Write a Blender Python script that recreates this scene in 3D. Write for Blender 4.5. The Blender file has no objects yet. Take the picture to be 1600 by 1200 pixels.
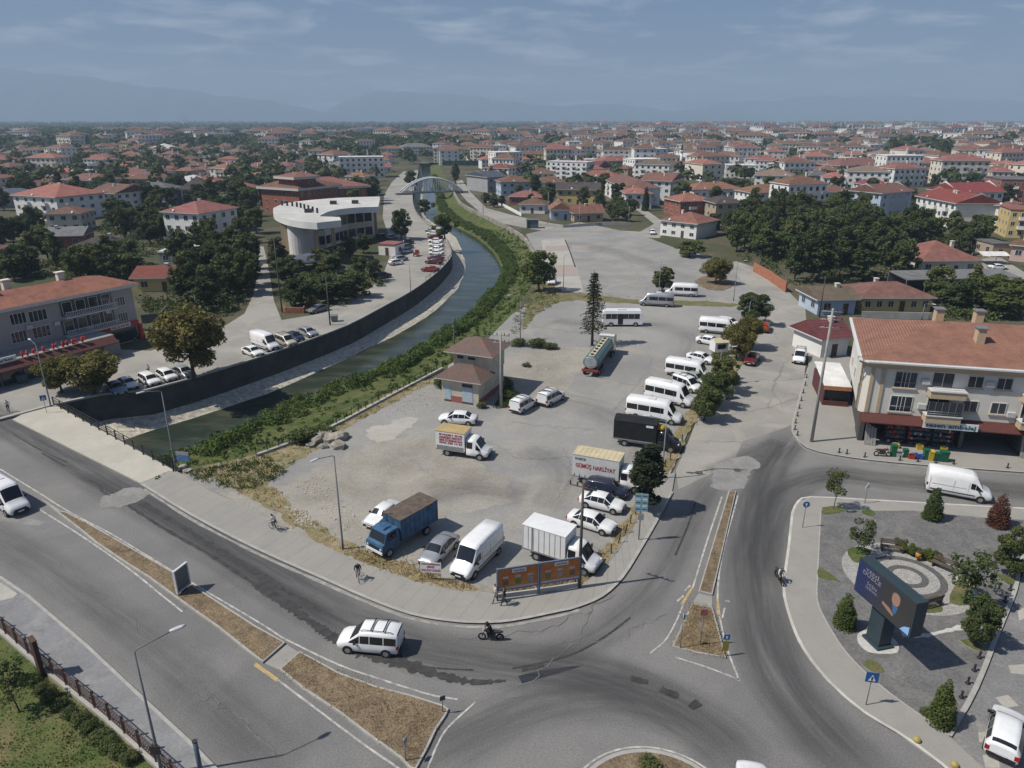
import bpy, bmesh, math, random
import numpy as np
from mathutils import Vector, Matrix, geometry, noise as mnoise
rad = math.radians
R = random.Random(11)
NR = np.random.default_rng(5)
scene = bpy.context.scene
COL = scene.collection
# ---------------------------------------------------------------- camera, sky, sun, exposure
F_PX, PITCH, CAM_H = 1109.0, rad(20.43), 35.0
cam = bpy.data.cameras.new('camera'); cam_o = bpy.data.objects.new('camera', cam); COL.objects.link(cam_o)
cam.sensor_fit = 'HORIZONTAL'; cam.angle_x = 2 * math.atan(800 / F_PX); cam.clip_start = 0.5; cam.clip_end = 60000
cam_o.location = (0, 0, CAM_H); cam_o.rotation_euler = (rad(90) - PITCH, 0, 0)
scene.camera = cam_o
SUN_EL, SHADOW_AZ = rad(53), rad(12)          # shadows fall along +x, a little away from the camera
scene.view_settings.view_transform = 'Standard'; scene.view_settings.look = 'None'
scene.view_settings.gamma = 1.0; scene.view_settings.use_curve_mapping = False
scene.view_settings.exposure = -0.03
scene.cycles.use_denoising = True
try:
    scene.cycles.denoiser = 'OPENIMAGEDENOISE'; scene.cycles.denoising_input_passes = 'RGB_ALBEDO_NORMAL'
except Exception:
    pass
scene.cycles.max_bounces = 6; scene.cycles.diffuse_bounces = 2; scene.cycles.glossy_bounces = 2
scene.cycles.transmission_bounces = 3; scene.cycles.transparent_max_bounces = 6; scene.cycles.volume_bounces = 0
scene.cycles.sample_clamp_indirect = 4.0
sl = bpy.data.lights.new('sun', 'SUN'); sl.energy = 5.0; sl.angle = rad(0.6); sl.color = (1.0, 0.945, 0.855)
sun_o = bpy.data.objects.new('sun', sl); COL.objects.link(sun_o)
sun_dir = Vector((math.cos(SHADOW_AZ) * math.cos(SUN_EL), math.sin(SHADOW_AZ) * math.cos(SUN_EL), -math.sin(SUN_EL)))
sun_o.rotation_euler = sun_dir.to_track_quat('-Z', 'Y').to_euler(); sun_o.location = (-60, -20, 90)
world = bpy.data.worlds.new('World'); scene.world = world; world.use_nodes = True
wn = world.node_tree.nodes; wl = world.node_tree.links; wn.clear()
def nd(tree, t, **kw):
    n = tree.nodes.new(t)
    for k, v in kw.items(): setattr(n, k, v)
    return n
sky = nd(world.node_tree, 'ShaderNodeTexSky', sky_type='NISHITA', sun_disc=False)
sky.sun_elevation = SUN_EL
to_sun = -sun_dir
sky.sun_rotation = math.atan2(to_sun.x, to_sun.y)
sky.altitude = 100; sky.air_density = 1.0; sky.dust_density = 2.0; sky.ozone_density = 2.2
bg = nd(world.node_tree, 'ShaderNodeBackground'); bg.inputs[1].default_value = 0.076
wo = nd(world.node_tree, 'ShaderNodeOutputWorld')
# thin broken cloud: noise on the sky direction, stretched flat, over the whole dome alike
tc = nd(world.node_tree, 'ShaderNodeTexCoord')
sep = nd(world.node_tree, 'ShaderNodeSeparateXYZ'); wl.new(tc.outputs['Generated'], sep.inputs[0])
def wmath(op, a, b=None):
    n = nd(world.node_tree, 'ShaderNodeMath', operation=op)
    for i, s in enumerate((a, b)):
        if s is None: continue
        if isinstance(s, (int, float)): n.inputs[i].default_value = s
        else: wl.new(s, n.inputs[i])
    return n.outputs[0]
zc = wmath('ADD', wmath('ABSOLUTE', sep.outputs[2]), 0.11)
cmb = nd(world.node_tree, 'ShaderNodeCombineXYZ')
wl.new(wmath('DIVIDE', sep.outputs[0], zc), cmb.inputs[0]); wl.new(wmath('DIVIDE', sep.outputs[1], zc), cmb.inputs[1])
cn = nd(world.node_tree, 'ShaderNodeTexNoise'); cn.inputs['Scale'].default_value = 1.5; cn.inputs['Detail'].default_value = 8; cn.inputs['Roughness'].default_value = 0.58
cn.inputs['Distortion'].default_value = 0.25
wl.new(cmb.outputs[0], cn.inputs['Vector'])
cr = nd(world.node_tree, 'ShaderNodeValToRGB'); cr.color_ramp.elements[0].position = 0.50; cr.color_ramp.elements[0].color = (0, 0, 0, 1)
cr.color_ramp.elements[1].position = 0.78; cr.color_ramp.elements[1].color = (0.58, 0.58, 0.58, 1)
wl.new(cn.outputs['Fac'], cr.inputs[0])
tint = nd(world.node_tree, 'ShaderNodeMixRGB', blend_type='MULTIPLY'); tint.inputs[0].default_value = 1.0
tint.inputs[2].default_value = (0.54, 0.715, 0.99, 1)
wl.new(sky.outputs[0], tint.inputs[1])
mixc = nd(world.node_tree, 'ShaderNodeMixRGB'); wl.new(cr.outputs[0], mixc.inputs[0]); wl.new(tint.outputs[0], mixc.inputs[1])
mixc.inputs[2].default_value = (13.5, 13.6, 13.8, 1)
wl.new(mixc.outputs[0], bg.inputs[0]); wl.new(bg.outputs[0], wo.inputs[0])

# ---------------------------------------------------------------- places on the ground
SP, CP = math.sin(PITCH), math.cos(PITCH)
def G(px, py, z=0.0):
    """Photograph position -> the point of the level z that lies there."""
    v = 600 - py
    t = (z - CAM_H) / (v * CP - F_PX * SP)
    return Vector(((px - 800) * t, (v * SP + F_PX * CP) * t, z))
def top_z(Y, py):
    v = 600 - py
    return CAM_H + Y * (v * CP - F_PX * SP) / (v * SP + F_PX * CP)
def to_px(p):
    y, z = p[1], p[2] - CAM_H
    d = y * CP - z * SP; u = y * SP + z * CP
    return (800 + F_PX * p[0] / d, 600 - F_PX * u / d)
def pts(s, z=0.0):
    a = [float(q) for q in s.replace(',', ' ').split()]
    return [G(a[i], a[i + 1], z) for i in range(0, len(a), 2)]
def inside(p, poly):
    x, y = p[0], p[1]; c = False; n = len(poly)
    for i in range(n):
        a, b = poly[i], poly[i - 1]
        if (a[1] > y) != (b[1] > y) and x < (b[0] - a[0]) * (y - a[1]) / (b[1] - a[1]) + a[0]: c = not c
    return c
def resample(pl, n):
    d = [0.0]
    for a, b in zip(pl, pl[1:]): d.append(d[-1] + (b - a).length)
    out = []; k = 0
    for i in range(n):
        s = d[-1] * i / (n - 1)
        while k < len(pl) - 2 and d[k + 1] < s: k += 1
        f = (s - d[k]) / max(1e-6, d[k + 1] - d[k]); out.append(pl[k].lerp(pl[k + 1], f))
    return out
def smooth_line(pl, per=6, closed=False):
    n = len(pl); out = []
    rng = range(n if closed else n - 1)
    for i in rng:
        p1, p2 = pl[i], pl[(i + 1) % n]
        p0 = pl[i - 1] if (i > 0 or closed) else p1 * 2 - p2
        p3 = pl[(i + 2) % n] if (i + 2 < n or closed) else p2 * 2 - p1
        for k in range(per):
            t = k / per
            out.append(0.5 * (2 * p1 + (p2 - p0) * t + (2 * p0 - 5 * p1 + 4 * p2 - p3) * t * t + (3 * p1 - p0 - 3 * p2 + p3) * t ** 3))
    if not closed: out.append(pl[-1].copy())
    return out

def rough(pl, amp=0.9, n=150, s=0.35):
    """An uneven version of a closed outline."""
    q = resample(pl + [pl[0]], n + 1)[:-1]; out = []
    for i, p in enumerate(q):
        d = (q[(i + 1) % n] - q[i - 1]); d.normalize(); k = mnoise.noise(p * s) * 1.3 + mnoise.noise(p * s * 3.1) * .6 + mnoise.noise(p * s * 8) * .3
        out.append(p + Vector((-d.y, d.x, 0)) * k * amp)
    return out

# ---------------------------------------------------------------- materials
MATS = {}
def mat(name, col, rough=0.8, metal=0.0, var=0.12, scale=3.0, bump=0.0, bscale=40.0, col2=None, world=False, rnd=0.0, coat=0.0, fine=0.0, spec=0.3, contrast=(0.35, 0.65), trans=0.0):
    if name in MATS: return MATS[name]
    m = bpy.data.materials.new(name); m.use_nodes = True; MATS[name] = m
    t = m.node_tree; n = t.nodes; l = t.links
    b = n['Principled BSDF']; b.inputs['Roughness'].default_value = rough; b.inputs['Metallic'].default_value = metal
    b.inputs['Specular IOR Level'].default_value = spec
    if coat: b.inputs['Coat Weight'].default_value = coat; b.inputs['Coat Roughness'].default_value = 0.08
    if world: co = nd(t, 'ShaderNodeNewGeometry').outputs['Position']
    else: co = nd(t, 'ShaderNodeTexCoord').outputs['Object']
    c2 = col2 or tuple(max(0, c * (1 - 2.2 * var)) for c in col)
    out = None
    if var > 0 or col2:
        tx = nd(t, 'ShaderNodeTexNoise'); tx.inputs['Scale'].default_value = scale; tx.inputs['Detail'].default_value = 6; tx.inputs['Roughness'].default_value = 0.62
        l.new(co, tx.inputs['Vector'])
        rp = nd(t, 'ShaderNodeValToRGB'); rp.color_ramp.elements[0].position = contrast[0]; rp.color_ramp.elements[1].position = contrast[1]
        rp.color_ramp.elements[0].color = (*c2, 1); rp.color_ramp.elements[1].color = (*col, 1)
        l.new(tx.outputs['Fac'], rp.inputs[0]); out = rp.outputs[0]
    if fine > 0:
        f = nd(t, 'ShaderNodeTexNoise'); f.inputs['Scale'].default_value = bscale; f.inputs['Detail'].default_value = 3
        l.new(co, f.inputs['Vector'])
        mr = nd(t, 'ShaderNodeMapRange'); mr.inputs[1].default_value = 0.3; mr.inputs[2].default_value = 0.7; mr.inputs[3].default_value = 1 - fine; mr.inputs[4].default_value = 1 + fine
        l.new(f.outputs['Fac'], mr.inputs[0])
        mm = nd(t, 'ShaderNodeMixRGB', blend_type='MULTIPLY'); mm.inputs[0].default_value = 1
        if out is None: mm.inputs[1].default_value = (*col, 1)
        else: l.new(out, mm.inputs[1])
        l.new(mr.outputs[0], mm.inputs[2]); out = mm.outputs[0]
    if rnd > 0:
        oi = nd(t, 'ShaderNodeObjectInfo'); hs = nd(t, 'ShaderNodeHueSaturation')
        mr = nd(t, 'ShaderNodeMapRange'); mr.inputs[3].default_value = 1 - rnd; mr.inputs[4].default_value = 1 + rnd
        l.new(oi.outputs['Random'], mr.inputs[0]); l.new(mr.outputs[0], hs.inputs['Value'])
        mr2 = nd(t, 'ShaderNodeMapRange'); mr2.inputs[3].default_value = 0.5 + rnd * 0.07; mr2.inputs[4].default_value = 0.5 - rnd * 0.07
        l.new(oi.outputs['Random'], mr2.inputs[0]); l.new(mr2.outputs[0], hs.inputs['Hue'])
        if out is None: hs.inputs['Color'].default_value = (*col, 1)
        else: l.new(out, hs.inputs['Color'])
        out = hs.outputs[0]
    if out is None: b.inputs['Base Color'].default_value = (*col, 1)
    else: l.new(out, b.inputs['Base Color'])
    if bump > 0:
        bt = nd(t, 'ShaderNodeTexNoise'); bt.inputs['Scale'].default_value = bscale; bt.inputs['Detail'].default_value = 4
        l.new(co, bt.inputs['Vector'])
        bp = nd(t, 'ShaderNodeBump'); bp.inputs['Strength'].default_value = bump; bp.inputs['Distance'].default_value = 0.05
        l.new(bt.outputs['Fac'], bp.inputs['Height']); l.new(bp.outputs[0], b.inputs['Normal'])
    if trans > 0:
        tr = nd(t, 'ShaderNodeBsdfTranslucent'); mx = nd(t, 'ShaderNodeMixShader'); mx.inputs[0].default_value = trans
        if out is None: tr.inputs[0].default_value = (*col, 1)
        else: l.new(out, tr.inputs[0])
        l.new(b.outputs[0], mx.inputs[1]); l.new(tr.outputs[0], mx.inputs[2]); l.new(mx.outputs[0], n['Material Output'].inputs[0])
    return m
def ground_mat(name, c1, c2, c3, s1, s2, fine=0.15, fscale=9.0, bump=0.3, rough=0.9, pos=(0.38, 0.62)):
    """Three-tone ground: two scales of patches plus grain, laid out in metres."""
    m = bpy.data.materials.new(name); m.use_nodes = True; MATS[name] = m
    t = m.node_tree; l = t.links; b = t.nodes['Principled BSDF']; b.inputs['Roughness'].default_value = rough; b.inputs['Specular IOR Level'].default_value = 0.2
    co = nd(t, 'ShaderNodeNewGeometry').outputs['Position']
    def noise(s, det=5, dist=0.0, ro=0.6):
        x = nd(t, 'ShaderNodeTexNoise'); x.inputs['Scale'].default_value = s; x.inputs['Detail'].default_value = det; x.inputs['Roughness'].default_value = ro; x.inputs['Distortion'].default_value = dist
        l.new(co, x.inputs['Vector']); return x.outputs['Fac']
    def ramp(x, p0, p1):
        r = nd(t, 'ShaderNodeMapRange'); r.inputs[1].default_value = p0; r.inputs[2].default_value = p1; l.new(x, r.inputs[0]); return r.outputs[0]
    m1 = nd(t, 'ShaderNodeMixRGB'); l.new(ramp(noise(s1), *pos), m1.inputs[0]); m1.inputs[1].default_value = (*c1, 1); m1.inputs[2].default_value = (*c2, 1)
    m2 = nd(t, 'ShaderNodeMixRGB'); l.new(ramp(noise(s2, 8, 0.6, 0.7), 0.48, 0.72), m2.inputs[0]); l.new(m1.outputs[0], m2.inputs[1]); m2.inputs[2].default_value = (*c3, 1)
    fn = noise(fscale, 4)
    mr = nd(t, 'ShaderNodeMapRange'); mr.inputs[1].default_value = 0.3; mr.inputs[2].default_value = 0.7; mr.inputs[3].default_value = 1 - fine; mr.inputs[4].default_value = 1 + fine; l.new(fn, mr.inputs[0])
    mm = nd(t, 'ShaderNodeMixRGB', blend_type='MULTIPLY'); mm.inputs[0].default_value = 1; l.new(m2.outputs[0], mm.inputs[1]); l.new(mr.outputs[0], mm.inputs[2])
    l.new(mm.outputs[0], b.inputs['Base Color'])
    bp = nd(t, 'ShaderNodeBump'); bp.inputs['Strength'].default_value = bump; bp.inputs['Distance'].default_value = 0.03; l.new(fn, bp.inputs['Height']); l.new(bp.outputs[0], b.inputs['Normal'])
    return m

# ---------------------------------------------------------------- mesh helpers
class MB:
    def __init__(s): s.v = []; s.f = []; s.m = []; s.sm = []
    def add(s, vs, fs, m=0, sm=False):
        o = len(s.v); s.v += [tuple(v) for v in vs]; s.f += [tuple(i + o for i in f) for f in fs]; s.m += [m] * len(fs); s.sm += [sm] * len(fs); return s
    def box(s, x0, x1, y0, y1, z0, z1, m=0, M=None):
        vs = [Vector(p) for p in ((x0, y0, z0), (x1, y0, z0), (x1, y1, z0), (x0, y1, z0), (x0, y0, z1), (x1, y0, z1), (x1, y1, z1), (x0, y1, z1))]
        if M: vs = [M @ v for v in vs]
        return s.add(vs, [(0, 3, 2, 1), (4, 5, 6, 7), (0, 1, 5, 4), (1, 2, 6, 5), (2, 3, 7, 6), (3, 0, 4, 7)], m)
    def prism(s, poly, z0, z1, m=0, ms=None, bottom=False):
        n = len(poly)
        if sum(poly[i - 1][0] * poly[i][1] - poly[i][0] * poly[i - 1][1] for i in range(n)) < 0: poly = poly[::-1]
        tri = geometry.tessellate_polygon([[Vector((p[0], p[1], 0)) for p in poly]])
        vs = [(p[0], p[1], z1) for p in poly]
        fs = []
        for a, b, c in tri:
            u = Vector(poly[b][:2]) - Vector(poly[a][:2]); w = Vector(poly[c][:2]) - Vector(poly[a][:2])
            fs.append((a, b, c) if u.x * w.y - u.y * w.x > 0 else (a, c, b))
        s.add(vs, fs, m)
        if z0 is not None:
            vs = [(p[0], p[1], z0) for p in poly] + [(p[0], p[1], z1) for p in poly]
            s.add(vs, [(i, (i + 1) % n, n + (i + 1) % n, n + i) for i in range(n)], m if ms is None else ms)
            if bottom: s.add([(p[0], p[1], z0) for p in poly], [f[::-1] for f in fs], m)
        return s
    def tube(s, path, r, n=8, m=0, caps=True, sm=True):
        path = [Vector(p) for p in path]; rs = r if isinstance(r, (list, tuple)) else [r] * len(path)
        rings = []
        for i, p in enumerate(path):
            d = (path[min(i + 1, len(path) - 1)] - path[max(i - 1, 0)]).normalized()
            u = d.orthogonal().normalized() if abs(d.z) > 0.9 else d.cross(Vector((0, 0, 1))).normalized()
            w = d.cross(u)
            rings.append([p + (u * math.cos(2 * math.pi * k / n) + w * math.sin(2 * math.pi * k / n)) * rs[i] for k in range(n)])
        return s.loft(rings, True, caps, m, sm)
    def loft(s, rings, closed=True, caps=True, m=0, sm=False):
        n = len(rings[0]); vs = [p for r in rings for p in r]; fs = []
        for i in range(len(rings) - 1):
            for k in range(n if closed else n - 1):
                a = i * n + k; b = i * n + (k + 1) % n
                fs.append((a, b, b + n, a + n))
        o = len(s.v)
        s.add(vs, fs, m, sm)
        if caps: s.f += [tuple(o + k for k in range(n))[::-1], tuple(o + (len(rings) - 1) * n + k for k in range(n))]; s.m += [m, m]; s.sm += [False, False]
        return s
    def disc(s, c, ax, r0, r1, h, n=16, m=0, sm=False):
        c = Vector(c); ax = Vector(ax).normalized()
        return s.tube([c, c + ax * h], [r0, r1], n, m, True, sm)
    def mesh(s, name, mats):
        me = bpy.data.meshes.new(name); me.from_pydata(s.v, [], s.f)
        for m in (mats if isinstance(mats, (list, tuple)) else [mats]): me.materials.append(m)
        me.polygons.foreach_set('material_index', s.m); me.polygons.foreach_set('use_smooth', s.sm); me.update(); return me
    def build(s, name, mats, parent=None, loc=None, rz=0):
        return put(name, s.mesh(name, mats), parent, loc, rz)
def put(name, me, parent=None, loc=None, rz=0):
    o = bpy.data.objects.new(name, me); COL.objects.link(o); o.parent = parent
    if loc is not None: o.location = loc
    if rz: o.rotation_euler = (0, 0, rz)
    return o
def tag(o, label, cat, group=None):
    o['label'] = label; o['category'] = cat
    if group: o['group'] = group
    return o
def thing(name, label, cat, loc=(0, 0, 0), rz=0.0, group=None):
    o = bpy.data.objects.new(name, None); COL.objects.link(o); o.location = loc; o.rotation_euler = (0, 0, rz); o.empty_display_size = 0.3
    return tag(o, label, cat, group)
def kind(o, k): o['kind'] = k; return o
def dup(root, loc, rz=None, label=None, group=None, scale=None):
    kids = {}
    for o in KIDS.get(root.name, ()): kids[o.name] = o
    r = root.copy(); COL.objects.link(r); r.location = loc
    if rz is not None: r.rotation_euler = (0, 0, rz)
    if label: r['label'] = label
    if group: r['group'] = group
    if scale: r.scale = scale
    for ch, subs in TREE[root.name]:
        c = ch.copy(); COL.objects.link(c); c.parent = r
        for g in subs:
            d = g.copy(); COL.objects.link(d); d.parent = c
    return r
KIDS = {}; TREE = {}
def register(root):
    """Remember the parts of a finished thing so that copies can be made from it."""
    ch = {}
    for o in COL.objects:
        if o.parent: ch.setdefault(o.parent.name, []).append(o)
    TREE[root.name] = [(c, ch.get(c.name, [])) for c in ch.get(root.name, [])]
    return root
def text_mesh(s, size, depth=0.01, mat_=None, bold=0.0, align='CENTER'):
    cu = bpy.data.curves.new('lettering', 'FONT'); cu.body = s; cu.size = size; cu.extrude = depth; cu.offset = bold; cu.align_x = align; cu.align_y = 'CENTER'; cu.resolution_u = 2
    o = bpy.data.objects.new('lettering', cu); COL.objects.link(o)
    dg = bpy.context.evaluated_depsgraph_get(); me = bpy.data.meshes.new_from_object(o.evaluated_get(dg)); bpy.data.objects.remove(o); bpy.data.curves.remove(cu)
    me.materials.clear(); me.materials.append(mat_); return me
def text(s, parent, loc, rot, size, mat_, depth=0.01, bold=0.0, name='lettering', width=None):
    me = text_mesh(s, size, depth, mat_, bold)
    o = put(name, me, parent); o.location = loc; o.rotation_euler = rot
    if width:
        xs = [v.co.x for v in me.vertices]
        if xs: o.scale = (width / max(0.01, max(xs) - min(xs)), 1, 1)
    return o
# ---------------------------------------------------------------- ground, river, roads
M_asph = ground_mat('asphalt', (0.205, 0.199, 0.188), (0.155, 0.151, 0.145), (0.245, 0.236, 0.219), 0.075, 0.045, 0.24, 9.0, 0.4, 0.85)
M_asph2 = ground_mat('asphalt_dark', (0.148, 0.146, 0.143), (0.118, 0.117, 0.116), (0.185, 0.181, 0.173), 0.12, 0.05, 0.15, 13.0, 0.35, 0.85)
M_conc = ground_mat('worn_concrete', (0.33, 0.312, 0.275), (0.25, 0.24, 0.218), (0.38, 0.352, 0.30), 0.07, 0.16, 0.08, 5.0, 0.2, 0.9)
M_lot = ground_mat('lot_surface', (0.292, 0.284, 0.264), (0.225, 0.221, 0.210), (0.345, 0.320, 0.270), 0.055, 0.13, 0.10, 4.0, 0.2, 0.9)
M_dirt = ground_mat('pale_dirt', (0.335, 0.31, 0.26), (0.25, 0.23, 0.19), (0.30, 0.29, 0.265), 0.14, 0.22, 0.16, 5.0, 0.5, 0.95)
M_walk = ground_mat('walk_concrete', (0.31, 0.295, 0.262), (0.285, 0.272, 0.245), (0.26, 0.25, 0.23), 0.25, 0.4, 0.06, 9.0, 0.15, 0.9)
M_deck = ground_mat('bridge_paving', (0.48, 0.45, 0.375), (0.43, 0.40, 0.335), (0.39, 0.37, 0.31), 0.2, 0.45, 0.06, 8.0, 0.12, 0.85)
M_stamp = ground_mat('stamped_paving', (0.235, 0.235, 0.235), (0.19, 0.19, 0.192), (0.31, 0.305, 0.295), 0.5, 0.35, 0.12, 6.0, 0.3, 0.7)
M_paver = ground_mat('dark_pavers', (0.165, 0.160, 0.152), (0.130, 0.127, 0.122), (0.20, 0.193, 0.182), 0.7, 0.5, 0.25, 5.0, 0.4, 0.85)
M_dry = ground_mat('dry_grass', (0.205, 0.152, 0.094), (0.130, 0.097, 0.062), (0.25, 0.198, 0.128), 0.6, 1.6, 0.45, 7.0, 1.0, 1.0)
M_grass = ground_mat('lawn', (0.070, 0.098, 0.028), (0.105, 0.118, 0.040), (0.19, 0.145, 0.08), 0.35, 0.35, 0.38, 8.0, 0.8, 1.0)
M_land = ground_mat('town_ground', (0.058, 0.066, 0.032), (0.095, 0.085, 0.052), (0.15, 0.128, 0.09), 0.035, 0.05, 0.2, 1.2, 0.3, 1.0)
M_bank = ground_mat('bank_grass', (0.048, 0.072, 0.018), (0.085, 0.10, 0.03), (0.15, 0.135, 0.07), 0.22, 0.5, 0.4, 5.0, 0.8, 1.0)
M_kerb = mat('kerb_stone', (0.40, 0.385, 0.35), 0.9, var=0.10, scale=1.5, world=True, fine=0.08)
M_line = mat('road_paint', (0.52, 0.50, 0.45), 0.8, var=0.2, scale=1.9, world=True, col2=(0.25, 0.245, 0.23), contrast=(0.36, 0.60))
M_yel = mat('yellow_paint', (0.50, 0.35, 0.13), 0.8, world=True, scale=2.5, col2=(0.28, 0.245, 0.18), contrast=(0.35, 0.6))
M_stain = mat('tarry_stain', (0.030, 0.029, 0.028), 0.7, var=0.1, scale=1.6, world=True, col2=(0.065, 0.063, 0.06), contrast=(0.36, 0.7))
M_wall_r = mat('river_wall', (0.085, 0.083, 0.078), 0.95, world=True, scale=0.5, col2=(0.045, 0.047, 0.043), bump=0.5, bscale=6)
M_rip = mat('riprap', (0.56, 0.52, 0.43), 0.95, world=True, scale=1.4, col2=(0.30, 0.275, 0.22), bump=0.8, bscale=5, fine=0.2)
def sheet(name, poly, z, m, parent=None, k='structure'):
    o = MB().prism(poly, None, z).build(name, m, parent)
    if parent is None and k: o['kind'] = k
    return o
def slab(name, poly, z0, z1, m, parent=None, k='structure', side=None):
    o = MB().prism(poly, z0, z1, 0, 1).build(name, [m, side or M_kerb], parent)
    if parent is None and k: o['kind'] = k
    return o
def strip(name, line, w, z, m, parent=None, taper=None, jit=0.0):
    n = len(line); L = []; Rr = []
    for i, p in enumerate(line):
        d = (line[min(i + 1, n - 1)] - line[max(i - 1, 0)]); d.z = 0; d.normalize(); q = Vector((-d.y, d.x, 0))
        ww = (w if taper is None else w * taper[min(i, len(taper) - 1)]) * (1 + R.uniform(-jit, jit))
        L.append(Vector((p.x, p.y, z)) + q * ww / 2); Rr.append(Vector((p.x, p.y, z)) - q * ww / 2)
    o = MB().loft([L, Rr], False, False).build(name, m, parent); return o
# channel lines, in photograph positions
WALL_TOP = pts('88,634 145,620 225,613 287,597 400,562 500,527 550,507 600,480 642,457 677,432 695,415 706,400 702,385 690,370 668,350 650,331 645,310 648,290 652,276 654,264')
BANK_TOP = pts('275,737 340,726 400,713 450,695 500,677 540,657 620,614 700,572 762,527 800,489 830,450 839,420 832,392 815,370 785,352 750,335 722,320 712,305 703,290 695,277 690,264')
WZ = -4.4
WAT_L = pts('175,703 220,682 275,665 337,645 400,624 450,604 525,570 615,527 640,515 682,487 710,460 724,445 730,420 727,400 720,375 706,362 685,350 665,335 662,312 663,292 662,278 660,266', WZ)
WAT_R = pts('262,722 330,690 400,655 475,618 525,597 600,570 650,541 700,512 722,497 755,462 770,448 781,425 780,412 762,387 737,367 712,355 690,342 681,328 679,310 677,292 674,278 672,266', WZ)
br_a, br_b = G(88, 634), G(275, 737)
br_d = (br_b - br_a).normalized(); br_n = Vector((br_d.y, -br_d.x, 0)) ; br_n = br_n if br_n.y < 0 else -br_n     # towards the camera
NCH = 90
lw = resample(smooth_line(WALL_TOP, 4), NCH); rb = resample(smooth_line(BANK_TOP, 4), NCH)
wlft = resample(smooth_line(WAT_L, 4), NCH); wrgt = resample(smooth_line(WAT_R, 4), NCH)
for ln in (lw, rb, wlft, wrgt):
    for k in range(6): ln.insert(0, ln[0] + br_n * (1.2 if k < 5 else 6))
    for k in range(4): ln.append(ln[-1] + (ln[-1] - ln[-2]).normalized() * 25)
hole = lw[6:] + rb[:5:-1]
# town ground: one sheet out to the horizon with the channel cut out of it
BIG = 16000
outer = [Vector((-BIG, -200, 0)), Vector((BIG, -200, 0)), Vector((BIG, BIG, 0)), Vector((-BIG, BIG, 0))]
cv = [Vector((p.x, p.y)) for p in outer + hole]
ne = len(outer); nh = len(hole)
edges = [(i, (i + 1) % ne) for i in range(ne)] + [(ne + i, ne + (i + 1) % nh) for i in range(nh)]
vv, _, ff, _, _, _ = geometry.delaunay_2d_cdt(cv, edges, [], 0, 1e-4)
hp = [(p.x, p.y) for p in hole]
keep = []
for f in ff:
    c = sum((vv[i] for i in f), Vector((0, 0))) / len(f)
    if not inside(c, hp): keep.append(f)
terrain = kind(MB().add([(p.x, p.y, -0.03) for p in vv], keep).build('ground', M_land), 'structure')
def off(ln, other, f, z):
    return [Vector((a.x + (b.x - a.x) * f, a.y + (b.y - a.y) * f, z)) for a, b in zip(ln, other)]
n_ = len(lw)
wall_base = [Vector((a.x, a.y, 0)) + ((b - a) * Vector((1, 1, 0))).normalized() * 0.35 + Vector((0, 0, -3.4)) for a, b in zip(lw, wlft)]
wt = [Vector((p.x, p.y, 0.25)) for p in lw]
wall_back = []
for i, p in enumerate(lw):
    d = (wlft[i] - p); d.z = 0; d.normalize(); wall_back.append(Vector((p.x, p.y, 0.25)) - d * 0.45)
wb0 = [Vector((p.x, p.y, -0.2)) for p in wall_back]
rwall = MB().loft([wb0, wall_back, wt, wall_base], False, False).build('river_wall', [M_wall_r]); tag(rwall, 'tall dark stone retaining wall along the left bank of the river', 'wall')
# capping of the wall, pale
cap = MB().loft([[p + Vector((0, 0, 0.06)) - (wt[i] - p) * 0.15 for i, p in enumerate(wall_back)], [p + Vector((0, 0, 0.06)) + (p - wall_back[i]) * 0.2 for i, p in enumerate(wt)], [p + Vector((0, 0, -0.16)) + (p - wall_back[i]) * 0.2 for i, p in enumerate(wt)]], False, False).build('coping', M_kerb, rwall)
# stone ledge, river bed, water, bank
ledge = []
for r in range(5):
    f = r / 4
    ledge.append([Vector((a.x + (b.x - a.x) * f, a.y + (b.y - a.y) * f, -3.4 - 1.15 * f + (R.uniform(-.12, .12) if 0 < r < 4 else 0))) for a, b in zip(wall_base, wlft)])
kind(MB().loft(ledge, False, False).build('river_ledge', M_rip), 'structure')
m = bpy.data.materials.new('river_water'); m.use_nodes = True; MATS['river_water'] = m
b = m.node_tree.nodes['Principled BSDF']; b.inputs['Base Color'].default_value = (0.045, 0.052, 0.046, 1); b.inputs['Roughness'].default_value = 0.10; b.inputs['IOR'].default_value = 1.33
t_ = m.node_tree; tx = nd(t_, 'ShaderNodeTexNoise'); tx.inputs['Scale'].default_value = 0.9; tx.inputs['Detail'].default_value = 5; tx.inputs['Roughness'].default_value = 0.65
mp = nd(t_, 'ShaderNodeMapping'); mp.inputs['Rotation'].default_value = (0, 0, rad(35)); mp.inputs['Scale'].default_value = (0.55, 1.5, 1)
t_.links.new(nd(t_, 'ShaderNodeNewGeometry').outputs['Position'], mp.inputs[0]); t_.links.new(mp.outputs[0], tx.inputs['Vector'])
bp = nd(t_, 'ShaderNodeBump'); bp.inputs['Strength'].default_value = 0.22; bp.inputs['Distance'].default_value = 0.12; t_.links.new(tx.outputs['Fac'], bp.inputs['Height']); t_.links.new(bp.outputs[0], b.inputs['Normal'])
rp = nd(t_, 'ShaderNodeValToRGB'); rp.color_ramp.elements[0].color = (0.028, 0.040, 0.028, 1); rp.color_ramp.elements[1].color = (0.085, 0.085, 0.06, 1); rp.color_ramp.elements[0].position = 0.45; rp.color_ramp.elements[1].position = 0.75
tx2 = nd(t_, 'ShaderNodeTexNoise'); tx2.inputs['Scale'].default_value = 0.22; tx2.inputs['Detail'].default_value = 6; t_.links.new(mp.outputs[0], tx2.inputs['Vector']); t_.links.new(tx2.outputs['Fac'], rp.inputs[0]); t_.links.new(rp.outputs[0], b.inputs['Base Color'])
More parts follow.
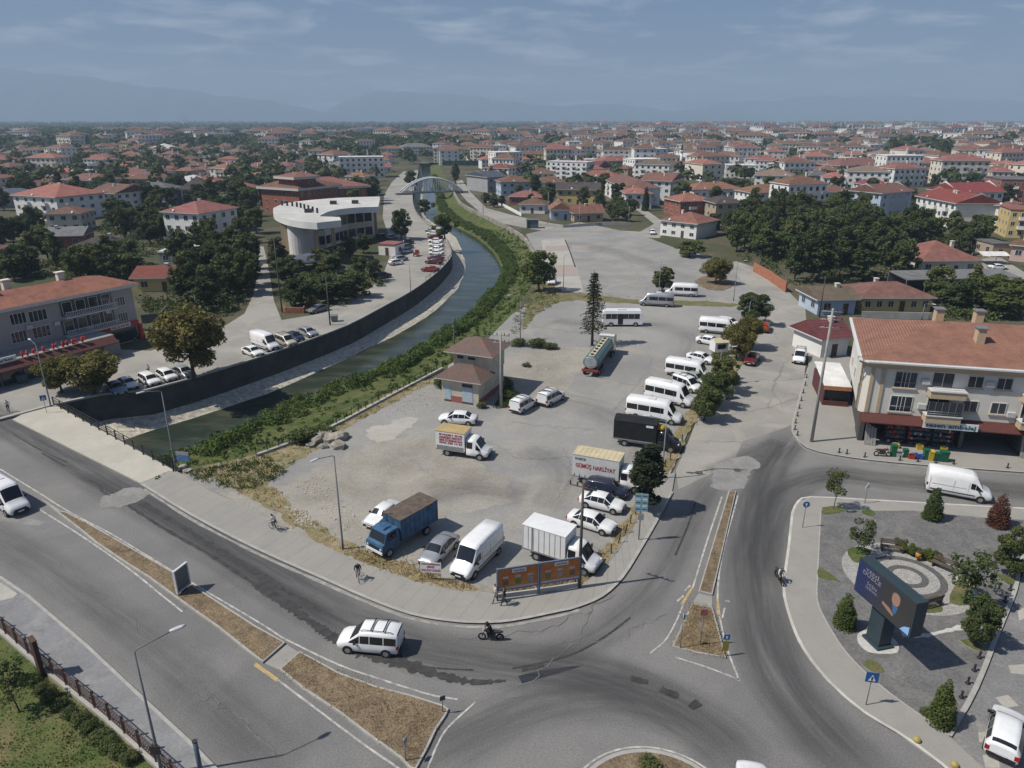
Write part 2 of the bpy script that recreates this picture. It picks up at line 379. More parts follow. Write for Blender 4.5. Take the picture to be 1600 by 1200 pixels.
kind(MB().loft([off(wlft, wrgt, -0.25, WZ), off(wlft, wrgt, 1.25, WZ)], False, False).build('river_water', m), 'structure')
bank = []
prof = [(0, -4.8), (0.06, -3.95), (0.2, -3.3), (0.42, -2.7), (0.62, -2.3), (0.8, -1.4), (0.93, -0.4), (1.0, -0.02)]
for f, z in prof:
    bank.append([Vector((a.x + (b.x - a.x) * f, a.y + (b.y - a.y) * f, z + (R.uniform(-.35, .35) if 0 < f < .95 else 0))) for a, b in zip(wrgt, rb)])
kind(MB().loft(bank, False, False, 0, True).build('river_bank', M_bank), 'structure')
def bank_z(f):
    for (a, za), (b_, zb) in zip(prof, prof[1:]):
        if f <= b_: return za + (zb - za) * (f - a) / (b_ - a)
    return 0
# retaining wall of the far right bank
fw = [Vector((p.x, p.y, 0)) for p in smooth_line(pts('836,400 825,380 815,370 785,352 750,335 722,320 712,305 703,290'), 3)]
M_fw = mat('pale_river_wall', (0.36, 0.33, 0.28), 0.95, world=True, scale=0.35, col2=(0.17, 0.16, 0.13), bump=0.3, bscale=3)
inw = []
for i, p in enumerate(fw):
    d = fw[min(i + 1, len(fw) - 1)] - fw[max(i - 1, 0)]; d.normalize(); q = Vector((-d.y, d.x, 0)); inw.append(p + q * 0.7)
tag(MB().loft([[p + Vector((0, 0, -3.0)) for p in inw], [p + Vector((0, 0, 0.9)) for p in inw], [p + Vector((0, 0, 0.9)) for p in fw], [p + Vector((0, 0, -0.3)) for p in fw]], False, False).build('bank_parapet', M_fw), 'pale stained concrete parapet wall along the right river bank', 'wall')
# bridge: deck slab, headwalls and the dark gap below
deck_edge = [br_a + br_d * -0.5, br_b + br_d * 0.8]
# ------------------------------------------------ roads
road = sheet('road', pts('-900,560 0,575 60,640 88,634') + [br_b] + pts('330,772 500,860 700,935 900,930 990,830 1050,740 1075,690 1092,648 1133,613 1163,562 1176,545 1186,522 1200,492 1250,470 1262,530 1255,595 1237,665 1262,700 1400,720 1600,735 1900,760 1950,1500 -900,1500'), 0.0, M_asph)
bank_road = sheet('bank_road', [p for p in lw[6:60]] + pts('600,425 580,450 540,470 490,492 440,500 428,470 420,420 412,385 402,385 405,420 396,460 382,490 350,510 300,530 235,548 165,545 60,572 -40,590 -250,640 0,648 60,642'), 0.006, M_conc)
riverside_lane = sheet('riverside_lane', [p for p in lw[52:94]] + pts('640,268 630,268 612,285 600,305 598,340 606,365 612,385 612,402 600,425 640,452'), 0.010, M_conc)
lane = sheet('village_lane', pts('713,283 722,281 735,300 760,325 800,336 862,349 930,358 1000,362 1022,350 1000,332 982,320 990,318 1012,330 1036,346 1042,358 1030,372 980,370 900,366 830,358 790,350 752,333 728,313 716,298'), 0.008, M_conc)
upper_road = sheet('side_road', pts('1128,415 1150,408 1180,418 1225,448 1258,482 1263,530 1256,595 1238,664 1205,676 1160,690 1145,725 1060,765 1056,735 1076,690 1092,648 1133,613 1163,562 1176,545 1186,522 1198,497 1192,476 1165,450 1138,432'), 0.012, M_conc)
far_lane = sheet('town_street', pts('1530,405 1560,400 1600,425 1750,470 1750,500 1600,452 1545,432'), 0.01, M_conc)
# parking lots
lot = slab('parking_lot', pts('285,742 330,727 400,717 452,698 505,682 560,652 640,612 700,588 700,572 762,530 800,492 835,470 846,440 838,400 822,366 905,347 1000,367 1050,386 1110,402 1148,425 1165,448 1192,478 1196,498 1182,522 1170,545 1158,562 1128,612 1086,648 1068,692 1050,735 1030,780 990,830 965,870 930,905 880,925 700,928 560,885 430,822 330,775'), -0.02, 0.07, M_lot)
dirt = sheet('dirt_patch', rough(smooth_line(pts('430,768 520,720 600,690 690,690 740,720 780,745 800,770 770,800 700,800 680,830 660,870 720,910 880,905 860,925 700,929 560,888 430,824 350,785 340,765'), 3, True), 1.1, 240), 0.078, M_dirt)
rubble_ground = sheet('rubble_ground', rough(smooth_line(pts('780,625 790,590 790,560 830,545 880,545 925,545 925,560 905,580 880,620 840,628'), 3, True), 1.2), 0.078, M_dirt)
M_pale = ground_mat('pale_slab', (0.42, 0.395, 0.345), (0.35, 0.335, 0.30), (0.39, 0.36, 0.30), 0.2, 0.3, 0.1, 3.0, 0.2)
sheet('concrete_pad', rough(smooth_line(pts('575,680 590,666 640,655 642,668 620,684 590,692'), 2, True), .8), 0.083, M_pale)
M_pink = ground_mat('pinkish_paving', (0.35, 0.285, 0.25), (0.32, 0.275, 0.245), (0.36, 0.32, 0.285), 0.1, 0.2, 0.06, 4.0, 0.1)
mk = sheet('paved_strip', pts('846,375 882,373 902,420 912,458 848,456 852,420'), 0.080, M_pale)
sheet('paving_band', pts('852,385 886,384 889,392 851,393'), 0.085, M_pink, mk); sheet('paving_band', pts('850,415 901,414 906,432 849,433'), 0.085, M_pink, mk)
sheet('parking_stripe', pts('892,383 918,383 921,389 894,389'), 0.085, M_pink, mk)
strip('crack', pts('883,375 890,392 899,418'), 0.35, 0.09, M_stain, lot)
sheet('lot_verge', rough(smooth_line(pts('842,440 880,455 930,460 980,468 1060,470 1146,474 1150,480 1060,477 990,475 900,470 870,474 838,492 824,512 815,500'), 2, True), .7, 240, .5), 0.081, ground_mat('verge_scrub', (0.13, 0.125, 0.055), (0.21, 0.18, 0.10), (0.10, 0.11, 0.04), 0.3, 0.6, 0.3, 5.0, 0.8))
slab('tree_island', rough(smooth_line(pts('1088,438 1112,431 1142,440 1144,449 1118,455 1090,447'), 3, True), .5, 80), 0.05, 0.18, MATS['dry_grass'])
M_scrub = MATS['verge_scrub']
verge = sheet('road_verge', rough(smooth_line(pts('300,742 345,752 430,802 470,830 540,868 590,889 660,912 735,926 740,915 690,905 640,880 560,855 520,835 455,795 440,770 420,748 500,700 545,668 610,632 690,592 640,600 560,642 505,672 455,692 400,712 330,727'), 2, True), .45, 320, .6), 0.086, ground_mat('parched_verge', (0.26, 0.20, 0.11), (0.17, 0.15, 0.07), (0.33, 0.29, 0.21), 0.35, 0.8, 0.3, 5.0, 0.8))
verge2 = sheet('roadside_verge', rough(smooth_line(pts('905,916 950,880 992,818 1040,750 1068,695 1095,645 1135,608 1162,565 1185,520 1170,520 1140,560 1105,600 1075,645 1052,685 1030,740 990,790 950,850 920,885'), 2, True), .4, 300, .6), 0.086, MATS['parched_verge'])
# pavements
pavement = slab('pavement', pts('220,757 262,738 275,737 330,770 400,802 450,830 540,870 590,890 650,912 700,924 755,927 800,932 907,918 950,882 992,820 1000,795 1035,745 1055,740 1050,769 1025,815 1000,858 972,902 940,932 900,949 875,955 800,970 750,973 700,970 640,959 575,935 507,905 400,857 300,805'), 0, 0.14, M_walk)
strip('kerb', smooth_line(pts('222,758 300,806 400,858 507,906 575,936 640,960 700,971 750,974 800,971 875,956 900,950 940,933 972,903 1000,859 1025,816 1050,770'), 3), 0.28, 0.148, M_kerb, pavement)
deckp = pts('20,657 52,640 88,634') + [br_b + br_d * 0.3] + pts('264,738 220,757')
deck = slab('bridge_deck', deckp, -0.9, 0.16, M_deck)
und = [br_a - br_d * 1 + br_n * 0.2, br_b + br_d * 1 + br_n * 0.2, br_b + br_d + br_n * 14, br_a - br_d + br_n * 14]
kind(MB().prism(und, -1.1, -0.05, bottom=True).build('bridge_slab', M_wall_r), 'structure')
kind(MB().prism([br_a - br_d * 3 + br_n * 11, br_b + br_d * 3 + br_n * 11, br_b + br_d * 3 + br_n * 12, br_a - br_d * 3 + br_n * 12], -5.2, -0.1).build('bridge_pier', M_wall_r), 'structure')
low_walk = slab('stamped_pavement', pts('-60,850 0,903 47,935 137,1012 225,1095 300,1165 345,1208 420,1290 330,1290 250,1200 170,1127 67,1044 0,985 -80,930'), 0, 0.13, M_stamp)
strip('kerb', pts('0,903 47,935 137,1012 225,1095 300,1165 420,1290'), 0.22, 0.138, M_kerb, low_walk)
sheet('pale_slab', pts('-60,880 -10,905 28,930 20,937 -40,950 -80,930'), 0.145, MATS['pale_slab'], low_walk)
park_l = slab('park_lawn', pts('-80,932 0,987 67,1046 170,1129 250,1203 330,1292 -300,1292'), -0.05, 0.16, M_grass)
# medians
def island(name, s, m_top, z=0.16, inset=True):
    p = pts(s); o = slab(name, p, 0, z, M_kerb)
    c = sum(p, Vector()) / len(p)
    q = []
    n = len(p)
    for i in range(n):
        d1 = (p[i] - p[i - 1]).normalized(); d2 = (p[(i + 1) % n] - p[i]).normalized()
        nn = Vector((-d1.y - d2.y, d1.x + d2.x, 0)).normalized()
        if (c - p[i]).dot(nn) < 0 and not inset: nn = -nn
        area = sum(p[k - 1].x * p[k].y - p[k].x * p[k - 1].y for k in range(n))
        if area < 0: nn = -nn
        q.append(p[i] + nn * 0.14)
    sheet('soil_bed', q, z + 0.008, m_top, o); return o
median = island('median_strip', '62,779 95,800 105,802 140,820 175,840 270,895 335,938 400,980 446,1006 411,1037 390,1022 340,982 285,943 232,904 200,884 150,850 125,829 95,806', M_dry)
slab('median_gap', pts('448,1008 467,1020 436,1047 414,1037'), 0, 0.05, M_walk)
isl2 = island('median_island', '469,1020 530,1053 587,1074 645,1089 692,1104 701,1110 697,1120 682,1142 668,1172 650,1205 640,1203 625,1187 575,1151 530,1116 475,1080 437,1048', M_dry)
isl3 = island('splitter_island', '1080,946 1113,951 1124,990 1134,1030 1090,1023 1050,1012 1062,985', M_dry)
isl4 = island('splitter_strip', '1138,769 1150,769 1113,931 1091,926', M_dry)
slab('splitter_gap', pts('1091,928 1113,933 1113,949 1081,944'), 0, 0.05, M_walk)
RBC = Vector((7.65, 27.2, 0))
rbp = lambda r, n=48: [RBC + Vector((math.cos(2 * math.pi * k / n) * r, math.sin(2 * math.pi * k / n) * r, 0)) for k in range(n)]
rbi = slab('roundabout_island', rbp(4.55), 0, 0.2, M_kerb); sheet('soil_bed', rbp(4.3), 0.208, M_dry, rbi)
# road paint and stains
M_gut = mat('faded_paint', (0.36, 0.345, 0.31), 0.85, scale=1.2, world=True, col2=(0.225, 0.22, 0.205), contrast=(0.40, 0.62))
def line(s, w=0.14, jit=0.1, z=0.018, m=None): strip('lane_line', smooth_line(pts(s), 6), w, z, m or M_line, road, None, jit)
line('0,733 62,771 100,795 140,817 180,838 290,905 400,970 442,997'); line('442,997 525,1037 590,1060 670,1085 715,1093')
line('60,795 125,836 200,888 250,928 285,956'); line('432,1061 560,1157 620,1199 680,1245'); line('743,1097 700,1137 682,1167 668,1201', 0.13)
line('1128,776 1105,845 1082,920'); line('1067,946 1057,970 1040,1000 1016,1021', 0.13); line('1153,774 1127,875 1121,947 1125,967 1135,1010 1155,1064', 0.14); line('1055,1027 1105,1043 1155,1062', 0.13)
line('225,764 300,812 400,864 507,912 575,942 640,966 700,977 750,980 800,977 875,962 905,953', 0.3, .3, .018, M_gut); line('1243,687 1262,704 1300,714 1362,723 1450,731 1600,742 1700,750', 0.14, .2, .018, M_gut)
line('1225,905 1226,932 1237,975 1255,1015 1295,1067 1350,1115 1400,1145 1470,1195', 0.12, .3, .018, M_gut)
strip('lane_line', rbp(4.85, 72) + [rbp(4.85, 72)[0]], 0.13, 0.018, M_line, road)
for s in ('400,1035 436,1061 432,1066 396,1040', '1084,918 1081,916 1063,944 1068,946', '1119,936 1123,936 1126,963 1121,963'): sheet('yellow_mark', pts(s), 0.022, M_yel, road)
for s in ('1077,914 1069,922 1071,924 1080,916', '1067,930 1057,938 1059,941 1069,933', '1133,938 1140,939 1140,941 1133,940', '1131,950 1134,950 1130,966 1127,966'): sheet('arrow_mark', pts(s), 0.022, M_line, road)
STN = [0.024]
def stain(s, w, tp=None, jit=0.5):
    STN[0] += .0015; strip('road_stain', resample(smooth_line(pts(s), 10), 60), w, STN[0], M_stain, road, None if tp is None else [tp[int(i * len(tp) / 60)] for i in range(60)], jit)
stain('140,750 155,758 160,768 172,775', 0.18); stain('200,790 260,828 330,868 390,908 420,925 470,950', 0.30); stain('220,786 280,820 330,852 400,895 440,920 500,955', 0.55)
stain('400,912 440,940 490,975 530,1003', 0.7); stain('545,1008 590,1022 640,1040 690,1056 740,1066 790,1064', 1.15, [.5, .8, 1, 1.2, 1, 1, 1.2, 1, .9, 1, 1, .9, .8, .7, .9, 1, .8, .6, .7, .5, .4, .5, .6, .5, .4, .5, .3, .4, .3, .3, .3, .2, .2, .15])
stain('640,1038 690,1045 740,1047', 0.12); stain('800,1045 850,1035 900,1020 945,995 985,965', 0.14); stain('815,1047 850,1040', 0.3); stain('985,1060 1000,1064 1012,1066', 0.45); stain('1032,1077 1045,1083 1060,1088', 0.5); stain('1080,1098 1086,1102 1090,1106', 0.75)
stain('20,678 50,696 90,716 105,722', 0.12); stain('65,708 90,722 100,728', 0.14); stain('1087,785 1075,820 1055,868', 0.13)
stain('1168,735 1120,733 1080,740', 0.10)
M_patch = ground_mat('patch_asphalt', (0.255, 0.246, 0.228), (0.205, 0.20, 0.19), (0.29, 0.278, 0.255), 0.4, 0.5, 0.28, 8.0, 0.4)
rpatch = sheet('repair_patch', rough(smooth_line(pts('152,786 175,772 205,762 235,770 225,778 200,790 170,793'), 3, True), .35, 90, .8), 0.0225, M_patch, road)
sheet('repair_patch', pts('-120,800 62,822 70,816 -20,790'), 0.011, M_patch, road)
sheet('repair_patch', rough(smooth_line(pts('1125,722 1165,715 1185,730 1150,765 1110,760'), 3, True), .5, 90), 0.020, M_patch, upper_road)
# darkened wheel lanes: polished, oily asphalt with a ragged fading edge
wear = bpy.data.materials.new('lane_wear'); wear.use_nodes = True; MATS['lane_wear'] = wear; t_ = wear.node_tree; b = t_.nodes['Principled BSDF']; b.inputs['Base Color'].default_value = (0.075, 0.074, 0.073, 1); b.inputs['Roughness'].default_value = .7
at_ = nd(t_, 'ShaderNodeAttribute', attribute_name='fade'); tn = nd(t_, 'ShaderNodeTexNoise'); tn.inputs['Scale'].default_value = 1.0; tn.inputs['Detail'].default_value = 8; tn.inputs['Roughness'].default_value = .66; t_.links.new(nd(t_, 'ShaderNodeAttribute', attribute_name='lane_uv').outputs['Vector'], tn.inputs['Vector'])
mr_ = nd(t_, 'ShaderNodeMapRange'); mr_.inputs[1].default_value = .32; mr_.inputs[2].default_value = .66; mr_.inputs[3].default_value = .15; mr_.inputs[4].default_value = 1.0; t_.links.new(tn.outputs['Fac'], mr_.inputs[0])
mu_ = nd(t_, 'ShaderNodeMath', operation='MULTIPLY'); t_.links.new(at_.outputs['Fac'], mu_.inputs[0]); t_.links.new(mr_.outputs[0], mu_.inputs[1]); t_.links.new(mu_.outputs[0], b.inputs['Alpha'])
WZN = [.0125]
def lane_wear(s, w, k, parent=None, z0=0):
    ln = resample(smooth_line(pts(s), 8), 70); WZN[0] += .0008; rows = [(-.5, 0), (-.3, .55), (-.12, 1), (.12, 1), (.3, .55), (.5, 0)]; n = len(ln); rings = []
    for f, _ in rows:
        r = []
        for i, p in enumerate(ln):
            d = ln[min(i + 1, n - 1)] - ln[max(i - 1, 0)]; d.normalize(); r.append(Vector((p.x - d.y * w * f, p.y + d.x * w * f, WZN[0] + z0)))
        rings.append(r)
    o = MB().loft(rings, False, False).build('wheel_lane', wear, parent or road); a = o.data.attributes.new('fade', 'FLOAT', 'POINT')
    a.data.foreach_set('value', [fd * k * min(1, i / 6, (n - 1 - i) / 6) for _, fd in rows for i in range(n)])
    L_ = sum((q - p).length for p, q in zip(ln, ln[1:])) / (n - 1); a = o.data.attributes.new('lane_uv', 'FLOAT_VECTOR', 'POINT'); a.data.foreach_set('vector', [c for f, _ in rows for i in range(n) for c in (i * L_ * .07 + WZN[0] * 9000, f * w * .95, 0.0)])
lane_wear('-80,610 60,690 160,748 280,815 400,888 520,958 640,1008 760,1032 900,1048 1010,1085 1100,1140 1190,1230', 5.4, .72); lane_wear('120,735 280,826 420,912 540,985', 2.0, .65); lane_wear('-60,810 60,880 200,985 330,1095 460,1215', 4.6, .35)
lane_wear('1245,672 1195,745 1176,830 1180,930 1212,1045 1290,1150 1400,1250', 5.4, .72); lane_wear('1700,775 1560,765 1400,752 1300,742 1225,770 1190,840 1182,920', 5, .65); lane_wear('600,1230 720,1150 850,1098 980,1088 1090,1125 1180,1200', 5.5, .42); lane_wear('1120,740 1085,800 1040,890 980,960 900,1010 800,1040', 3.6, .4); lane_wear('1225,690 1170,720 1115,745', 5, .6)
for s, w, k in (('660,775 740,765 830,778', 6, .34), ('840,620 930,640 1000,690 960,760', 7, .22), ('990,500 1080,530 1050,600 980,660', 8, .22), ('860,500 920,505 990,490', 6, .25), ('900,380 980,400 1080,440', 9, .18), ('820,700 880,740 850,800', 5, .25)): lane_wear(s, w, k, lot, .09)
# slab joints of the pavement, cracks in the lot and the side road
ko = resample(pts('222,757 300,805 400,857 507,905 575,935 640,959 700,970 750,973 800,970 875,955 940,932 972,902 1000,858 1025,815 1045,778'), 46); ki = resample(pts('264,738 330,770 400,802 450,830 540,870 590,890 650,912 700,924 755,927 800,932 907,918 950,882 992,820 1000,795 1036,748'), 46)
M_joint = mat('joint_dark', (0.215, 0.207, 0.19), .95, var=.1)
for a_, b_ in list(zip(ko, ki))[1:-1]: strip('joint', [a_.lerp(b_, .03), a_.lerp(b_, .97)], .028, .1435, M_joint, pavement)
rk = random.Random(9)
def crack(s, parent, z, w=.05, amp=.5):
    q = resample(pts(s), 26); strip('crack', [p + Vector((rk.gauss(0, amp * .4), rk.gauss(0, amp * .4), 0)) if 0 < i < 25 else p for i, p in enumerate(q)], w, z, M_joint, parent, None, .6)
for i, s in enumerate(('940,592 1000,604 1050,612', '800,660 860,668 930,672', '640,720 700,760 770,775', '880,700 900,740 870,780', '830,510 900,520 960,530', '1020,560 1000,600 960,640', '900,400 980,410 1060,425', '960,380 990,420 1010,455', '760,690 820,720 900,715', '700,650 720,690 710,720')): crack(s, lot, .088 + i * .0012)
for i, s in enumerate(('1256,590 1215,596 1180,590', '1250,620 1190,640 1130,650', '1225,640 1205,610 1225,570', '1180,700 1150,690 1100,690', '1215,480 1190,500 1215,530', '1160,440 1200,470 1240,490', '1230,560 1210,600 1200,640')): crack(s, upper_road, .030 + i * .0012, .06)
for i, s in enumerate(('60,860 160,930 240,1010', '300,1080 380,1120 440,1190', '950,900 900,1000 800,1090', '860,1010 960,1000 1040,960', '700,1000 850,985 960,930')): crack(s, road, .036 + i * .0012, .045)
def ring(name, c, r0, r1, z, m, parent, n=40):
    a = [Vector((c.x + math.cos(2 * math.pi * k / n) * r0, c.y + math.sin(2 * math.pi * k / n) * r0, z)) for k in range(n)]
    b_ = [Vector((c.x + math.cos(2 * math.pi * k / n) * r1, c.y + math.sin(2 * math.pi * k / n) * r1, z)) for k in range(n)]
    return MB().loft([b_, a], True, False).build(name, m, parent)
for c, r in (((1092, 739), 0.42), ((1152, 735), 0.42), ((1190, 712), 0.4)):
    p = G(*c); sheet('manhole_cover', [p + Vector((math.cos(k * .5236) * r, math.sin(k * .5236) * r, 0)) for k in range(12)], 0.03, mat('iron', (0.11, 0.10, 0.095), 0.7), road)
# park on the right
park_walk = slab('park_pavement', pts('1900,812 1600,796 1437,787 1350,782 1267,778 1247,785 1239,800 1237,810 1232,857 1226,900 1225,932 1237,975 1255,1015 1295,1067 1350,1115 1400,1145 1470,1195 1600,1310 1640,1300 1484,1154 1437,1120 1282,800 1537,812 1900,830'), 0, 0.13, M_walk)
strip('kerb', smooth_line(pts('1900,812 1600,796 1437,787 1350,782 1267,778 1247,785 1239,800 1237,810 1232,857 1226,900 1225,932 1237,975 1255,1015 1295,1067 1350,1115 1400,1145 1470,1195 1600,1310'), 2), 0.22, 0.138, mat('white_kerb', (0.58, 0.56, 0.50), 0.8, scale=0.6, world=True, col2=(0.40, 0.38, 0.34)), park_walk)
square = slab('park_square', pts('1282,800 1425,800 1537,811 1610,815 1595,880 1585,925 1562,982 1525,1075 1482,1152 1437,1120 1370,1070 1320,1020 1287,967 1276,937 1277,900 1280,837'), 0, 0.145, M_paver)
strip('edging', smooth_line(pts('1610,850 1595,880 1585,925 1562,982 1525,1075 1482,1152'), 3), 0.3, 0.165, M_kerb, square)
strip('edging', smooth_line(pts('1282,800 1280,837 1277,900 1276,937 1287,967 1320,1020 1370,1070 1437,1120 1482,1152'), 3), 0.12, 0.152, M_kerb, square)
street_r = sheet('paved_street', pts('1612,850 1598,880 1588,925 1565,982 1528,1075 1486,1152 1600,1265 1800,1300 1800,850'), 0.01, ground_mat('street_pavers', (0.21, 0.205, 0.20), (0.18, 0.178, 0.175), (0.26, 0.25, 0.235), 0.4, 0.5, 0.2, 5.0, 0.3))
for s in ('1575,1040 1600,1038 1605,1055 1580,1052', '1555,1090 1575,1086 1592,1103 1570,1107', '1528,1145 1550,1142 1555,1160 1530,1160', '1535,1180 1560,1178 1562,1200 1540,1200', '1590,955 1602,948 1606,965 1592,970'): sheet('repair_patch', pts(s), 0.018, MATS['pale_slab'], street_r)
strip('dust_trail', smooth_line(pts('1408,993 1440,996 1470,990 1500,983 1520,977'), 5), 0.45, 0.156, mat('white_dust', (0.55, 0.54, 0.50), 0.9, world=True), square, None, .5)
PC = G(1417, 903)
plaza = sheet('round_plaza', [PC + Vector((math.cos(k * math.pi / 24) * 4.9, math.sin(k * math.pi / 24) * 4.9, 0)) for k in range(48)], 0.156, ground_mat('pale_cobbles', (0.36, 0.345, 0.315), (0.30, 0.29, 0.27), (0.25, 0.24, 0.225), 1.5, 2.5, 0.35, 7.0, 0.5))
M_band = mat('dark_cobbles', (0.12, 0.115, 0.11), 0.9, world=True, scale=5, fine=0.3, bscale=8)
ring('paving_ring', PC, 2.35, 2.9, 0.164, M_band, plaza); ring('paving_ring', PC, 1.05, 1.55, 0.164, M_band, plaza)
def lawn(s, name='lawn_patch'): slab(name, smooth_line(pts(s), 2, True), 0.14, 0.19, M_grass, side=M_kerb)
lawn('1284,798 1286,795 1310,793 1320,800 1300,805 1284,806'); lawn('1346,800 1358,798 1367,804 1360,809 1348,806'); lawn('1323,862 1340,857 1360,862 1356,872 1340,882 1330,878'); lawn('1279,888 1295,898 1312,911 1300,910 1278,906')
lawn('1490,920 1500,910 1520,930 1515,948 1482,945'); lawn('1553,899 1570,902 1586,905 1580,918 1565,910'); lawn('1346,1040 1362,1034 1378,1046 1378,1054 1360,1052'); lawn('1438,950 1468,948 1470,959 1440,960'); lawn('1440,1120 1455,1106 1462,1120 1455,1130'); lawn('1498,1003 1525,1005 1535,1020 1520,1018')
# right-hand building pavement
rpave = slab('shop_pavement', pts('1238,664 1241,682 1262,701 1300,711 1362,720 1450,728 1600,739 1800,752 1800,640 1600,600 1330,560 1290,540 1263,540 1263,575 1257,595 1248,625'), -0.02, 0.12, M_walk)
strip('kerb', smooth_line(pts('1263,575 1257,595 1248,625 1238,664 1241,682 1262,701 1300,711 1362,720 1450,728 1600,739 1800,752'), 2), 0.2, 0.128, M_kerb, rpave)
# ---------------------------------------------------------------- vegetation library
def quad_mesh(name, V, mats, mi=None, smooth=False):
    """V: (n, 4, 3) corners of n separate quads."""
    n = len(V); me = bpy.data.meshes.new(name); me.vertices.add(n * 4); me.vertices.foreach_set('co', np.ascontiguousarray(V, dtype=np.float32).ravel())
    me.loops.add(n * 4); me.loops.foreach_set('vertex_index', np.arange(n * 4, dtype=np.int32)); me.polygons.add(n)
    me.polygons.foreach_set('loop_start', np.arange(0, n * 4, 4, dtype=np.int32))
    for m in mats: me.materials.append(m)
    if mi is not None: me.polygons.foreach_set('material_index', np.asarray(mi, dtype=np.int32))
    me.update(calc_edges=True); return me
def leaf_quads(P, N, size, rng, jitter=0.9, aspect=0.62, droop=None):
    n = len(P); N = N + rng.normal(0, jitter, (n, 3)); N /= np.linalg.norm(N, axis=1, keepdims=True) + 1e-9
    A = rng.normal(0, 1, (n, 3)) if droop is None else rng.normal(0, .35, (n, 3)) + droop
    A -= (A * N).sum(1, keepdims=True) * N; A /= np.linalg.norm(A, axis=1, keepdims=True) + 1e-9
    B = np.cross(N, A); s = (size * rng.uniform(0.6, 1.35, (n, 1)))
    a = A * s; b = B * s * aspect
    return np.stack([P - a, P - a * 0.1 + b * .5, P + a, P - a * 0.1 - b * .5], 1) if False else np.stack([P - a * .5, P + b * .5, P + a * .5, P - b * .5], 1)
def blob_points(blobs, n, rng, shell=0.55, flat=0.85):
    w = np.array([b[3] ** 2 for b in blobs]); w /= w.sum(); idx = rng.choice(len(blobs), n, p=w)
    Bc = np.array([b[:3] for b in blobs])[idx]; Br = np.array([b[3] for b in blobs])[idx][:, None]
    D = rng.normal(0, 1, (n, 3)); D /= np.linalg.norm(D, axis=1, keepdims=True)
    rr = shell + (1.08 - shell) * rng.random((n, 1)) ** 0.6
    return Bc + D * Br * rr * np.array([1, 1, flat]), D + np.array([0, 0, 0.35])
def leafm(name, c, c2, rnd=0.22):
    return mat(name, c, 0.75, col2=c2, scale=0.45, rnd=rnd, spec=0.18, contrast=(0.38, 0.66), fine=0.35, bscale=3.5, trans=0.28)
L_dark = leafm('leaf_dark', (0.112, 0.135, 0.050), (0.052, 0.070, 0.027)); L_mid = leafm('leaf_mid', (0.150, 0.172, 0.058), (0.072, 0.094, 0.032))
L_lite = leafm('leaf_light', (0.135, 0.165, 0.045), (0.070, 0.095, 0.026)); L_yel = leafm('leaf_yellowing', (0.235, 0.205, 0.062), (0.11, 0.105, 0.032))
L_pine = leafm('needle_dark', (0.062, 0.072, 0.032), (0.030, 0.040, 0.020)); L_rust = leafm('leaf_rust', (0.16, 0.062, 0.035), (0.075, 0.032, 0.02)); L_box = leafm('leaf_box', (0.135, 0.165, 0.03), (0.07, 0.095, 0.02))
L_bank = leafm('leaf_bank', (0.120, 0.172, 0.040), (0.055, 0.088, 0.022), 0.0); L_straw = leafm('blade_straw', (0.46, 0.36, 0.19), (0.30, 0.22, 0.11), 0.0)
M_bark = mat('bark', (0.11, 0.085, 0.062), 0.95, scale=6, bump=0.5, bscale=20)
def trunk_mesh(h, r, limbs, rng, lean=0.0):
    b = MB(); top = Vector((rng.uniform(-.3, .3) + lean, rng.uniform(-.3, .3), h))
    mid = Vector((top.x * .3 + rng.uniform(-.15, .15), top.y * .3, h * .5)); b.tube([(0, 0, -.1), (0, 0, h * .08), mid, top], [r * 1.5, r, r * .72, r * .35], 8)
    for k in range(limbs):
        a = rng.uniform(0, 6.28); z = h * rng.uniform(.38, .8); p = Vector((0, 0, 0)).lerp(top, z / h); L = h * rng.uniform(.25, .42)
        e = p + Vector((math.cos(a) * L * .8, math.sin(a) * L * .8, L * .75)); b.tube([p, p.lerp(e, .5) + Vector((0, 0, L * .06)), e], [r * .4, r * .28, r * .1], 6)
    return b.mesh('trunk', M_bark)
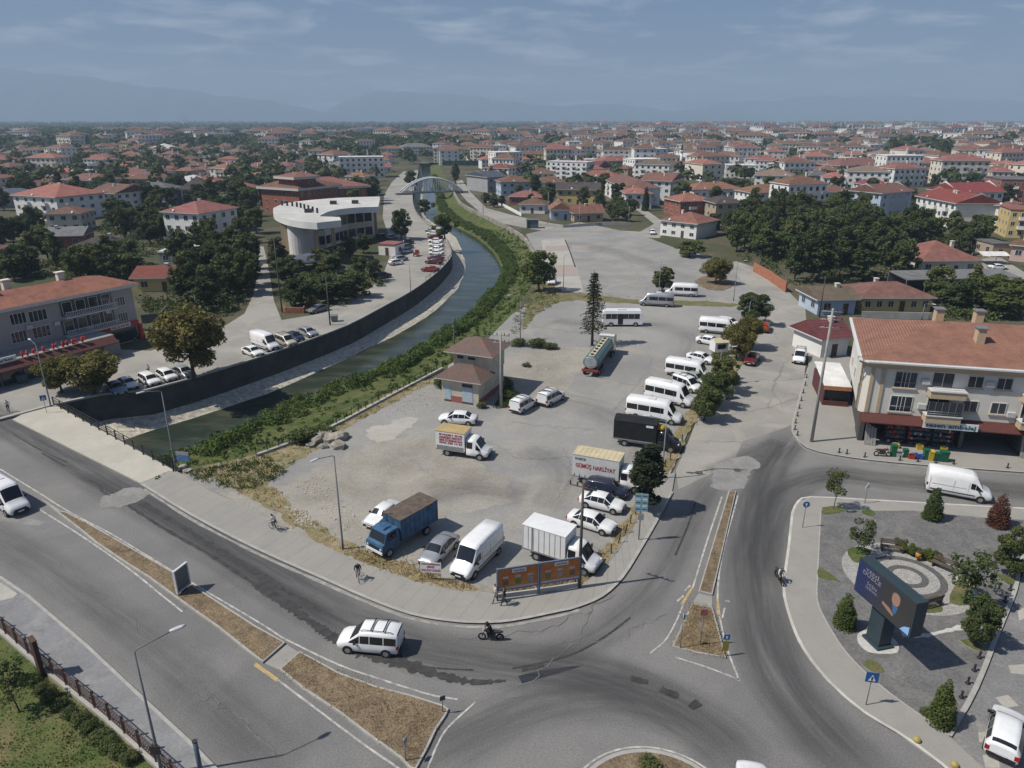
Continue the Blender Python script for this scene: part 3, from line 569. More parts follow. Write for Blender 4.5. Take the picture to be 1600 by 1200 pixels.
def make_tree(kind_, seed, leaf, n, size):
    rng = np.random.default_rng(seed); pr = random.Random(seed)
    if kind_ in ('round', 'full'):        # unit: 10 m tall, 8 m wide
        bl = [(0, 0, 5.6, 1.5)]
        for k in range(36):
            a = pr.uniform(0, 6.28); d = pr.uniform(1.3, 3.2); z = pr.uniform(2.3, 8.6); d *= max(.35, 1 - ((z - 5.6) / 4.4) ** 2); bl.append((math.cos(a) * d, math.sin(a) * d, z, pr.uniform(.42, 1.15) if kind_ == 'round' else pr.uniform(.8, 1.45)))
        sx = pr.uniform(.8, 1.15); bl = [(x * sx + .25 * (z - 5) * pr.uniform(-.1, .1), y / sx, z, r) for x, y, z, r in bl]
        tm = trunk_mesh(7.0, .2, 7, pr)
    elif kind_ == 'tall':       # 12 tall, 5 wide
        bl = [(0, 0, 6.5, 1.7), (0, 0, 8.5, 1.4)]
        for k in range(24):
            z = pr.uniform(2.4, 11.3); a = pr.uniform(0, 6.28); d = pr.uniform(.4, 1.6) * max(.25, 1 - abs(z - 5.5) / 7); bl.append((math.cos(a) * d, math.sin(a) * d, z, pr.uniform(.4, .95)))
        tm = trunk_mesh(9.5, .18, 6, pr)
    elif kind_ == 'cypress':    # 10 tall, 2.4 wide
        bl = [(pr.uniform(-.15, .15), pr.uniform(-.15, .15), .7 + k * .62, 1.12 * (1 - (k / 15.5) ** 1.8) + .1) for k in range(15)]
        tm = trunk_mesh(4.0, .12, 0, pr)
    elif kind_ == 'bush':       # 2.4 tall, 2.6 wide
        bl = [(0, 0, 1.0, .9)] + [(pr.uniform(-.8, .8), pr.uniform(-.8, .8), pr.uniform(.45, 1.7), pr.uniform(.35, .7)) for _ in range(8)]
        tm = trunk_mesh(1.0, .06, 3, pr)
    elif kind_ == 'young':      # 4 tall open crown
        bl = [(pr.uniform(-.75, .75), pr.uniform(-.75, .75), pr.uniform(1.7, 3.9), pr.uniform(.22, .55)) for _ in range(13)]
        tm = trunk_mesh(3.4, .05, 7, pr)
    elif kind_ == 'spruce':     # 13 tall, sparse whorls
        P = []; N = []; br = []
        tb = MB().tube([(0, 0, -.1), (0, 0, 6), (.1, 0, 13)], [.2, .13, .03], 8)
        for k in range(22):
            z = 3.0 + k * .45; L = 2.1 * (1 - (z - 2) / 11.6) ** .8 + .15
            for q in range(6):
                if pr.random() < .12: continue
                a = k * 1.1 + q * 1.05 + pr.uniform(-.3, .3); l_ = L * pr.uniform(.6, 1.1); e = Vector((math.cos(a) * l_, math.sin(a) * l_, z - l_ * .28)); m_ = Vector((math.cos(a) * l_ * .5, math.sin(a) * l_ * .5, z - .02))
                tb.tube([(0, 0, z), m_, e], [.035, .025, .01], 4)
                for s_ in np.linspace(.25, 1, 7):
                    c = Vector((0, 0, z)).lerp(e, s_)
                    for _ in range(4): P.append((c.x + pr.gauss(0, .13), c.y + pr.gauss(0, .13), c.z - abs(pr.gauss(0, .12)))); N.append((0, 0, 1))
        V = leaf_quads(np.array(P), np.array(N, dtype=float), size, rng, .8, .45)
        return tb.mesh('trunk', M_bark), quad_mesh('crown', V, [leaf])
    P, N = blob_points(bl, n, rng, .5 if kind_ != 'cypress' else .75, .9)
    return tm, quad_mesh('crown', leaf_quads(P, N, size, rng), [leaf])
LIB = {}
def lib(key, kind_, leaf, n, size, var=2, seed=1):
    LIB[key] = [make_tree(kind_, seed * 17 + k, leaf, n, size) for k in range(var)]
lib('round_dark', 'round', L_dark, 3600, .62, 3, 1); lib('round_mid', 'round', L_mid, 3600, .62, 3, 2); lib('round_light', 'round', L_lite, 3400, .60, 2, 3)
lib('plane', 'full', L_yel, 11000, .40, 2, 4); lib('near_round', 'round', L_mid, 7500, .42, 2, 5); lib('tall_dark', 'tall', L_dark, 3200, .52, 2, 6); lib('tall_mid', 'tall', L_mid, 3400, .5, 2, 7)
lib('near_pine', 'tall', L_pine, 8000, .36, 2, 8); lib('cypress', 'cypress', L_pine, 2600, .40, 2, 9); lib('spruce', 'spruce', L_pine, 2600, .31, 1, 10)
lib('bush', 'bush', L_mid, 1400, .22, 2, 11); lib('box', 'bush', L_box, 3200, .24, 1, 12); lib('young', 'young', L_mid, 1300, .20, 2, 13); lib('thuja', 'cypress', L_lite, 5200, .26, 2, 14); lib('rust', 'cypress', L_rust, 4200, .26, 1, 15)
UNIT = {'round_dark': (10, 8), 'round_mid': (10, 8), 'round_light': (10, 8), 'plane': (10, 8), 'near_round': (10, 8), 'tall_dark': (12, 5), 'tall_mid': (12, 5), 'near_pine': (12, 5), 'cypress': (10, 2.5), 'spruce': (13, 4.4), 'bush': (2.4, 2.8), 'box': (2.4, 2.8), 'young': (4, 2.3), 'thuja': (10.5, 3.0), 'rust': (10.5, 3.0)}
BUSY = []          # (x, y, r) taken ground
def clear(p, r):
    return all((p.x - x) ** 2 + (p.y - y) ** 2 > (r + q) ** 2 for x, y, q in BUSY)
def tree(key, p, h, w, label, group=None, name=None, cat='tree', busy=True, z=0.0):
    hu, wu = UNIT[key]; tm, cm = R.choice(LIB[key])
    o = thing(name or ('shrub' if key in ('bush', 'box', 'thuja', 'rust') else 'conifer_tree' if key in ('spruce', 'cypress', 'near_pine') else 'broadleaf_tree'), label, cat, (p.x, p.y, z), R.uniform(0, 6.28), group)
    put('trunk', tm, o); put('crown', cm, o); o.scale = (w / wu, w / wu, h / hu)
    if busy: BUSY.append((p.x, p.y, w * .3))
    return o
# ---------------------------------------------------------------- buildings
def roof_mat(name, c, c2, rows=0.11, rough=0.85, rnd=0.26, rel=0.5):
    m = mat(name, c, rough, col2=c2, scale=0.55, rnd=rnd, fine=0.18, bscale=7, contrast=(0.33, 0.62))
    t = m.node_tree; l = t.links; b = t.nodes['Principled BSDF']
    co = nd(t, 'ShaderNodeTexCoord'); wv = nd(t, 'ShaderNodeTexWave', wave_type='BANDS', bands_direction='Z'); wv.inputs['Scale'].default_value = 0.314 / rows; wv.inputs['Distortion'].default_value = 0.4
    l.new(co.outputs['Object'], wv.inputs[0]); bp = nd(t, 'ShaderNodeBump'); bp.inputs['Strength'].default_value = rel; bp.inputs['Distance'].default_value = 0.08; l.new(wv.outputs['Fac'], bp.inputs['Height']); l.new(bp.outputs[0], b.inputs['Normal'])
    return m
RM = dict(clay=roof_mat('roof_clay', (0.240, 0.112, 0.080), (0.150, 0.075, 0.056)), orange=roof_mat('roof_orange', (0.285, 0.135, 0.088), (0.19, 0.09, 0.062)), brown=roof_mat('roof_brown', (0.185, 0.098, 0.072), (0.12, 0.066, 0.05)),
          dark=roof_mat('roof_dark', (0.085, 0.066, 0.060), (0.052, 0.044, 0.042)), red=roof_mat('roof_red', (0.225, 0.058, 0.048), (0.16, 0.045, 0.038), 0.3), grey=roof_mat('roof_grey', (0.15, 0.148, 0.145), (0.10, 0.10, 0.10)), green=roof_mat('roof_green', (0.07, 0.16, 0.12), (0.05, 0.12, 0.09), 0.3),
          white=roof_mat('roof_white', (0.62, 0.61, 0.58), (0.50, 0.49, 0.46), 0.4), maroon=roof_mat('roof_maroon', (0.155, 0.05, 0.048), (0.105, 0.037, 0.036), 0.3), blue=roof_mat('roof_slate', (0.085, 0.10, 0.13), (0.06, 0.072, 0.095), 0.3), tan=roof_mat('roof_tan', (0.20, 0.145, 0.105), (0.14, 0.105, 0.08)))
def wm(n, c, v=0.06): return mat('wall_' + n, c, 0.9, var=v, scale=0.35, fine=0.05, bscale=9)
WM = dict(white=wm('white', (0.76, 0.75, 0.71)), cream=wm('cream', (0.68, 0.63, 0.53)), grey=wm('grey', (0.34, 0.34, 0.34)), blue=wm('pale_blue', (0.42, 0.50, 0.60)), yellow=wm('yellow', (0.60, 0.46, 0.20)), tan=wm('tan', (0.42, 0.33, 0.235)), brick=wm('brick', (0.32, 0.115, 0.075), .12), pink=wm('pink', (0.55, 0.40, 0.36)), salmon=wm('salmon', (0.60, 0.34, 0.20)), green=wm('pale_green', (0.42, 0.50, 0.42)), conc=wm('concrete', (0.44, 0.43, 0.40), .12), dgrey=wm('slate', (0.16, 0.16, 0.165)))
M_glass = mat('window_glass', (0.030, 0.036, 0.044), 0.08, var=0.0, spec=0.6, rnd=0.3)
M_frame = mat('white_frame', (0.62, 0.62, 0.60), 0.6, var=0.05)
M_dk = mat('dark_metal', (0.05, 0.05, 0.052), 0.55, var=0.1)
M_steel = mat('galvanised_steel', (0.36, 0.37, 0.38), 0.5, 0.6, var=0.1)
M_slabc = mat('balcony_slab', (0.58, 0.56, 0.52), 0.9, var=0.08)
def frame_mesh(w, h, t=0.07, d=0.07, name='window'):
    def ring_(a, b_, y): return [Vector((-a, y, -b_)), Vector((a, y, -b_)), Vector((a, y, b_)), Vector((-a, y, b_))]
    return MB().loft([ring_(w / 2, h / 2, 0.0), ring_(w / 2, h / 2, -d), ring_(w / 2 - t, h / 2 - t, -d), ring_(w / 2 - t, h / 2 - t, 0)], True, False).mesh(name, M_frame)
WINM = {}
def win_meshes(w, h, fm=None):
    k = (round(w, 2), round(h, 2))
    if k not in WINM:
        p = MB().box(-w / 2 + .05, w / 2 - .05, -0.035, 0.0, -h / 2 + .05, h / 2 - .05).mesh('pane', M_glass)
        mu = MB().box(-.03, .03, -.062, -.036, -h / 2 + .06, h / 2 - .06).mesh('mullion', M_frame)
        WINM[k] = (frame_mesh(w, h), p, mu)
    return WINM[k]
def window(parent, x, y, z, w, h, rz=0.0, detail=2):
    f, p, mu = win_meshes(w, h)
    o = put('window', f, parent, (x, y, z), rz)
    put('pane', p, o)
    if detail > 1: put('mullion', mu, o)
    return o
def hip_roof(w, d, h0, rise, over, kind_='hip', th=0.22, x0=0, y0=0):
    b = MB(); a, e = w / 2 + over, over
    P = [Vector((x0 - a, y0 - e, h0)), Vector((x0 + a, y0 - e, h0)), Vector((x0 + a, y0 + d + e, h0)), Vector((x0 - a, y0 + d + e, h0))]
    W_, D_ = 2 * a, d + 2 * e; cy = y0 + d / 2
    if kind_ == 'gable':          # ridge along x
        r = [Vector((x0 - a, cy, h0 + rise)), Vector((x0 + a, cy, h0 + rise))]
    elif kind_ == 'gable_y':      # ridge along y, gable to the front
        r = [Vector((x0, y0 - e, h0 + rise)), Vector((x0, y0 + d + e, h0 + rise))]
    elif W_ >= D_: k = D_ / 2 * .95; r = [Vector((x0 - a + k, cy, h0 + rise)), Vector((x0 + a - k, cy, h0 + rise))]
    else: k = W_ / 2 * .95; r = [Vector((x0, y0 - e + k, h0 + rise)), Vector((x0, y0 + d + e - k, h0 + rise))]
    up = [p + Vector((0, 0, th)) for p in P]; vs = P + up + [q + Vector((0, 0, th)) for q in r]
    fs = [(0, 3, 2, 1), (0, 1, 5, 4), (1, 2, 6, 5), (2, 3, 7, 6), (3, 0, 4, 7)]
    if kind_ == 'gable_y' or (kind_ == 'hip' and W_ < D_): fs += [(4, 5, 8), (5, 6, 9, 8), (6, 7, 9), (7, 4, 8, 9)]
    else: fs += [(4, 5, 9, 8), (5, 6, 9), (6, 7, 8, 9), (7, 4, 8)]
    ms = [1] * 5 + [0] * 4
    o = len(b.v); b.v += [tuple(v) for v in vs]; b.f += fs; b.m += ms; b.sm += [False] * 9
    return b
HOUSES = []
def house(L, Rr, depth, h, roof='hip', wall='white', rc='clay', label='', rise=None, floors=None, over=0.7, cols=None, name='house', cat='house', balc=(), chim=1, side=True, group=None, detail=2, th=.22, hidden=False):
    a, b_ = G(*L), G(*Rr); ex = b_ - a; w = ex.length; rz = math.atan2(ex.y, ex.x); mid = (a + b_) / 2
    o = thing(name, label, cat, mid, rz, group)
    wl_ = MB().box(-w / 2, w / 2, 0, depth, -0.1, h)
    if roof in ('gable', 'gable_y'):
        rise_ = rise or min(w, depth) * .26
        if roof == 'gable': wl_.add([(-w / 2, 0, h), (-w / 2, depth, h), (-w / 2, depth / 2, h + rise_ * .93), (w / 2, 0, h), (w / 2, depth, h), (w / 2, depth / 2, h + rise_ * .93)], [(0, 2, 1), (3, 4, 5)])
        else: wl_.add([(-w / 2, 0.002, h), (w / 2, 0.002, h), (0, 0.002, h + rise_ * .93)], [(0, 1, 2)])
    wl_.build('wall', WM[wall], o)
    if roof == 'flat':
        rf = MB().box(-w / 2 - .15, w / 2 + .15, -.15, depth + .15, h, h + .35).build('roof', RM[rc], o)
        zr = h + .35
    else:
        rise_ = rise or (min(w, depth) * .17 + .3); rf = hip_roof(w, depth, h, rise_, over, roof, th).build('roof', [RM[rc], M_slabc], o); zr = h + rise_ * .75
    for k in range(chim):
        cx, cy = R.uniform(-.25, .25) * w, depth * R.uniform(.35, .6); s_ = .35
        MB().box(cx - s_, cx + s_, cy - s_, cy + s_, h, zr + 1.1).box(cx - s_ - .1, cx + s_ + .1, cy - s_ - .1, cy + s_ + .1, zr + 1.1, zr + 1.22).build('chimney', WM['cream'], rf)
    fl = floors or max(1, round(h / 3.0)); fh = h / fl
    nc = cols or max(1, int(w / 3.1)); ww, hh = min(1.5, w / nc * .5), min(1.45, fh * .48)
    for f in range(fl):
        z = fh * f + fh * .56
        for k in range(nc):
            x = -w / 2 + w * (k + .5) / nc
            if f == 0 and k == nc // 2 and not hidden:
                MB().box(-.5, .5, -.06, 0, 0, 2.1).build('door', mat('door_brown', (0.10, 0.06, 0.04), 0.6), o, (x, 0, 0.02)); continue
            window(o, x, 0, z, ww, hh, 0, detail)
        sgn = 1 if mid.x < 0 else -1
        if side:
            ns = max(1, int(depth / 3.4))
            for k in range(ns): window(o, sgn * w / 2, depth * (k + .5) / ns, z, ww, hh, rad(90) * sgn, detail)
    for f, k in balc:
        x = -w / 2 + w * (k + .5) / nc; z = fh * f; bw = min(w / nc * .92, 4.2)
        bo = MB().box(x - bw / 2, x + bw / 2, -1.25, -.01, z - .12, z + .06).build('balcony', M_slabc, o)
        MB().add([(x - bw / 2, -.02, z + .06), (x - bw / 2, -1.2, z + .06), (x + bw / 2, -1.2, z + .06), (x + bw / 2, -.02, z + .06), (x - bw / 2, -.02, z + .98), (x - bw / 2, -1.2, z + .98), (x + bw / 2, -1.2, z + .98), (x + bw / 2, -.02, z + .98)], [(0, 1, 5, 4), (1, 2, 6, 5), (2, 3, 7, 6)]).build('parapet', WM['white'], bo)
    if detail > 1 and roof != 'flat' and h > 4:
        xd = R.uniform(-.3, .3) * w; MB().disc((xd, -over * .5, h + .75), (R.uniform(-.4, .4), -1, .6), .42, .38, .05, 12).tube([(xd, -over * .4, h + .1), (xd, -over * .45, h + .75)], .03, 5).build('satellite_dish', M_frame, rf)
    c = o.matrix_basis @ Vector((0, depth / 2, 0)); BUSY.append((c.x, c.y, math.hypot(w, depth) * .42)); HOUSES.append(o)
    return o
HL = [  # (left base, right base, depth, eave height, roof, wall, roof colour, label, extras)
 ((28, 342), (95, 347), 20, 8.6, 'hip', 'white', 'orange', 'white three-storey apartment block with orange roof and dark red stripe, far left', dict(floors=3, cols=5, balc=((1, 1), (2, 1), (1, 3), (2, 3)), chim=3)),
 ((77, 362), (130, 361), 11, 5.6, 'hip', 'cream', 'brown', 'cream two-storey house with wide brown pyramid roof, in front of the striped apartment block', dict(floors=2)),
 ((146, 333), (186, 336), 17, 8.0, 'gable', 'white', 'brown', 'white three-storey house with brown gable roof right of the striped apartment block', dict(floors=3)),
 ((208, 322), (268, 322), 13, 6.8, 'hip', 'blue', 'grey', 'pale blue two-storey house with grey hip roof on the left', dict(floors=2, chim=2)),
 ((262, 380), (318, 384), 16, 9.2, 'hip', 'white', 'clay', 'tall white house with broad red roof rising behind the left tree cluster', dict(floors=3)),
 ((332, 329), (386, 328), 12, 3.6, 'hip', 'cream', 'green', 'low house with a green metal roof', dict(floors=1, chim=0)),
 ((212, 456), (274, 455), 9, 2.9, 'gable', 'yellow', 'red', 'small yellow house with a bright red metal gable roof behind the pharmacy building', dict(floors=1, chim=1)),
 ((65, 388), (131, 386), 10, 3.2, 'gable', 'brick', 'grey', 'long low brick-red house with plain grey roof at the left', dict(floors=1)),
 ((118, 403), (183, 402), 10, 3.0, 'hip', 'pink', 'dark', 'low reddish house with dark roof among the left trees', dict(floors=1)),
 ((-30, 430), (21, 426), 10, 4.6, 'hip', 'blue', 'brown', 'pale house cut by the left edge, tall windows and brown roof', dict(floors=2)),
 ((250, 413), (292, 413), 9, 3.0, 'flat', 'grey', 'white', 'small shed with flat white roof in front of the tall white house', dict(floors=1, chim=0)),
 ((102, 303), (160, 305), 14, 6.8, 'hip', 'blue', 'brown', 'pale blue house with brown hip roof behind the striped apartment block', dict(floors=2)),
 ((-20, 326), (61, 323), 14, 4.6, 'hip', 'grey', 'blue', 'long house with dark slate roof at the left edge', dict(floors=1)),
 ((45, 309), (98, 306), 12, 5, 'hip', 'cream', 'brown', 'brown-roofed house behind the slate-roofed one at the left', dict(floors=2)),
 ((285, 319), (332, 318), 13, 6.2, 'hip', 'white', 'dark', 'white house with steep dark brown roof beside the pale blue one', dict(floors=2, rise=5)),
 ((262, 297), (293, 297), 22, 4, 'gable_y', 'white', 'white', 'hall with a large plain white roof in the left town', dict(floors=1, chim=0)),
 ((362, 313), (402, 312), 13, 5, 'hip', 'cream', 'clay', 'cream house with red-brown hip roof above the green-roofed house', dict(floors=2)),
 ((294, 273), (317, 273), 12, 6, 'hip', 'pink', 'clay', 'pinkish two-storey house with clay roof in the left town', dict(floors=2)),
 ((325, 279), (366, 278), 14, 3.5, 'hip', 'white', 'orange', 'low white house with large orange hip roof, left town', dict(floors=1)),
 ((342, 258), (372, 258), 14, 4, 'hip', 'white', 'orange', 'white house with a pointed orange roof, left town', dict(floors=1)),
 ((-5, 285), (38, 284), 14, 5, 'flat', 'blue', 'white', 'pale blue flat-roofed building with white top at the left edge', dict(floors=2, chim=0)),
 ((113, 281), (146, 280), 14, 5, 'flat', 'white', 'white', 'small white flat-roofed building above the pale blue house', dict(floors=2, chim=0)),
 ((245, 240), (284, 239), 30, 5, 'hip', 'white', 'white', 'low building with white pyramid roof in the far left town', dict(floors=1, chim=0)),
 ((249, 230), (279, 228), 18, 17, 'hip', 'white', 'red', 'tall white apartment block with red roof standing above the far left trees', dict(floors=5, chim=2)),
 ((451, 268), (475, 268), 16, 5, 'gable_y', 'white', 'clay', 'white house showing a plain gable to the camera behind the brick building', dict(floors=1)),
 ((532, 260), (561, 259), 13, 3.5, 'hip', 'cream', 'orange', 'small house with bright orange roof beyond the brick building', dict(floors=1)),
 ((467, 281), (497, 280), 12, 3, 'hip', 'white', 'clay', 'low house with clay hip roof just behind the brick building', dict(floors=1)),
 ((572, 270), (612, 269), 12, 3.2, 'gable', 'white', 'clay', 'low long house with red roof left of the riverside lane', dict(floors=1)),
 ((630, 245), (676, 244), 18, 9, 'hip', 'white', 'grey', 'white three-storey block with grey hip roof beyond the river bend', dict(floors=3)),
 ((716, 247), (756, 247), 18, 8, 'hip', 'cream', 'clay', 'cream block with clay roof at the head of the river', dict(floors=3)),
 ((753, 264), (828, 263), 16, 6.6, 'hip', 'white', 'orange', 'long white two-storey building with bright orange roof', dict(floors=2, chim=3)),
 ((762, 301), (792, 299), 20, 7.4, 'gable', 'grey', 'blue', 'grey hall with dark slate roof by the dirt lane', dict(floors=2, chim=0)),
 ((783, 307), (829, 306), 13, 6.6, 'hip', 'blue', 'clay', 'grey-blue three-storey house with clay hip roof beside the slate-roofed hall', dict(floors=2)),
 ((830, 287), (866, 287), 13, 5.5, 'hip', 'white', 'clay', 'white house with clay roof behind the tall dark shrubs', dict(floors=2)),
 ((838, 305), (882, 305), 13, 6, 'hip', 'white', 'clay', 'white house with pale clay roof behind the yellow house', dict(floors=2)),
 ((870, 319), (935, 320), 12, 6.2, 'gable', 'yellow', 'dark', 'yellow two-storey house with long dark brown gable roof', dict(floors=2, rise=2.6)),
 ((868, 274), (930, 277), 24, 5, 'gable', 'white', 'maroon', 'white barn with wide maroon sheet roof', dict(floors=1, chim=0)),
 ((905, 290), (966, 291), 15, 5, 'hip', 'blue', 'clay', 'grey-blue house with a wide clay roof right of the maroon barn', dict(floors=2)),
 ((942, 303), (977, 321), 15, 7.2, 'hip', 'white', 'brown', 'white three-storey house with balconies turned towards the lane', dict(floors=3, cols=6, balc=((1, 1), (1, 3), (2, 1), (2, 3)))),
 ((977, 326), (1017, 326), 13, 6, 'hip', 'white', 'orange', 'white house with orange roof at the corner of the village lane', dict(floors=2)),
 ((812, 333), (851, 334), 10, 3.4, 'hip', 'white', 'clay', 'small white house with clay hip roof nearest the dirt lane', dict(floors=1)),
 ((861, 344), (891, 344), 12, 3.6, 'gable_y', 'blue', 'orange', 'blue-grey cottage showing its gable under an orange roof', dict(floors=1, rise=2.6)),
 ((897, 347), (942, 346), 9, 3.0, 'gable', 'tan', 'clay', 'low ochre cottage with clay gable roof at the edge of the green', dict(floors=1, rise=2.6)),
 ((796, 320), (846, 321), 11, 3.4, 'hip', 'brick', 'clay', 'low brick house with clay roof in front of the grey-blue three-storey house', dict(floors=1)),
 ((944, 271), (991, 269), 15, 8, 'hip', 'tan', 'clay', 'ochre three-storey building with flat clay roof', dict(floors=3)),
 ((991, 274), (1031, 273), 18, 10, 'flat', 'white', 'white', 'plain white concrete block with blank side, in the middle of the town', dict(floors=3, chim=0)),
 ((1046, 314), (1066, 306), 14, 8.6, 'gable_y', 'white', 'clay', 'slim white three-storey house with pointed gable', dict(floors=3)),
 ((1083, 313), (1157, 311), 14, 4.6, 'hip', 'white', 'orange', 'long low house with large orange hip roof in the right town', dict(floors=1, chim=2)),
 ((1062, 339), (1110, 337), 13, 5.6, 'hip', 'brick', 'orange', 'brick-red house with orange pyramid roof above the white workshop', dict(floors=2, balc=((1, 1),))),
 ((1117, 343), (1159, 342), 12, 5.8, 'hip', 'tan', 'dark', 'tan two-storey house with dark brown hip roof beside the brick-red one', dict(floors=2)),
 ((1031, 367), (1087, 374), 13, 4.6, 'hip', 'white', 'clay', 'white two-storey workshop with broad red roof at the far corner of the lot', dict(floors=2, chim=1)),
 ((1177, 299), (1236, 301), 16, 8, 'hip', 'white', 'tan', 'white three-storey block with tan roof in the right town', dict(floors=3, cols=5, balc=((1, 3), (2, 3)))),
 ((1174, 323), (1247, 321), 15, 5.6, 'hip', 'white', 'orange', 'white house with long orange roof behind the cypress', dict(floors=2)),
 ((1283, 323), (1331, 323), 14, 6, 'hip', 'white', 'brown', 'white house with red-brown roof half hidden by the wood', dict(floors=2)),
 ((1352, 306), (1391, 306), 14, 5, 'hip', 'white', 'red', 'white house with red hip roof behind the wood', dict(floors=2)),
 ((1310, 274), (1391, 272), 24, 6, 'hip', 'cream', 'brown', 'wide building with large brown hip roof, right town', dict(floors=2, chim=4)),
 ((1408, 272), (1476, 270), 20, 6.5, 'hip', 'blue', 'orange', 'long pale house with orange hip roof and row of windows, right town', dict(floors=2, chim=4)),
 ((1487, 273), (1526, 273), 15, 11, 'hip', 'salmon', 'clay', 'salmon-coloured four-storey house with balconies', dict(floors=4, cols=4, balc=((1, 2), (2, 2), (3, 2)))),
 ((1371, 341), (1419, 336), 14, 9, 'gable', 'blue', 'brown', 'pale blue apartment house left of the white balcony block', dict(floors=3, cols=4)),
 ((1426, 344), (1486, 359), 15, 8.6, 'gable', 'white', 'red', 'white apartment block with many balconies and red roof, right', dict(floors=3, cols=7, balc=((1, 1), (2, 1), (1, 3), (2, 3), (1, 5), (2, 5)), chim=3)),
 ((1492, 340), (1560, 338), 16, 9, 'gable', 'white', 'red', 'second white apartment block with red roof, behind the balcony block', dict(floors=3)),
 ((1557, 320), (1640, 322), 20, 10.5, 'flat', 'brick', 'grey', 'brown-red and grey apartment block with flat roof at the right edge', dict(floors=3, cols=6, balc=((1, 1), (2, 1), (1, 3), (2, 3)), chim=0)),
 ((1570, 371), (1640, 374), 14, 8.4, 'flat', 'yellow', 'clay', 'yellow apartment house with balconies at the right edge', dict(floors=3, cols=5, balc=((1, 1), (2, 1), (1, 3), (2, 3)), chim=0)),
 ((1548, 362), (1569, 364), 12, 8.5, 'hip', 'white', 'clay', 'narrow white house between the balcony block and the yellow one', dict(floors=3)),
 ((1437, 429), (1524, 428), 14, 3.2, 'hip', 'cream', 'clay', 'single-storey house with a large red hip roof right of the wood', dict(floors=1, chim=1, rise=3.6)),
 ((1309, 397), (1329, 396), 4.5, 4.4, 'hip', 'white', 'clay', 'tiny white tower-like house with pyramid roof deep in the wood', dict(floors=2)),
 ((1548, 402), (1574, 402), 8, 3.4, 'flat', 'tan', 'grey', 'small tan outbuilding with flat grey roof at the right', dict(floors=1, chim=0)),
 ((1576, 407), (1625, 412), 9, 4, 'hip', 'pink', 'clay', 'pinkish house with clay roof cut by the right edge', dict(floors=1)),
 ((1345, 487), (1452, 487), 10, 2.7, 'hip', 'yellow', 'brown', 'low ochre house with long brown hip roof behind the corner building', dict(floors=1, cols=6)),
 ((1276, 492), (1334, 491), 8, 2.9, 'gable', 'blue', 'tan', 'small blue and white house with rough grey-brown roof by the bend', dict(floors=1)),
 ((140, 262), (185, 262), 14, 4, 'hip', 'white', 'clay', 'low house with brick-coloured roof in the left town, left of the white hall', dict(floors=1)),
 ((180, 283), (225, 283), 13, 4, 'gable', 'cream', 'brown', 'brown-roofed cottage in front of the white-roofed hall', dict(floors=1)),
 ((185, 292), (255, 293), 12, 5, 'hip', 'cream', 'clay', 'house with long reddish roof just behind the pale blue grey-roofed house', dict(floors=1)),
 ((300, 300), (340, 300), 12, 5, 'hip', 'white', 'clay', 'red-roofed house directly right of the white hall', dict(floors=2)),
 ((430, 253), (470, 252), 14, 4, 'hip', 'white', 'brown', 'wide brown-roofed house in the town above the brick building', dict(floors=1)),
 ((495, 248), (528, 247), 13, 5, 'hip', 'white', 'clay', 'clay-roofed house left of the tall dark tree clump', dict(floors=1)),
]
for L_, R_, d_, h_, rf_, w_, rc_, lb_, kw_ in HL: house(L_, R_, d_, h_, rf_, w_, rc_, lb_, **kw_)
def on_plane(px, py, o, ex):
    """Where the sight line through a photograph position meets the upright plane through o along ex: (distance along ex, height)."""
    v = 600 - py; d = Vector((px - 800, v * SP + F_PX * CP, v * CP - F_PX * SP)); n = Vector((-ex.y, ex.x, 0))
    t = n.dot(Vector((o.x, o.y, 0))) / n.dot(d); p = d * t
    return (Vector((p.x - o.x, p.y - o.y, 0)).dot(ex), CAM_H + p.z)
# ------------------------------------------------ corner building with the packaging shop (right)
cl, cr_ = G(1332, 692), G(1597, 715); cex = (cr_ - cl).normalized(); crz = math.atan2(cex.y, cex.x); CW, CD, CE = 33.0, 17.5, 9.6
M_beige = mat('beige_trim', (0.52, 0.40, 0.26), 0.85, var=0.06); M_cw = mat('corner_wall', (0.66, 0.63, 0.56), 0.9, var=0.05, scale=0.4, fine=0.04)
M_maroon = mat('maroon_fascia', (0.115, 0.040, 0.032), 0.7, var=0.08)
cb = thing('corner_building', 'cream three-storey corner building with brown tiled roof above the packaging shop', 'building', cl, crz); BUSY.append((47, 82, 18))
MB().prism([(0.8, 0), (CW, 0), (CW, CD), (0, CD), (0, 1.0)], 3.7, CE).build('wall', M_cw, cb)
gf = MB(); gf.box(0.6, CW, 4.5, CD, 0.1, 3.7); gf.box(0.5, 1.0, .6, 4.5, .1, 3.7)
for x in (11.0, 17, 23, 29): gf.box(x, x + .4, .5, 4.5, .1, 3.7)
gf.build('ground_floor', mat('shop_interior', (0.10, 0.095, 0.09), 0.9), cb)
MB().prism([(0.2, -1.0), (CW, -1.0), (CW, -.8), (CW, .02), (0.2, .02)], 3.02, 3.14, bottom=True).build('awning_soffit', M_maroon, cb)
MB().add([(0.2, -1.0, 3.14), (CW, -1.0, 3.14), (CW, -.02, 3.95), (0.2, -.02, 3.95), (0.2, -.02, 3.14), (CW, -.02, 3.14)], [(0, 1, 2, 3), (0, 3, 4), (1, 5, 2)]).build('awning', M_maroon, cb)
for z0, z1, e, mm in ((CE - .25, CE + .12, .35, M_beige), (CE + .12, CE + .45, .75, M_beige), (CE + .45, CE + .62, .95, M_frame)):
    MB().prism([(.8 - e, -e), (CW + e, -e), (CW + e, CD + e), (-e, CD + e), (-e, 1 - e)], z0, z1, bottom=True).build('cornice', mm, cb)
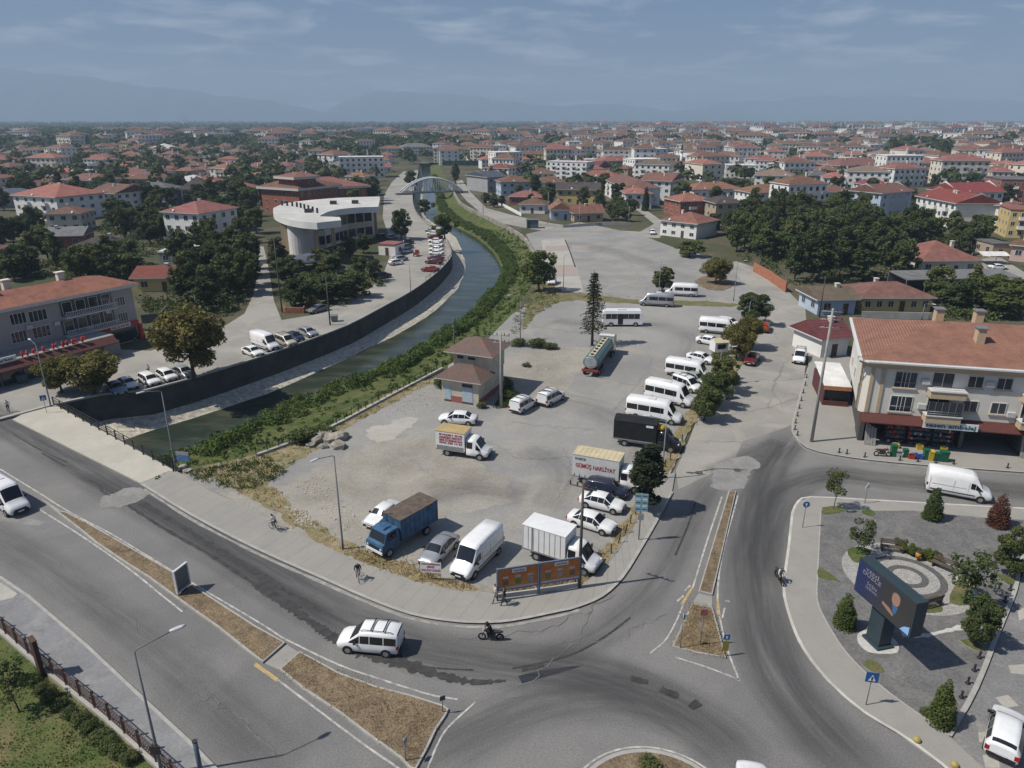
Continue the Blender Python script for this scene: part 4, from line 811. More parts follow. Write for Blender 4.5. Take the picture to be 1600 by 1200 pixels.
crf = hip_roof(CW + 0.2, CD, CE + .62, 2.5, .55, 'hip', .06, CW / 2).build('roof', [roof_mat('corner_tiles', (0.295, 0.148, 0.10), (0.215, 0.107, 0.075), 0.085, rnd=0, rel=1.0), M_frame], cb)
for k, (x, y, zz, s_) in enumerate(((12.3, 4.6, 12.0, .42), (10.6, 13.0, 12.0, .45), (15.0, 13.0, 12.0, .45), (21.5, 10.0, 12.6, .6))):
    c_ = MB().box(x - s_, x + s_, y - s_ * 1.2, y + s_ * 1.2, CE + .6, zz + 1.2).build('chimney', M_beige, crf); 
    MB().box(x - s_ - .14, x + s_ + .14, y - s_ * 1.2 - .14, y + s_ * 1.2 + .14, zz + 1.22, zz + 1.36).build('chimney_cap', MATS['galvanised_steel'], cb)
for x in (0.75, 1.9): MB().box(x - .18, x + .18, -.12, .0, 3.95, CE - .25).build('pilaster', M_beige, cb)
for y in (1.2,): MB().box(-.1, 0.06, y - .18, y + .18, 3.95, CE - .25).build('pilaster', M_beige, cb)
for f, z in ((0, 4.0), (1, 6.85)):
    for x, w, h, zc in ((4.2, 2.3, 1.9, 1.25), (11.1, 1.55, 1.35, 1.55), (13.9, 1.55, 1.35, 1.55), (21.0, 1.55, 1.35, 1.55), (24.0, 1.55, 1.35, 1.55), (30, 2.2, 1.8, 1.3)):
        wo_ = window(cb, x, 0, z + zc, w, h)
        MB().box(-w / 2 - .12, w / 2 + .12, -.16, 0, -h / 2 - .14, -h / 2 - .002).build('sill', M_beige, wo_)
        if w > 2: put('mullion', win_meshes(w, h)[2], wo_, (-.38, 0, 0)); put('mullion', win_meshes(w, h)[2], wo_, (.38, 0, 0))
        if w > 2: MB().tube([(-w / 2, -.2, -h / 2 + .7), (w / 2, -.2, -h / 2 + .7)], .03, 6).build('guard_rail', M_steel, wo_)
    for y in (3.3, 9.5, 14): window(cb, 2.6 * y / CD, y, z + 1.5, 1.3, 1.4, rad(-90) - math.atan(2.6 / CD))
    for x in (8.3, 17.6, 27):
        bo = MB().prism([(x - 1.75, -1.35), (x + 1.75, -1.35), (x + 1.75, -.01), (x - 1.75, -.01)], z - .25, z + .55, bottom=True).build('balcony', M_beige, cb)
        MB().box(x - 1.85, x + 1.85, -1.45, -.01, z + .55, z + .66).build('balcony_cap', M_frame, bo)
        wo_ = window(cb, x - .4, 0, z + 1.35, 2.2, 2.1); 
        if f == 0:
            gl = MB().box(x - 1.7, x + 1.7, -1.3, -1.22, z + .66, z + 2.25).build('glazing', M_glass, bo)
            for q in range(6): MB().box(x - 1.7 + q * .68 - .02, x - 1.7 + q * .68 + .02, -1.34, -1.305, z + .66, z + 2.25).build('glazing_bar', M_steel, bo)
        for q in (.9, 1.15): MB().tube([(x - 1.7, -1.4, z + q), (x + 1.7, -1.4, z + q)], .025, 6).build('hand_rail', M_steel, bo)
sgn = MB().box(6.5, 12.0, -1.14, -1.05, 3.05, 3.85).build('shop_sign', mat('sign_white', (0.70, 0.71, 0.70), 0.5, var=0.03), cb)
text('sesen ambalaj', sgn, (9.25, -1.16, 3.43), (rad(90), 0, 0), .62, mat('sign_teal', (0.02, 0.10, 0.14), 0.5, var=0), .01, .012, width=5.0)
# the plot narrows: the west side leans in towards the back
for ch in COL.objects:
    if ch.parent == cb and ch.name.split('.')[0] in ('wall', 'cornice', 'roof', 'ground_floor'):
        for v in ch.data.vertices: v.co.x += 2.6 * max(0, v.co.y) / CD * (1 - min(1, max(0, v.co.x) / CW))
M_ac = mat('ac_white', (0.55, 0.55, 0.53), .6, var=.05)
for x, z in ((6.3, 5.2), (12.5, 8.3), (15.2, 5.0), (6.2, 8.1)): MB().box(x - .4, x + .4, -.34, -.02, z - .28, z + .28).build('air_conditioner', M_ac, cb)
# shelving with small goods, too small to pick apart
GOOD = [mat('goods_%d' % k, c, 0.6, var=0.05) for k, c in enumerate(((0.32, 0.05, 0.04), (0.45, 0.45, 0.44), (0.04, 0.07, 0.14), (0.04, 0.08, 0.06), (0.05, 0.05, 0.05), (0.10, 0.10, 0.11), (0.20, 0.15, 0.11), (0.05, 0.10, 0.12)))]  # goods colours darkened: the shade inside the shop is put into them
for x0, x1, lb in ((3.5, 5.6, 'shelf of mixed boxes under the maroon awning, nearest the corner'), (5.8, 8.2, 'shelf with red and white packets under the shop sign'), (8.4, 10.6, 'shelf of dark bottles under the right end of the shop sign')):
    sh = thing('shop_shelf', lb, 'shelf', cl + cex * 0, crz, 'goods shelves of the packaging shop')
    fr = MB()
    for z in (.15, .75, 1.3, 1.85, 2.4): fr.box(x0, x1, .7, 1.25, z, z + .04)
    fr.box(x0, x0 + .05, .7, 1.25, .12, 2.44).box(x1 - .05, x1, .7, 1.25, .12, 2.44); fr.build('rack', M_dk, sh)
    gd = MB()
    for z in (.2, .8, 1.35, 1.9):
        x = x0 + .1
        while x < x1 - .3:
            w = R.uniform(.12, .3); gd.box(x, x + w, .66 + R.uniform(0, .1), 1.1, z, z + R.uniform(.2, .45), R.randrange(8)); x += w + .03
    kind(gd.build('goods', GOOD, sh), 'stuff')
def at_shop(x, y, z=.13):
    if y < -2: x = 3.5 + (x - 7.3) * .62
    return cl + cex * x + Vector((-cex.y, cex.x, 0)) * y + Vector((0, 0, z))
def bin_thing(x, y, w, d, h, c, label, name='waste_bin', cat='bin'):
    o = thing(name, label, cat, at_shop(x, y), crz); m_ = mat('plastic_%s' % '_'.join('%d' % (q * 100) for q in c), c, 0.5, var=0.06)
    k = .82
    MB().loft([[(-w * k, -d * k, 0), (w * k, -d * k, 0), (w * k, d * k, 0), (-w * k, d * k, 0)], [(-w, -d, h), (w, -d, h), (w, d, h), (-w, d, h)]], True, True).build('body', m_, o)
    MB().box(-w * 1.06, w * 1.06, -d * 1.1, d * 1.08, h + .005, h + .09).build('lid', m_, o); return o
gr_ = (0.015, 0.11, 0.06)
for x, y, w, d, h, c, lb in ((7.3, -2.9, .3, .35, 1.25, gr_, 'tall green wheelie bin at the left end of the row on the kerb'), (9.3, -2.9, .26, .28, .85, gr_, 'green bin second from the left, beside the red toys'), (12.6, -3.0, .28, .32, 1.1, gr_, 'green bin left of the yellow container'), (13.3, -3.1, .28, .3, 1.0, (0.62, 0.42, 0.03), 'yellow plastic container in the row on the kerb'), (14.3, -3.1, .38, .32, .85, gr_, 'low dark green bin right of the yellow container'), (15.4, -3.1, .42, .36, 1.1, gr_, 'large green bin at the right end of the row')): bin_thing(x, y, w, d, h, c, lb)
for x, y, c, lb in ((10.2, -3.2, (0.5, 0.06, 0.03), 'red plastic crate on the shop kerb'), (10.9, -2.9, (0.04, 0.10, 0.36), 'blue plastic crate on the shop kerb, left one'), (11.6, -3.1, (0.04, 0.11, 0.40), 'blue plastic crate on the shop kerb, right one'), (8.3, -3.0, (0.55, 0.55, 0.53), 'small white crate between two green bins'), (4.4, -.6, (0.60, 0.42, 0.04), 'yellow bucket at the left shelf foot'), (6.9, -.4, (0.62, 0.44, 0.04), 'yellow bucket under the shop sign'), (9.4, -.3, (0.61, 0.43, 0.04), 'yellow bucket at the right shelf foot')):
    o = thing('plastic_crate' if 'crate' in lb else 'bucket', lb, 'crate' if 'crate' in lb else 'bucket', at_shop(x, y), crz); m_ = mat('plastic_%s' % '_'.join('%d' % (q * 100) for q in c), c, 0.5, var=0.06)
    MB().loft([[(-.28, -.2, 0), (.28, -.2, 0), (.28, .2, 0), (-.28, .2, 0)], [(-.34, -.26, .5), (.34, -.26, .5), (.34, .26, .5), (-.34, .26, .5)], [(-.30, -.22, .48), (.30, -.22, .48), (.30, .22, .48), (-.30, .22, .48)], [(-.26, -.18, .06), (.26, -.18, .06), (.26, .18, .06), (-.26, .18, .06)]], True, True).build('body', m_, o)
    MB().tube([(-.33, 0, .46), (-.2, 0, .62), (.2, 0, .62), (.33, 0, .46)], .02, 5).build('handle', M_steel, o)
for x, lb in ((1.6, 'bundle of pale planks leaning by the shop corner'), (17.5, 'stack of grey sheets leaning right of the shop sign'), (19.2, 'light framed panel leaning at the shop front'), (22.0, 'grey tarpaulin roll leaning at the right end of the shop')):
    o = thing('leaning_panels', lb, 'panel', at_shop(x, -.1), crz)
    for k in range(4): MB().box(-.5 + k * .3, -.24 + k * .3, -.05, .0, 0, 2.5 - .15 * k, M=Matrix.Rotation(rad(-14 - k), 4, 'X')).build('panel', mat('weathered_board', (0.33, 0.31, 0.28), 0.9), o, (0, -.3 - .06 * k, 0))
# annexes beside the corner building
o = thing('kebab_kiosk', 'small kiosk with white sheet roof against the corner building', 'kiosk', G(1284, 634), math.atan2((G(1322, 637) - G(1284, 634)).y, (G(1322, 637) - G(1284, 634)).x)); BUSY.append((38, 84, 5))
MB().box(0, 3.1, 0, .12, .1, .75).box(0, 3.1, .12, 8, .1, .35).box(0.0, .12, .12, 8, .35, 2.6).build('wall', M_maroon, o); MB().box(.2, 3.0, .5, 7.9, .4, 2.5).build('interior', M_dk, o)
MB().box(-.1, 3.2, -.25, -.1, 2.35, 2.85).build('fascia_sign', mat('sign_orange', (0.45, 0.20, 0.09), 0.6), o); MB().add([(-.15, -.2, 2.9), (3.2, -.2, 2.9), (3.2, 8, 3.5), (-.15, 8, 3.5), (-.15, -.2, 2.8), (3.2, -.2, 2.8), (3.2, 8, 3.4), (-.15, 8, 3.4)], [(0, 1, 2, 3), (4, 7, 6, 5), (0, 4, 5, 1), (0, 3, 7, 4), (1, 5, 6, 2)]).build('roof', RM['white'], o)
house((1281, 560), (1322, 556), 7, 3.0, 'gable', 'white', 'maroon', 'white annex with red corrugated gable roof behind the kiosk', floors=1, chim=1, rise=2.2, side=False, cols=1)
o = thing('white_awning', 'white flat canopy on posts beside the pavement of the side road', 'canopy', G(1265, 553), rad(-8)); MB().box(0, 4.2, 0, 1.8, 2.6, 2.68).build('canopy_sheet', RM['white'], o)
for x in (.1, 4.1): MB().tube([(x, .1, 0), (x, .1, 2.6)], .04, 6).build('post', M_steel, o)
# ------------------------------------------------ pharmacy building (left)
P0 = Vector((-63.2, 116, 0)); pex = Vector((.518, .856, 0)).normalized(); PW, PD, PE = 36.0, 9.5, 9.2
PL = P0 - pex * PW; prz = math.atan2(pex.y, pex.x)
ph = thing('pharmacy_building', 'grey three-storey apartment building with orange tiled roof above the pharmacy', 'building', PL, prz); BUSY.append((-82, 110, 19))
M_pg = mat('pharmacy_wall', (0.37, 0.345, 0.33), 0.9, var=0.06, scale=.4, fine=.05)
MB().box(0, PW, 0, PD, 0, PE).build('wall', M_pg, ph)
prf = hip_roof(PW, PD, PE + .35, 1.5, .9, 'hip', .08, PW / 2).build('roof', [roof_mat('pharmacy_tiles', (0.30, 0.13, 0.085), (0.19, 0.085, 0.058), 0.09, rnd=0, rel=.8), M_slabc], ph)
MB().prism([(-.9, -.9), (PW + .9, -.9), (PW + .9, PD + .9), (-.9, PD + .9)], PE - .05, PE + .35, bottom=True).build('eave_band', M_slabc, ph)
for x, y in ((17, 4.5), (20.5, 6.5), (28, 5.5), (8, 5)): MB().box(x - .5, x + .5, y - .4, y + .4, PE + .6, PE + 3.0).box(x - .65, x + .65, y - .55, y + .55, PE + 3.0, PE + 3.15).build('chimney', WM['cream'], prf)
for px, py, w, h in ((187, 471, 1.7, 1.5), (192, 495, 1.7, 1.5), (28, 498, 2.2, 1.7), (59, 493, 2.6, 1.7), (30, 526, 2.2, 1.7), (65, 518, 2.6, 1.7)):
    x, z = on_plane(px, py, PL, pex); wo_ = window(ph, x, 0, z, w, h)
    for q in (-w / 4, w / 4): put('mullion', win_meshes(w, h)[2], wo_, (q, 0, 0))
for f, (pa, pb) in enumerate((((98, 517), (180, 499)), ((96, 493), (176, 475)))):
    xa, za = on_plane(*pa, PL, pex); xb, zb = on_plane(*pb, PL, pex); z = 3.55 + 2.85 * f
    MB().box(xa, xb, -.03, 0, z + .1, z + 2.4).build('loggia_shade_panel', mat('loggia_shade', (0.10, 0.10, 0.105), 0.9), ph)  # flat dark panel on the facade: the recess's shade painted as colour
    bo = MB().box(xa, xb, -1.3, -.01, z - .1, z + .12).build('balcony', M_slabc, ph)
    MB().box(xa, xb, -1.28, -1.2, z + .86, z + .96).build('balustrade_rail', M_slabc, bo)
    n = int((xb - xa) / .32)
    for k in range(n): MB().tube([(xa + .15 + k * (xb - xa - .3) / (n - 1), -1.24, z + .12), (xa + .15 + k * (xb - xa - .3) / (n - 1), -1.24, z + .86)], .055, 5).build('baluster', M_slabc, bo)
    for k in range(4): window(ph, xa + (xb - xa) * (k + .5) / 4, -.03, z + 1.3, 1.5, 2.0, 0, 1)
for px, py in ((88, 505), (168, 487), (140, 512), (45, 511)):
    x, z = on_plane(px, py, PL, pex); MB().box(x - .4, x + .4, -.34, -.02, z - .28, z + .28).build('air_conditioner', M_ac, ph)
xa, _ = on_plane(152, 516, PL, pex); xb, _ = on_plane(215, 505, PL, pex)
M_red = mat('sign_red', (0.50, 0.035, 0.03), 0.5, var=.04)
ps = MB().box(xa, xb, -.45, -.3, 2.75, 3.45).build('pharmacy_sign', M_red, ph); MB().box(xa + (xb - xa) * .28, xa + (xb - xa) * .78, -.5, -.46, 2.74, 3.46).build('sign_panel', MATS['sign_white'], ps)
text('ECZANE', ps, (xa + (xb - xa) * .53, -.52, 3.08), (rad(90), 0, 0), .55, M_red, .01, .015, width=(xb - xa) * .42)
MB().box(xb - .1, xb + .5, -.42, -.05, .1, 2.7).build('sign_pillar', M_red, ph)
MB().box(xa + .3, xb - .4, -.06, -.01, .2, 2.6).build('shop_window', M_glass, ph)
# market annex in front
xm0, xm1 = PW - 33, PW - 7.5
mk_ = thing('market_annex', 'one-storey market shop with sloping maroon awning and red roof letters', 'shop', PL, prz)
MB().box(xm0, xm1, -5.2, -.05, 0, 3.1).build('wall', mat('market_wall', (0.20, 0.20, 0.20), .9), mk_); MB().box(xm0 - .2, xm1 + .2, -5.3, -.05, 3.1, 3.4).build('roof', mat('market_roof', (0.30, 0.31, 0.30), .9), mk_)
MB().add([(xm0, -5.3, 3.4), (xm1, -5.3, 3.4), (xm1, -6.7, 2.5), (xm0, -6.7, 2.5), (xm0, -5.3, 3.28), (xm1, -5.3, 3.28), (xm1, -6.7, 2.38), (xm0, -6.7, 2.38)], [(0, 3, 2, 1), (4, 5, 6, 7), (3, 7, 6, 2)]).build('awning', mat('market_awning', (0.12, 0.048, 0.04), .8), mk_)
x = xm0 + .5
while x < xm1 - 1:
    MB().box(x, x + 2.6, -5.32, -5.22, .15, 2.4).build('shutter' if R.random() < .5 else 'shop_window', mat('shutter_grey', (0.26, 0.26, 0.27), .6) if R.random() < .4 else M_glass, mk_); x += 2.9
lx0, _ = on_plane(37, 548, PL + Vector((pex.y, -pex.x, 0)) * 5.3, pex); lx1, _ = on_plane(131, 531, PL + Vector((pex.y, -pex.x, 0)) * 5.3, pex)
for k, ch in enumerate('HOLKMEP'):
    xx = lx0 + (lx1 - lx0) * k / 6
    text(ch, mk_, (xx, -5.35, 3.85), (rad(90), 0, 0), 1.1, M_red, .10, .02, name='sign_letter', width=.9)
wsg = MB().box(lx0 - 4.5, lx0 - 1.2, -5.5, -5.35, 3.3, 4.1).build('white_sign', MATS['sign_white'], mk_); text('market', wsg, (lx0 - 2.85, -5.52, 3.7), (rad(90), 0, 0), .6, M_dk, .01, .01, width=2.4)
# ------------------------------------------------ municipal hall with curved white roof
mh = thing('municipal_hall', 'modern white hall with a curved overhanging roof beside the river road', 'building', (0, 0, 0))
M_mw = mat('hall_white', (0.68, 0.67, 0.63), .75, var=.06, scale=.3); M_mroof = mat('hall_roof', (0.58, 0.57, 0.53), .85, var=.10, scale=.15); M_mglass = mat('hall_glass', (0.035, 0.04, 0.045), .1, var=0)
rp_ = smooth_line(pts('427,325 428,333 445,341 470,346 495,348', 10.6), 4) + pts('533,344 531,339 500,338', 10.6) + smooth_line(pts('500,337 512,331 530,327 560,324 591,323', 10.6), 4) + pts('594,309', 10.6) + smooth_line(pts('592,307 530,309 470,314 440,319', 10.6), 4)
MB().prism([(p.x, p.y) for p in rp_], 8.9, 10.6, 0, 1, True).build('roof', [M_mroof, M_mw], mh)
for c in ((482, 332), (521, 319), (555, 318)):
    p = G(c[0], c[1], 10.6); MB().box(p.x - .9, p.x + .9, p.y - .8, p.y + .8, 10.6, 11.6).build('roof_unit', M_dk, mh)
for s in ('440,318 470,320 495,331', '445,322 470,325 492,333'):
    pass
p_ = smooth_line(pts('441,321 462,323 478,327 496,333', 10.6), 8)
for k, p in enumerate(p_[::3]): MB().box(p.x - .25, p.x + .25, p.y - .2, p.y + .2, 10.6, 12.0).build('roof_letter', M_dk, mh)
def on_base(s): return [(p.x, p.y) for p in pts(s)]
tw = []
c0, c1 = G(452, 402), G(484, 404); cc = (c0 + c1) / 2 + Vector((0, 3, 0)); rr_ = (c1 - c0).length / 2 + .1
MB().prism([(cc.x + math.cos(k * math.pi / 12) * rr_, cc.y + math.sin(k * math.pi / 12) * rr_) for k in range(24)], 0, 8.9).build('round_tower', M_mw, mh)
hb = pts('442,325 468,331 505,329 540,321 580,317 586,310 530,312 470,317', 10.6)
MB().prism([(p.x, p.y) for p in hb], 0, 8.9).build('hall_body', WM['cream'], mh)
for q0, q1 in zip(hb[:4], hb[1:5]):
    e_ = (q1 - q0); L_ = e_.length; e_.normalize(); n_w = max(2, int(L_ / 2.6)); rz_ = math.atan2(e_.y, e_.x)
    for k in range(n_w):
        for zz, hh in ((1.0, 2.4), (5.2, 3.0)): MB().box(-L_ / n_w * .42, L_ / n_w * .42, -.06, .02, zz, zz + hh).build('glass_panel', M_mglass, mh, Vector((q0.x, q0.y, 0)) + e_ * (L_ * (k + .5) / n_w), rz_)
for s in ((498, 404), (524, 402), (446, 398), (451, 399), (584, 367), (588, 366)):
    p = G(*s); MB().box(p.x - .45, p.x + .45, p.y - .45, p.y + .45, 0, 8.9).build('column', M_beige, mh)
BUSY.append((cc.x + 12, cc.y + 10, 24))
MB().prism([(cc.x + 34 + dx, cc.y + 12 + dy) for dx, dy in ((0, 0), (4, -8), (5, -8), (1.2, 0.5))], 0, .3).build('ramp', M_mw, mh)
gd_ = thing('garden_dome', 'low grey-blue tent roof in front of the municipal hall', 'pavilion', G(490, 420)); MB().loft([[(math.cos(k * .5236) * r, math.sin(k * .5236) * r, z) for k in range(12)] for r, z in ((6.2, 2.4), (4.5, 3.2), (2, 3.7), (.1, 3.8))], True, True, 0, True).build('roof', RM['blue'], gd_)
for k in range(6): MB().tube([(math.cos(k * 1.047) * 5.6, math.sin(k * 1.047) * 5.6, 0), (math.cos(k * 1.047) * 5.6, math.sin(k * 1.047) * 5.6, 2.5)], .08, 6).build('post', M_steel, gd_)
gh = house((592, 398), (618, 400), 5, 2.8, 'flat', 'white', 'clay', 'small gatehouse with red flat roof at the car park of the hall', floors=1, chim=0, name='gatehouse')
# red brick public building behind it
house((412, 333), (470, 338), 22, 9.5, 'hip', 'brick', 'clay', 'red brick public building with white trim, left wing', floors=3, cols=4, over=1.2, th=.9, name='brick_building', cat='building')
house((441, 334), (466, 337), 10, 13.5, 'hip', 'brick', 'clay', 'red brick stair tower with white window pair, rising over the public building', floors=4, cols=1, over=1.3, rise=1.5, th=.9, name='brick_tower', cat='building')
house((470, 328), (575, 320), 24, 7.5, 'hip', 'brick', 'clay', 'long red-roofed wing of the brick public building behind the white hall', floors=2, cols=9, over=1.4, rise=3.4, th=.9, name='brick_wing', cat='building', chim=2)
# ------------------------------------------------ transformer house
tl, tr2 = G(691, 626), G(748, 635); tex = (tr2 - tl).normalized(); TW = (tr2 - tl).length
th = thing('transformer_house', 'two-tier cream transformer house with mossy tiled roofs beside the river', 'building', tl, math.atan2(tex.y, tex.x)); BUSY.append((-4, 91, 6))
M_tw = mat('transformer_wall', (0.60, 0.54, 0.41), .95, var=.12, scale=.8, fine=.06); M_plinth = mat('red_plinth', (0.36, 0.12, 0.10), .9, var=.1)
M_moss = roof_mat('mossy_tiles', (0.225, 0.128, 0.10), (0.14, 0.13, 0.115), 0.075, rnd=0, rel=.9)
MB().box(0, TW, 0, 8.3, 0, 3.3).build('wall', M_tw, th); MB().box(.15, TW + .1, 3.2, 8.4, 3.3, 6.0).build('upper_wall', M_tw, th)
MB().box(TW, TW + .03, 0, 8.3, 0, .8).box(1.3, 3.0, -.03, 0, 0.1, .95).build('plinth', M_plinth, th)
hip_roof(TW, 3.4, 3.3, 1.6, .7, 'hip', .1, TW / 2).build('roof', [M_moss, M_slabc], th); hip_roof(TW, 5.2, 6.0, 1.5, .9, 'hip', .1, TW / 2 + .1, 3.2).build('upper_roof', [M_moss, M_slabc], th)
M_bdoor = mat('pale_blue_door', (0.42, 0.50, 0.56), .6, var=.1)
for x, w, h in ((.85, .95, 1.9), (3.75, 1.5, 2.0)): MB().box(x - w / 2, x + w / 2, -.05, 0, .35, .35 + h).build('door', M_bdoor, th); MB().box(x - w / 2 - .02, x + w / 2 + .02, -.06, 0, 0.02, .34).build('door_step', mat('rust', (0.12, 0.06, 0.04), .9), th)
MB().box(3.0, 4.5, -.04, 0, 2.42, 2.85).build('louvre', M_dk, th); MB().box(.8, 1.7, 3.14, 3.2, 5.1, 5.5).build('louvre', M_dk, th); MB().box(2.4, 3.4, 3.14, 3.2, 5.1, 5.45).build('louvre', M_dk, th)
# ------------------------------------------------ arched footbridge over the river
fa, fb = G(627, 304), G(721, 301); fex = (fb - fa).normalized(); FL = (fb - fa).length; M_fb = mat('bridge_paint', (0.58, 0.60, 0.60), .6, var=.06)
fbr = thing('arched_footbridge', 'pale steel footbridge with two truss arches over the river', 'bridge', fa, math.atan2(fex.y, fex.x))
MB().box(-3, FL + 3, -2.2, 2.2, .5, 1.0).build('deck', mat('deck_grey', (0.33, 0.33, 0.32), .9), fbr)
for y in (-2.3, 2.3):
    N = 10; lo = [Vector((FL * k / N, y, 1.2)) for k in range(N + 1)]; up = [Vector((FL * k / N, y, 1.3 + 6.4 * (1 - (2 * k / N - 1) ** 2))) for k in range(N + 1)]
    MB().tube(smooth_line(up, 3), .42, 6).build('arch', M_fb, fbr); MB().tube([lo[0], lo[-1]], .2, 6).build('girder', M_fb, fbr)
    for k in range(1, N): MB().tube([lo[k], up[k]], .2, 5).build('hanger', M_fb, fbr)
    for k in range(1, N - 1): MB().tube([lo[k] if k % 2 else up[k], up[k + 1] if k % 2 else lo[k + 1]], .16, 5).build('brace', M_fb, fbr)
for x in (-1.5, FL + 1.5): MB().box(x - 1.2, x + 1.2, -3, 3, -5, .5).build('abutment', M_fw, fbr)
# sheds, walls, brick stacks on the right
sd = thing('open_shed', 'long open shed with grey metal roof behind the ochre house', 'shed', G(1414, 458), math.atan2((G(1592, 454) - G(1414, 458)).y, (G(1592, 454) - G(1414, 458)).x)); sw = (G(1592, 454) - G(1414, 458)).length
MB().add([(0, 0, 2.9), (sw, 0, 2.9), (sw, 7, 3.5), (0, 7, 3.5), (0, 0, 2.7), (sw, 0, 2.7), (sw, 7, 3.3), (0, 7, 3.3)], [(0, 1, 2, 3), (4, 7, 6, 5), (0, 4, 5, 1), (0, 3, 7, 4), (1, 5, 6, 2)]).build('roof', RM['grey'], sd); MB().box(0, sw, 6.8, 7, 0, 3.3).build('back_wall', WM['dgrey'], sd)
for k in range(7): MB().box(sw * k / 6 - .08, sw * k / 6 + .08, .1, .26, 0, 2.75).build('post', M_steel, sd)
BUSY.append((sd.location.x + sw / 2, sd.location.y + 3, sw * .4))
cp = thing('carport', 'pale metal carport roof beside the parked white car at the right', 'carport', G(1533, 414), 0); MB().loft([[(0, y, 2.3 + .7 * math.sin(math.pi * y / 5)) for y in (0, 1, 2, 3, 4, 5)], [(7, y, 2.3 + .7 * math.sin(math.pi * y / 5)) for y in (0, 1, 2, 3, 4, 5)]], False, False).build('roof', RM['white'], cp)
for x in (.2, 6.8):
    for y in (.2, 4.8): MB().tube([(x, y, 0), (x, y, 2.4)], .06, 6).build('post', M_steel, cp)
M_brk = mat('stacked_brick', (0.42, 0.17, 0.10), .9, var=.15, scale=2)
bs = thing('brick_stack', 'stack of orange hollow bricks beside the open shed', 'bricks', G(1346, 460), rad(2)); BUSY.append((bs.location.x + 4, bs.location.y + 2, 5)); bme = MB().box(0, 1.15, 0, .9, 0, .42).mesh('brick_pallet', M_brk)
for i in range(7):
    for k in range(R.choice((2, 3, 4))): put('brick_block', bme, bs, (i * 1.22 + R.uniform(-.05, .05), R.uniform(-.1, .1), k * .43))
def wall_line(name, s, h, t, m, label, cat='wall', cap=None):
    p = pts(s); A = []; B = []
    for i, q in enumerate(p):
        d = p[min(i + 1, len(p) - 1)] - p[max(i - 1, 0)]; d.normalize(); nn = Vector((-d.y, d.x, 0)) * t / 2; A.append(q + nn); B.append(q - nn)
    up = Vector((0, 0, h)); o = MB().loft([[q for q in A], [q + up for q in A], [q + up for q in B], [q for q in B]], False, False).build(name, m); return tag(o, label, cat)
wall_line('brick_wall', '1177,424 1200,437 1228,457', 2.2, .25, M_brk, 'orange brick garden wall along the bend of the side road')
wall_line('garden_wall', '1345,497 1400,498 1452,499', 1.3, .2, WM['conc'], 'low grey wall in front of the ochre house')
wall_line('garden_wall', '835,353 880,356 940,352 985,352', 1.0, .2, WM['conc'], 'low grey garden wall along the village cottages')
wall_line('garden_wall', '760,315 785,322 815,338', 1.2, .2, WM['white'], 'white garden wall beside the dirt lane')
wall_line('orange_wall', '445,486 446,489 475,489 476,486', 1.1, .3, M_brk, 'low orange planter wall by the hall garden')
wall_line('garden_wall', '222,505 252,502 262,490', 1.6, .2, WM['dgrey'], 'dark fence wall right of the pharmacy building')
kd = thing('blue_kiosk', 'small dark blue metal kiosk on the edge of the dirt lane', 'kiosk', G(823, 357)); MB().box(0, 4.0, 0, 3, 0, 2.8).build('body', mat('kiosk_blue', (0.10, 0.14, 0.19), .6), kd); MB().box(-.2, 4.2, -.2, 3.2, 2.8, 2.95).build('roof', RM['grey'], kd); MB().box(.4, 1.3, -.03, 0, 0, 2.1).build('door', M_dk, kd)
gn = thing('sports_net', 'green netting of a sports pitch beyond the river bend', 'net', G(692, 259)); gl_ = (G(750, 262) - G(692, 259)).length
MB().box(0, gl_, 0, .1, .2, 4).build('netting', mat('net_green', (0.03, 0.085, 0.065), .9, var=.1, scale=.1), gn)
for k in range(9): MB().tube([(gl_ * k / 8, -.1, 0), (gl_ * k / 8, -.1, 4.2)], .12, 6).build('post', M_dk, gn)
kind(MB().box(0, gl_, 1, 60, 0, .3).build('pitch', mat('pitch_green', (0.03, 0.10, 0.06), .95, var=.1, scale=.05), gn), 'thing') if False else None
def minaret(px, py, ptop, label):
    p = G(px, py); h = top_z(p.y, ptop); o = thing('minaret', label, 'minaret', p); r = max(1.1, h * .03)
    MB().tube([(0, 0, 0), (0, 0, h * .62)], [r, r * .85], 10).build('shaft', WM['white'], o); MB().tube([(0, 0, h * .62), (0, 0, h * .66)], [r * 1.5, r * 1.6], 10).build('balcony', WM['white'], o)
    MB().tube([(0, 0, h * .66), (0, 0, h * .8), (0, 0, h)], [r * .75, r * .7, .05], 10).build('spire', RM['grey'], o)
minaret(1063, 268, 218, 'white minaret beside the dark trees in the middle of the town'); minaret(288, 201, 184, 'left one of the twin white towers on the far left horizon'); minaret(293, 201, 184, 'right one of the twin white towers on the far left horizon'); minaret(1080, 228, 200, 'thin white minaret in the far town'); minaret(1170, 222, 202, 'slender minaret far right of the town centre')
# ---------------------------------------------------------------- vehicles
def paint(n, c, rough=.35, metal=0.0): return mat('paint_' + n, c, rough, metal, var=.04, scale=1.2, coat=.5, spec=.4)
PT = dict(white=paint('white', (0.80, 0.80, 0.785)), silver=paint('silver', (0.42, 0.43, 0.44), .35, .5), black=paint('black', (0.012, 0.012, 0.014)), navy=paint('navy', (0.018, 0.024, 0.05)), red=paint('red', (0.26, 0.02, 0.02)), dred=paint('dark_red', (0.12, 0.012, 0.016)), grey=paint('grey', (0.14, 0.145, 0.15)), blue=paint('steel_blue', (0.20, 0.26, 0.33)), olive=paint('olive', (0.25, 0.28, 0.24)), orange=paint('orange_red', (0.36, 0.06, 0.02)), sand=paint('sand', (0.50, 0.47, 0.36)), teal=paint('teal', (0.05, 0.12, 0.12)), oldblue=paint('old_blue', (0.055, 0.14, 0.26), .6))
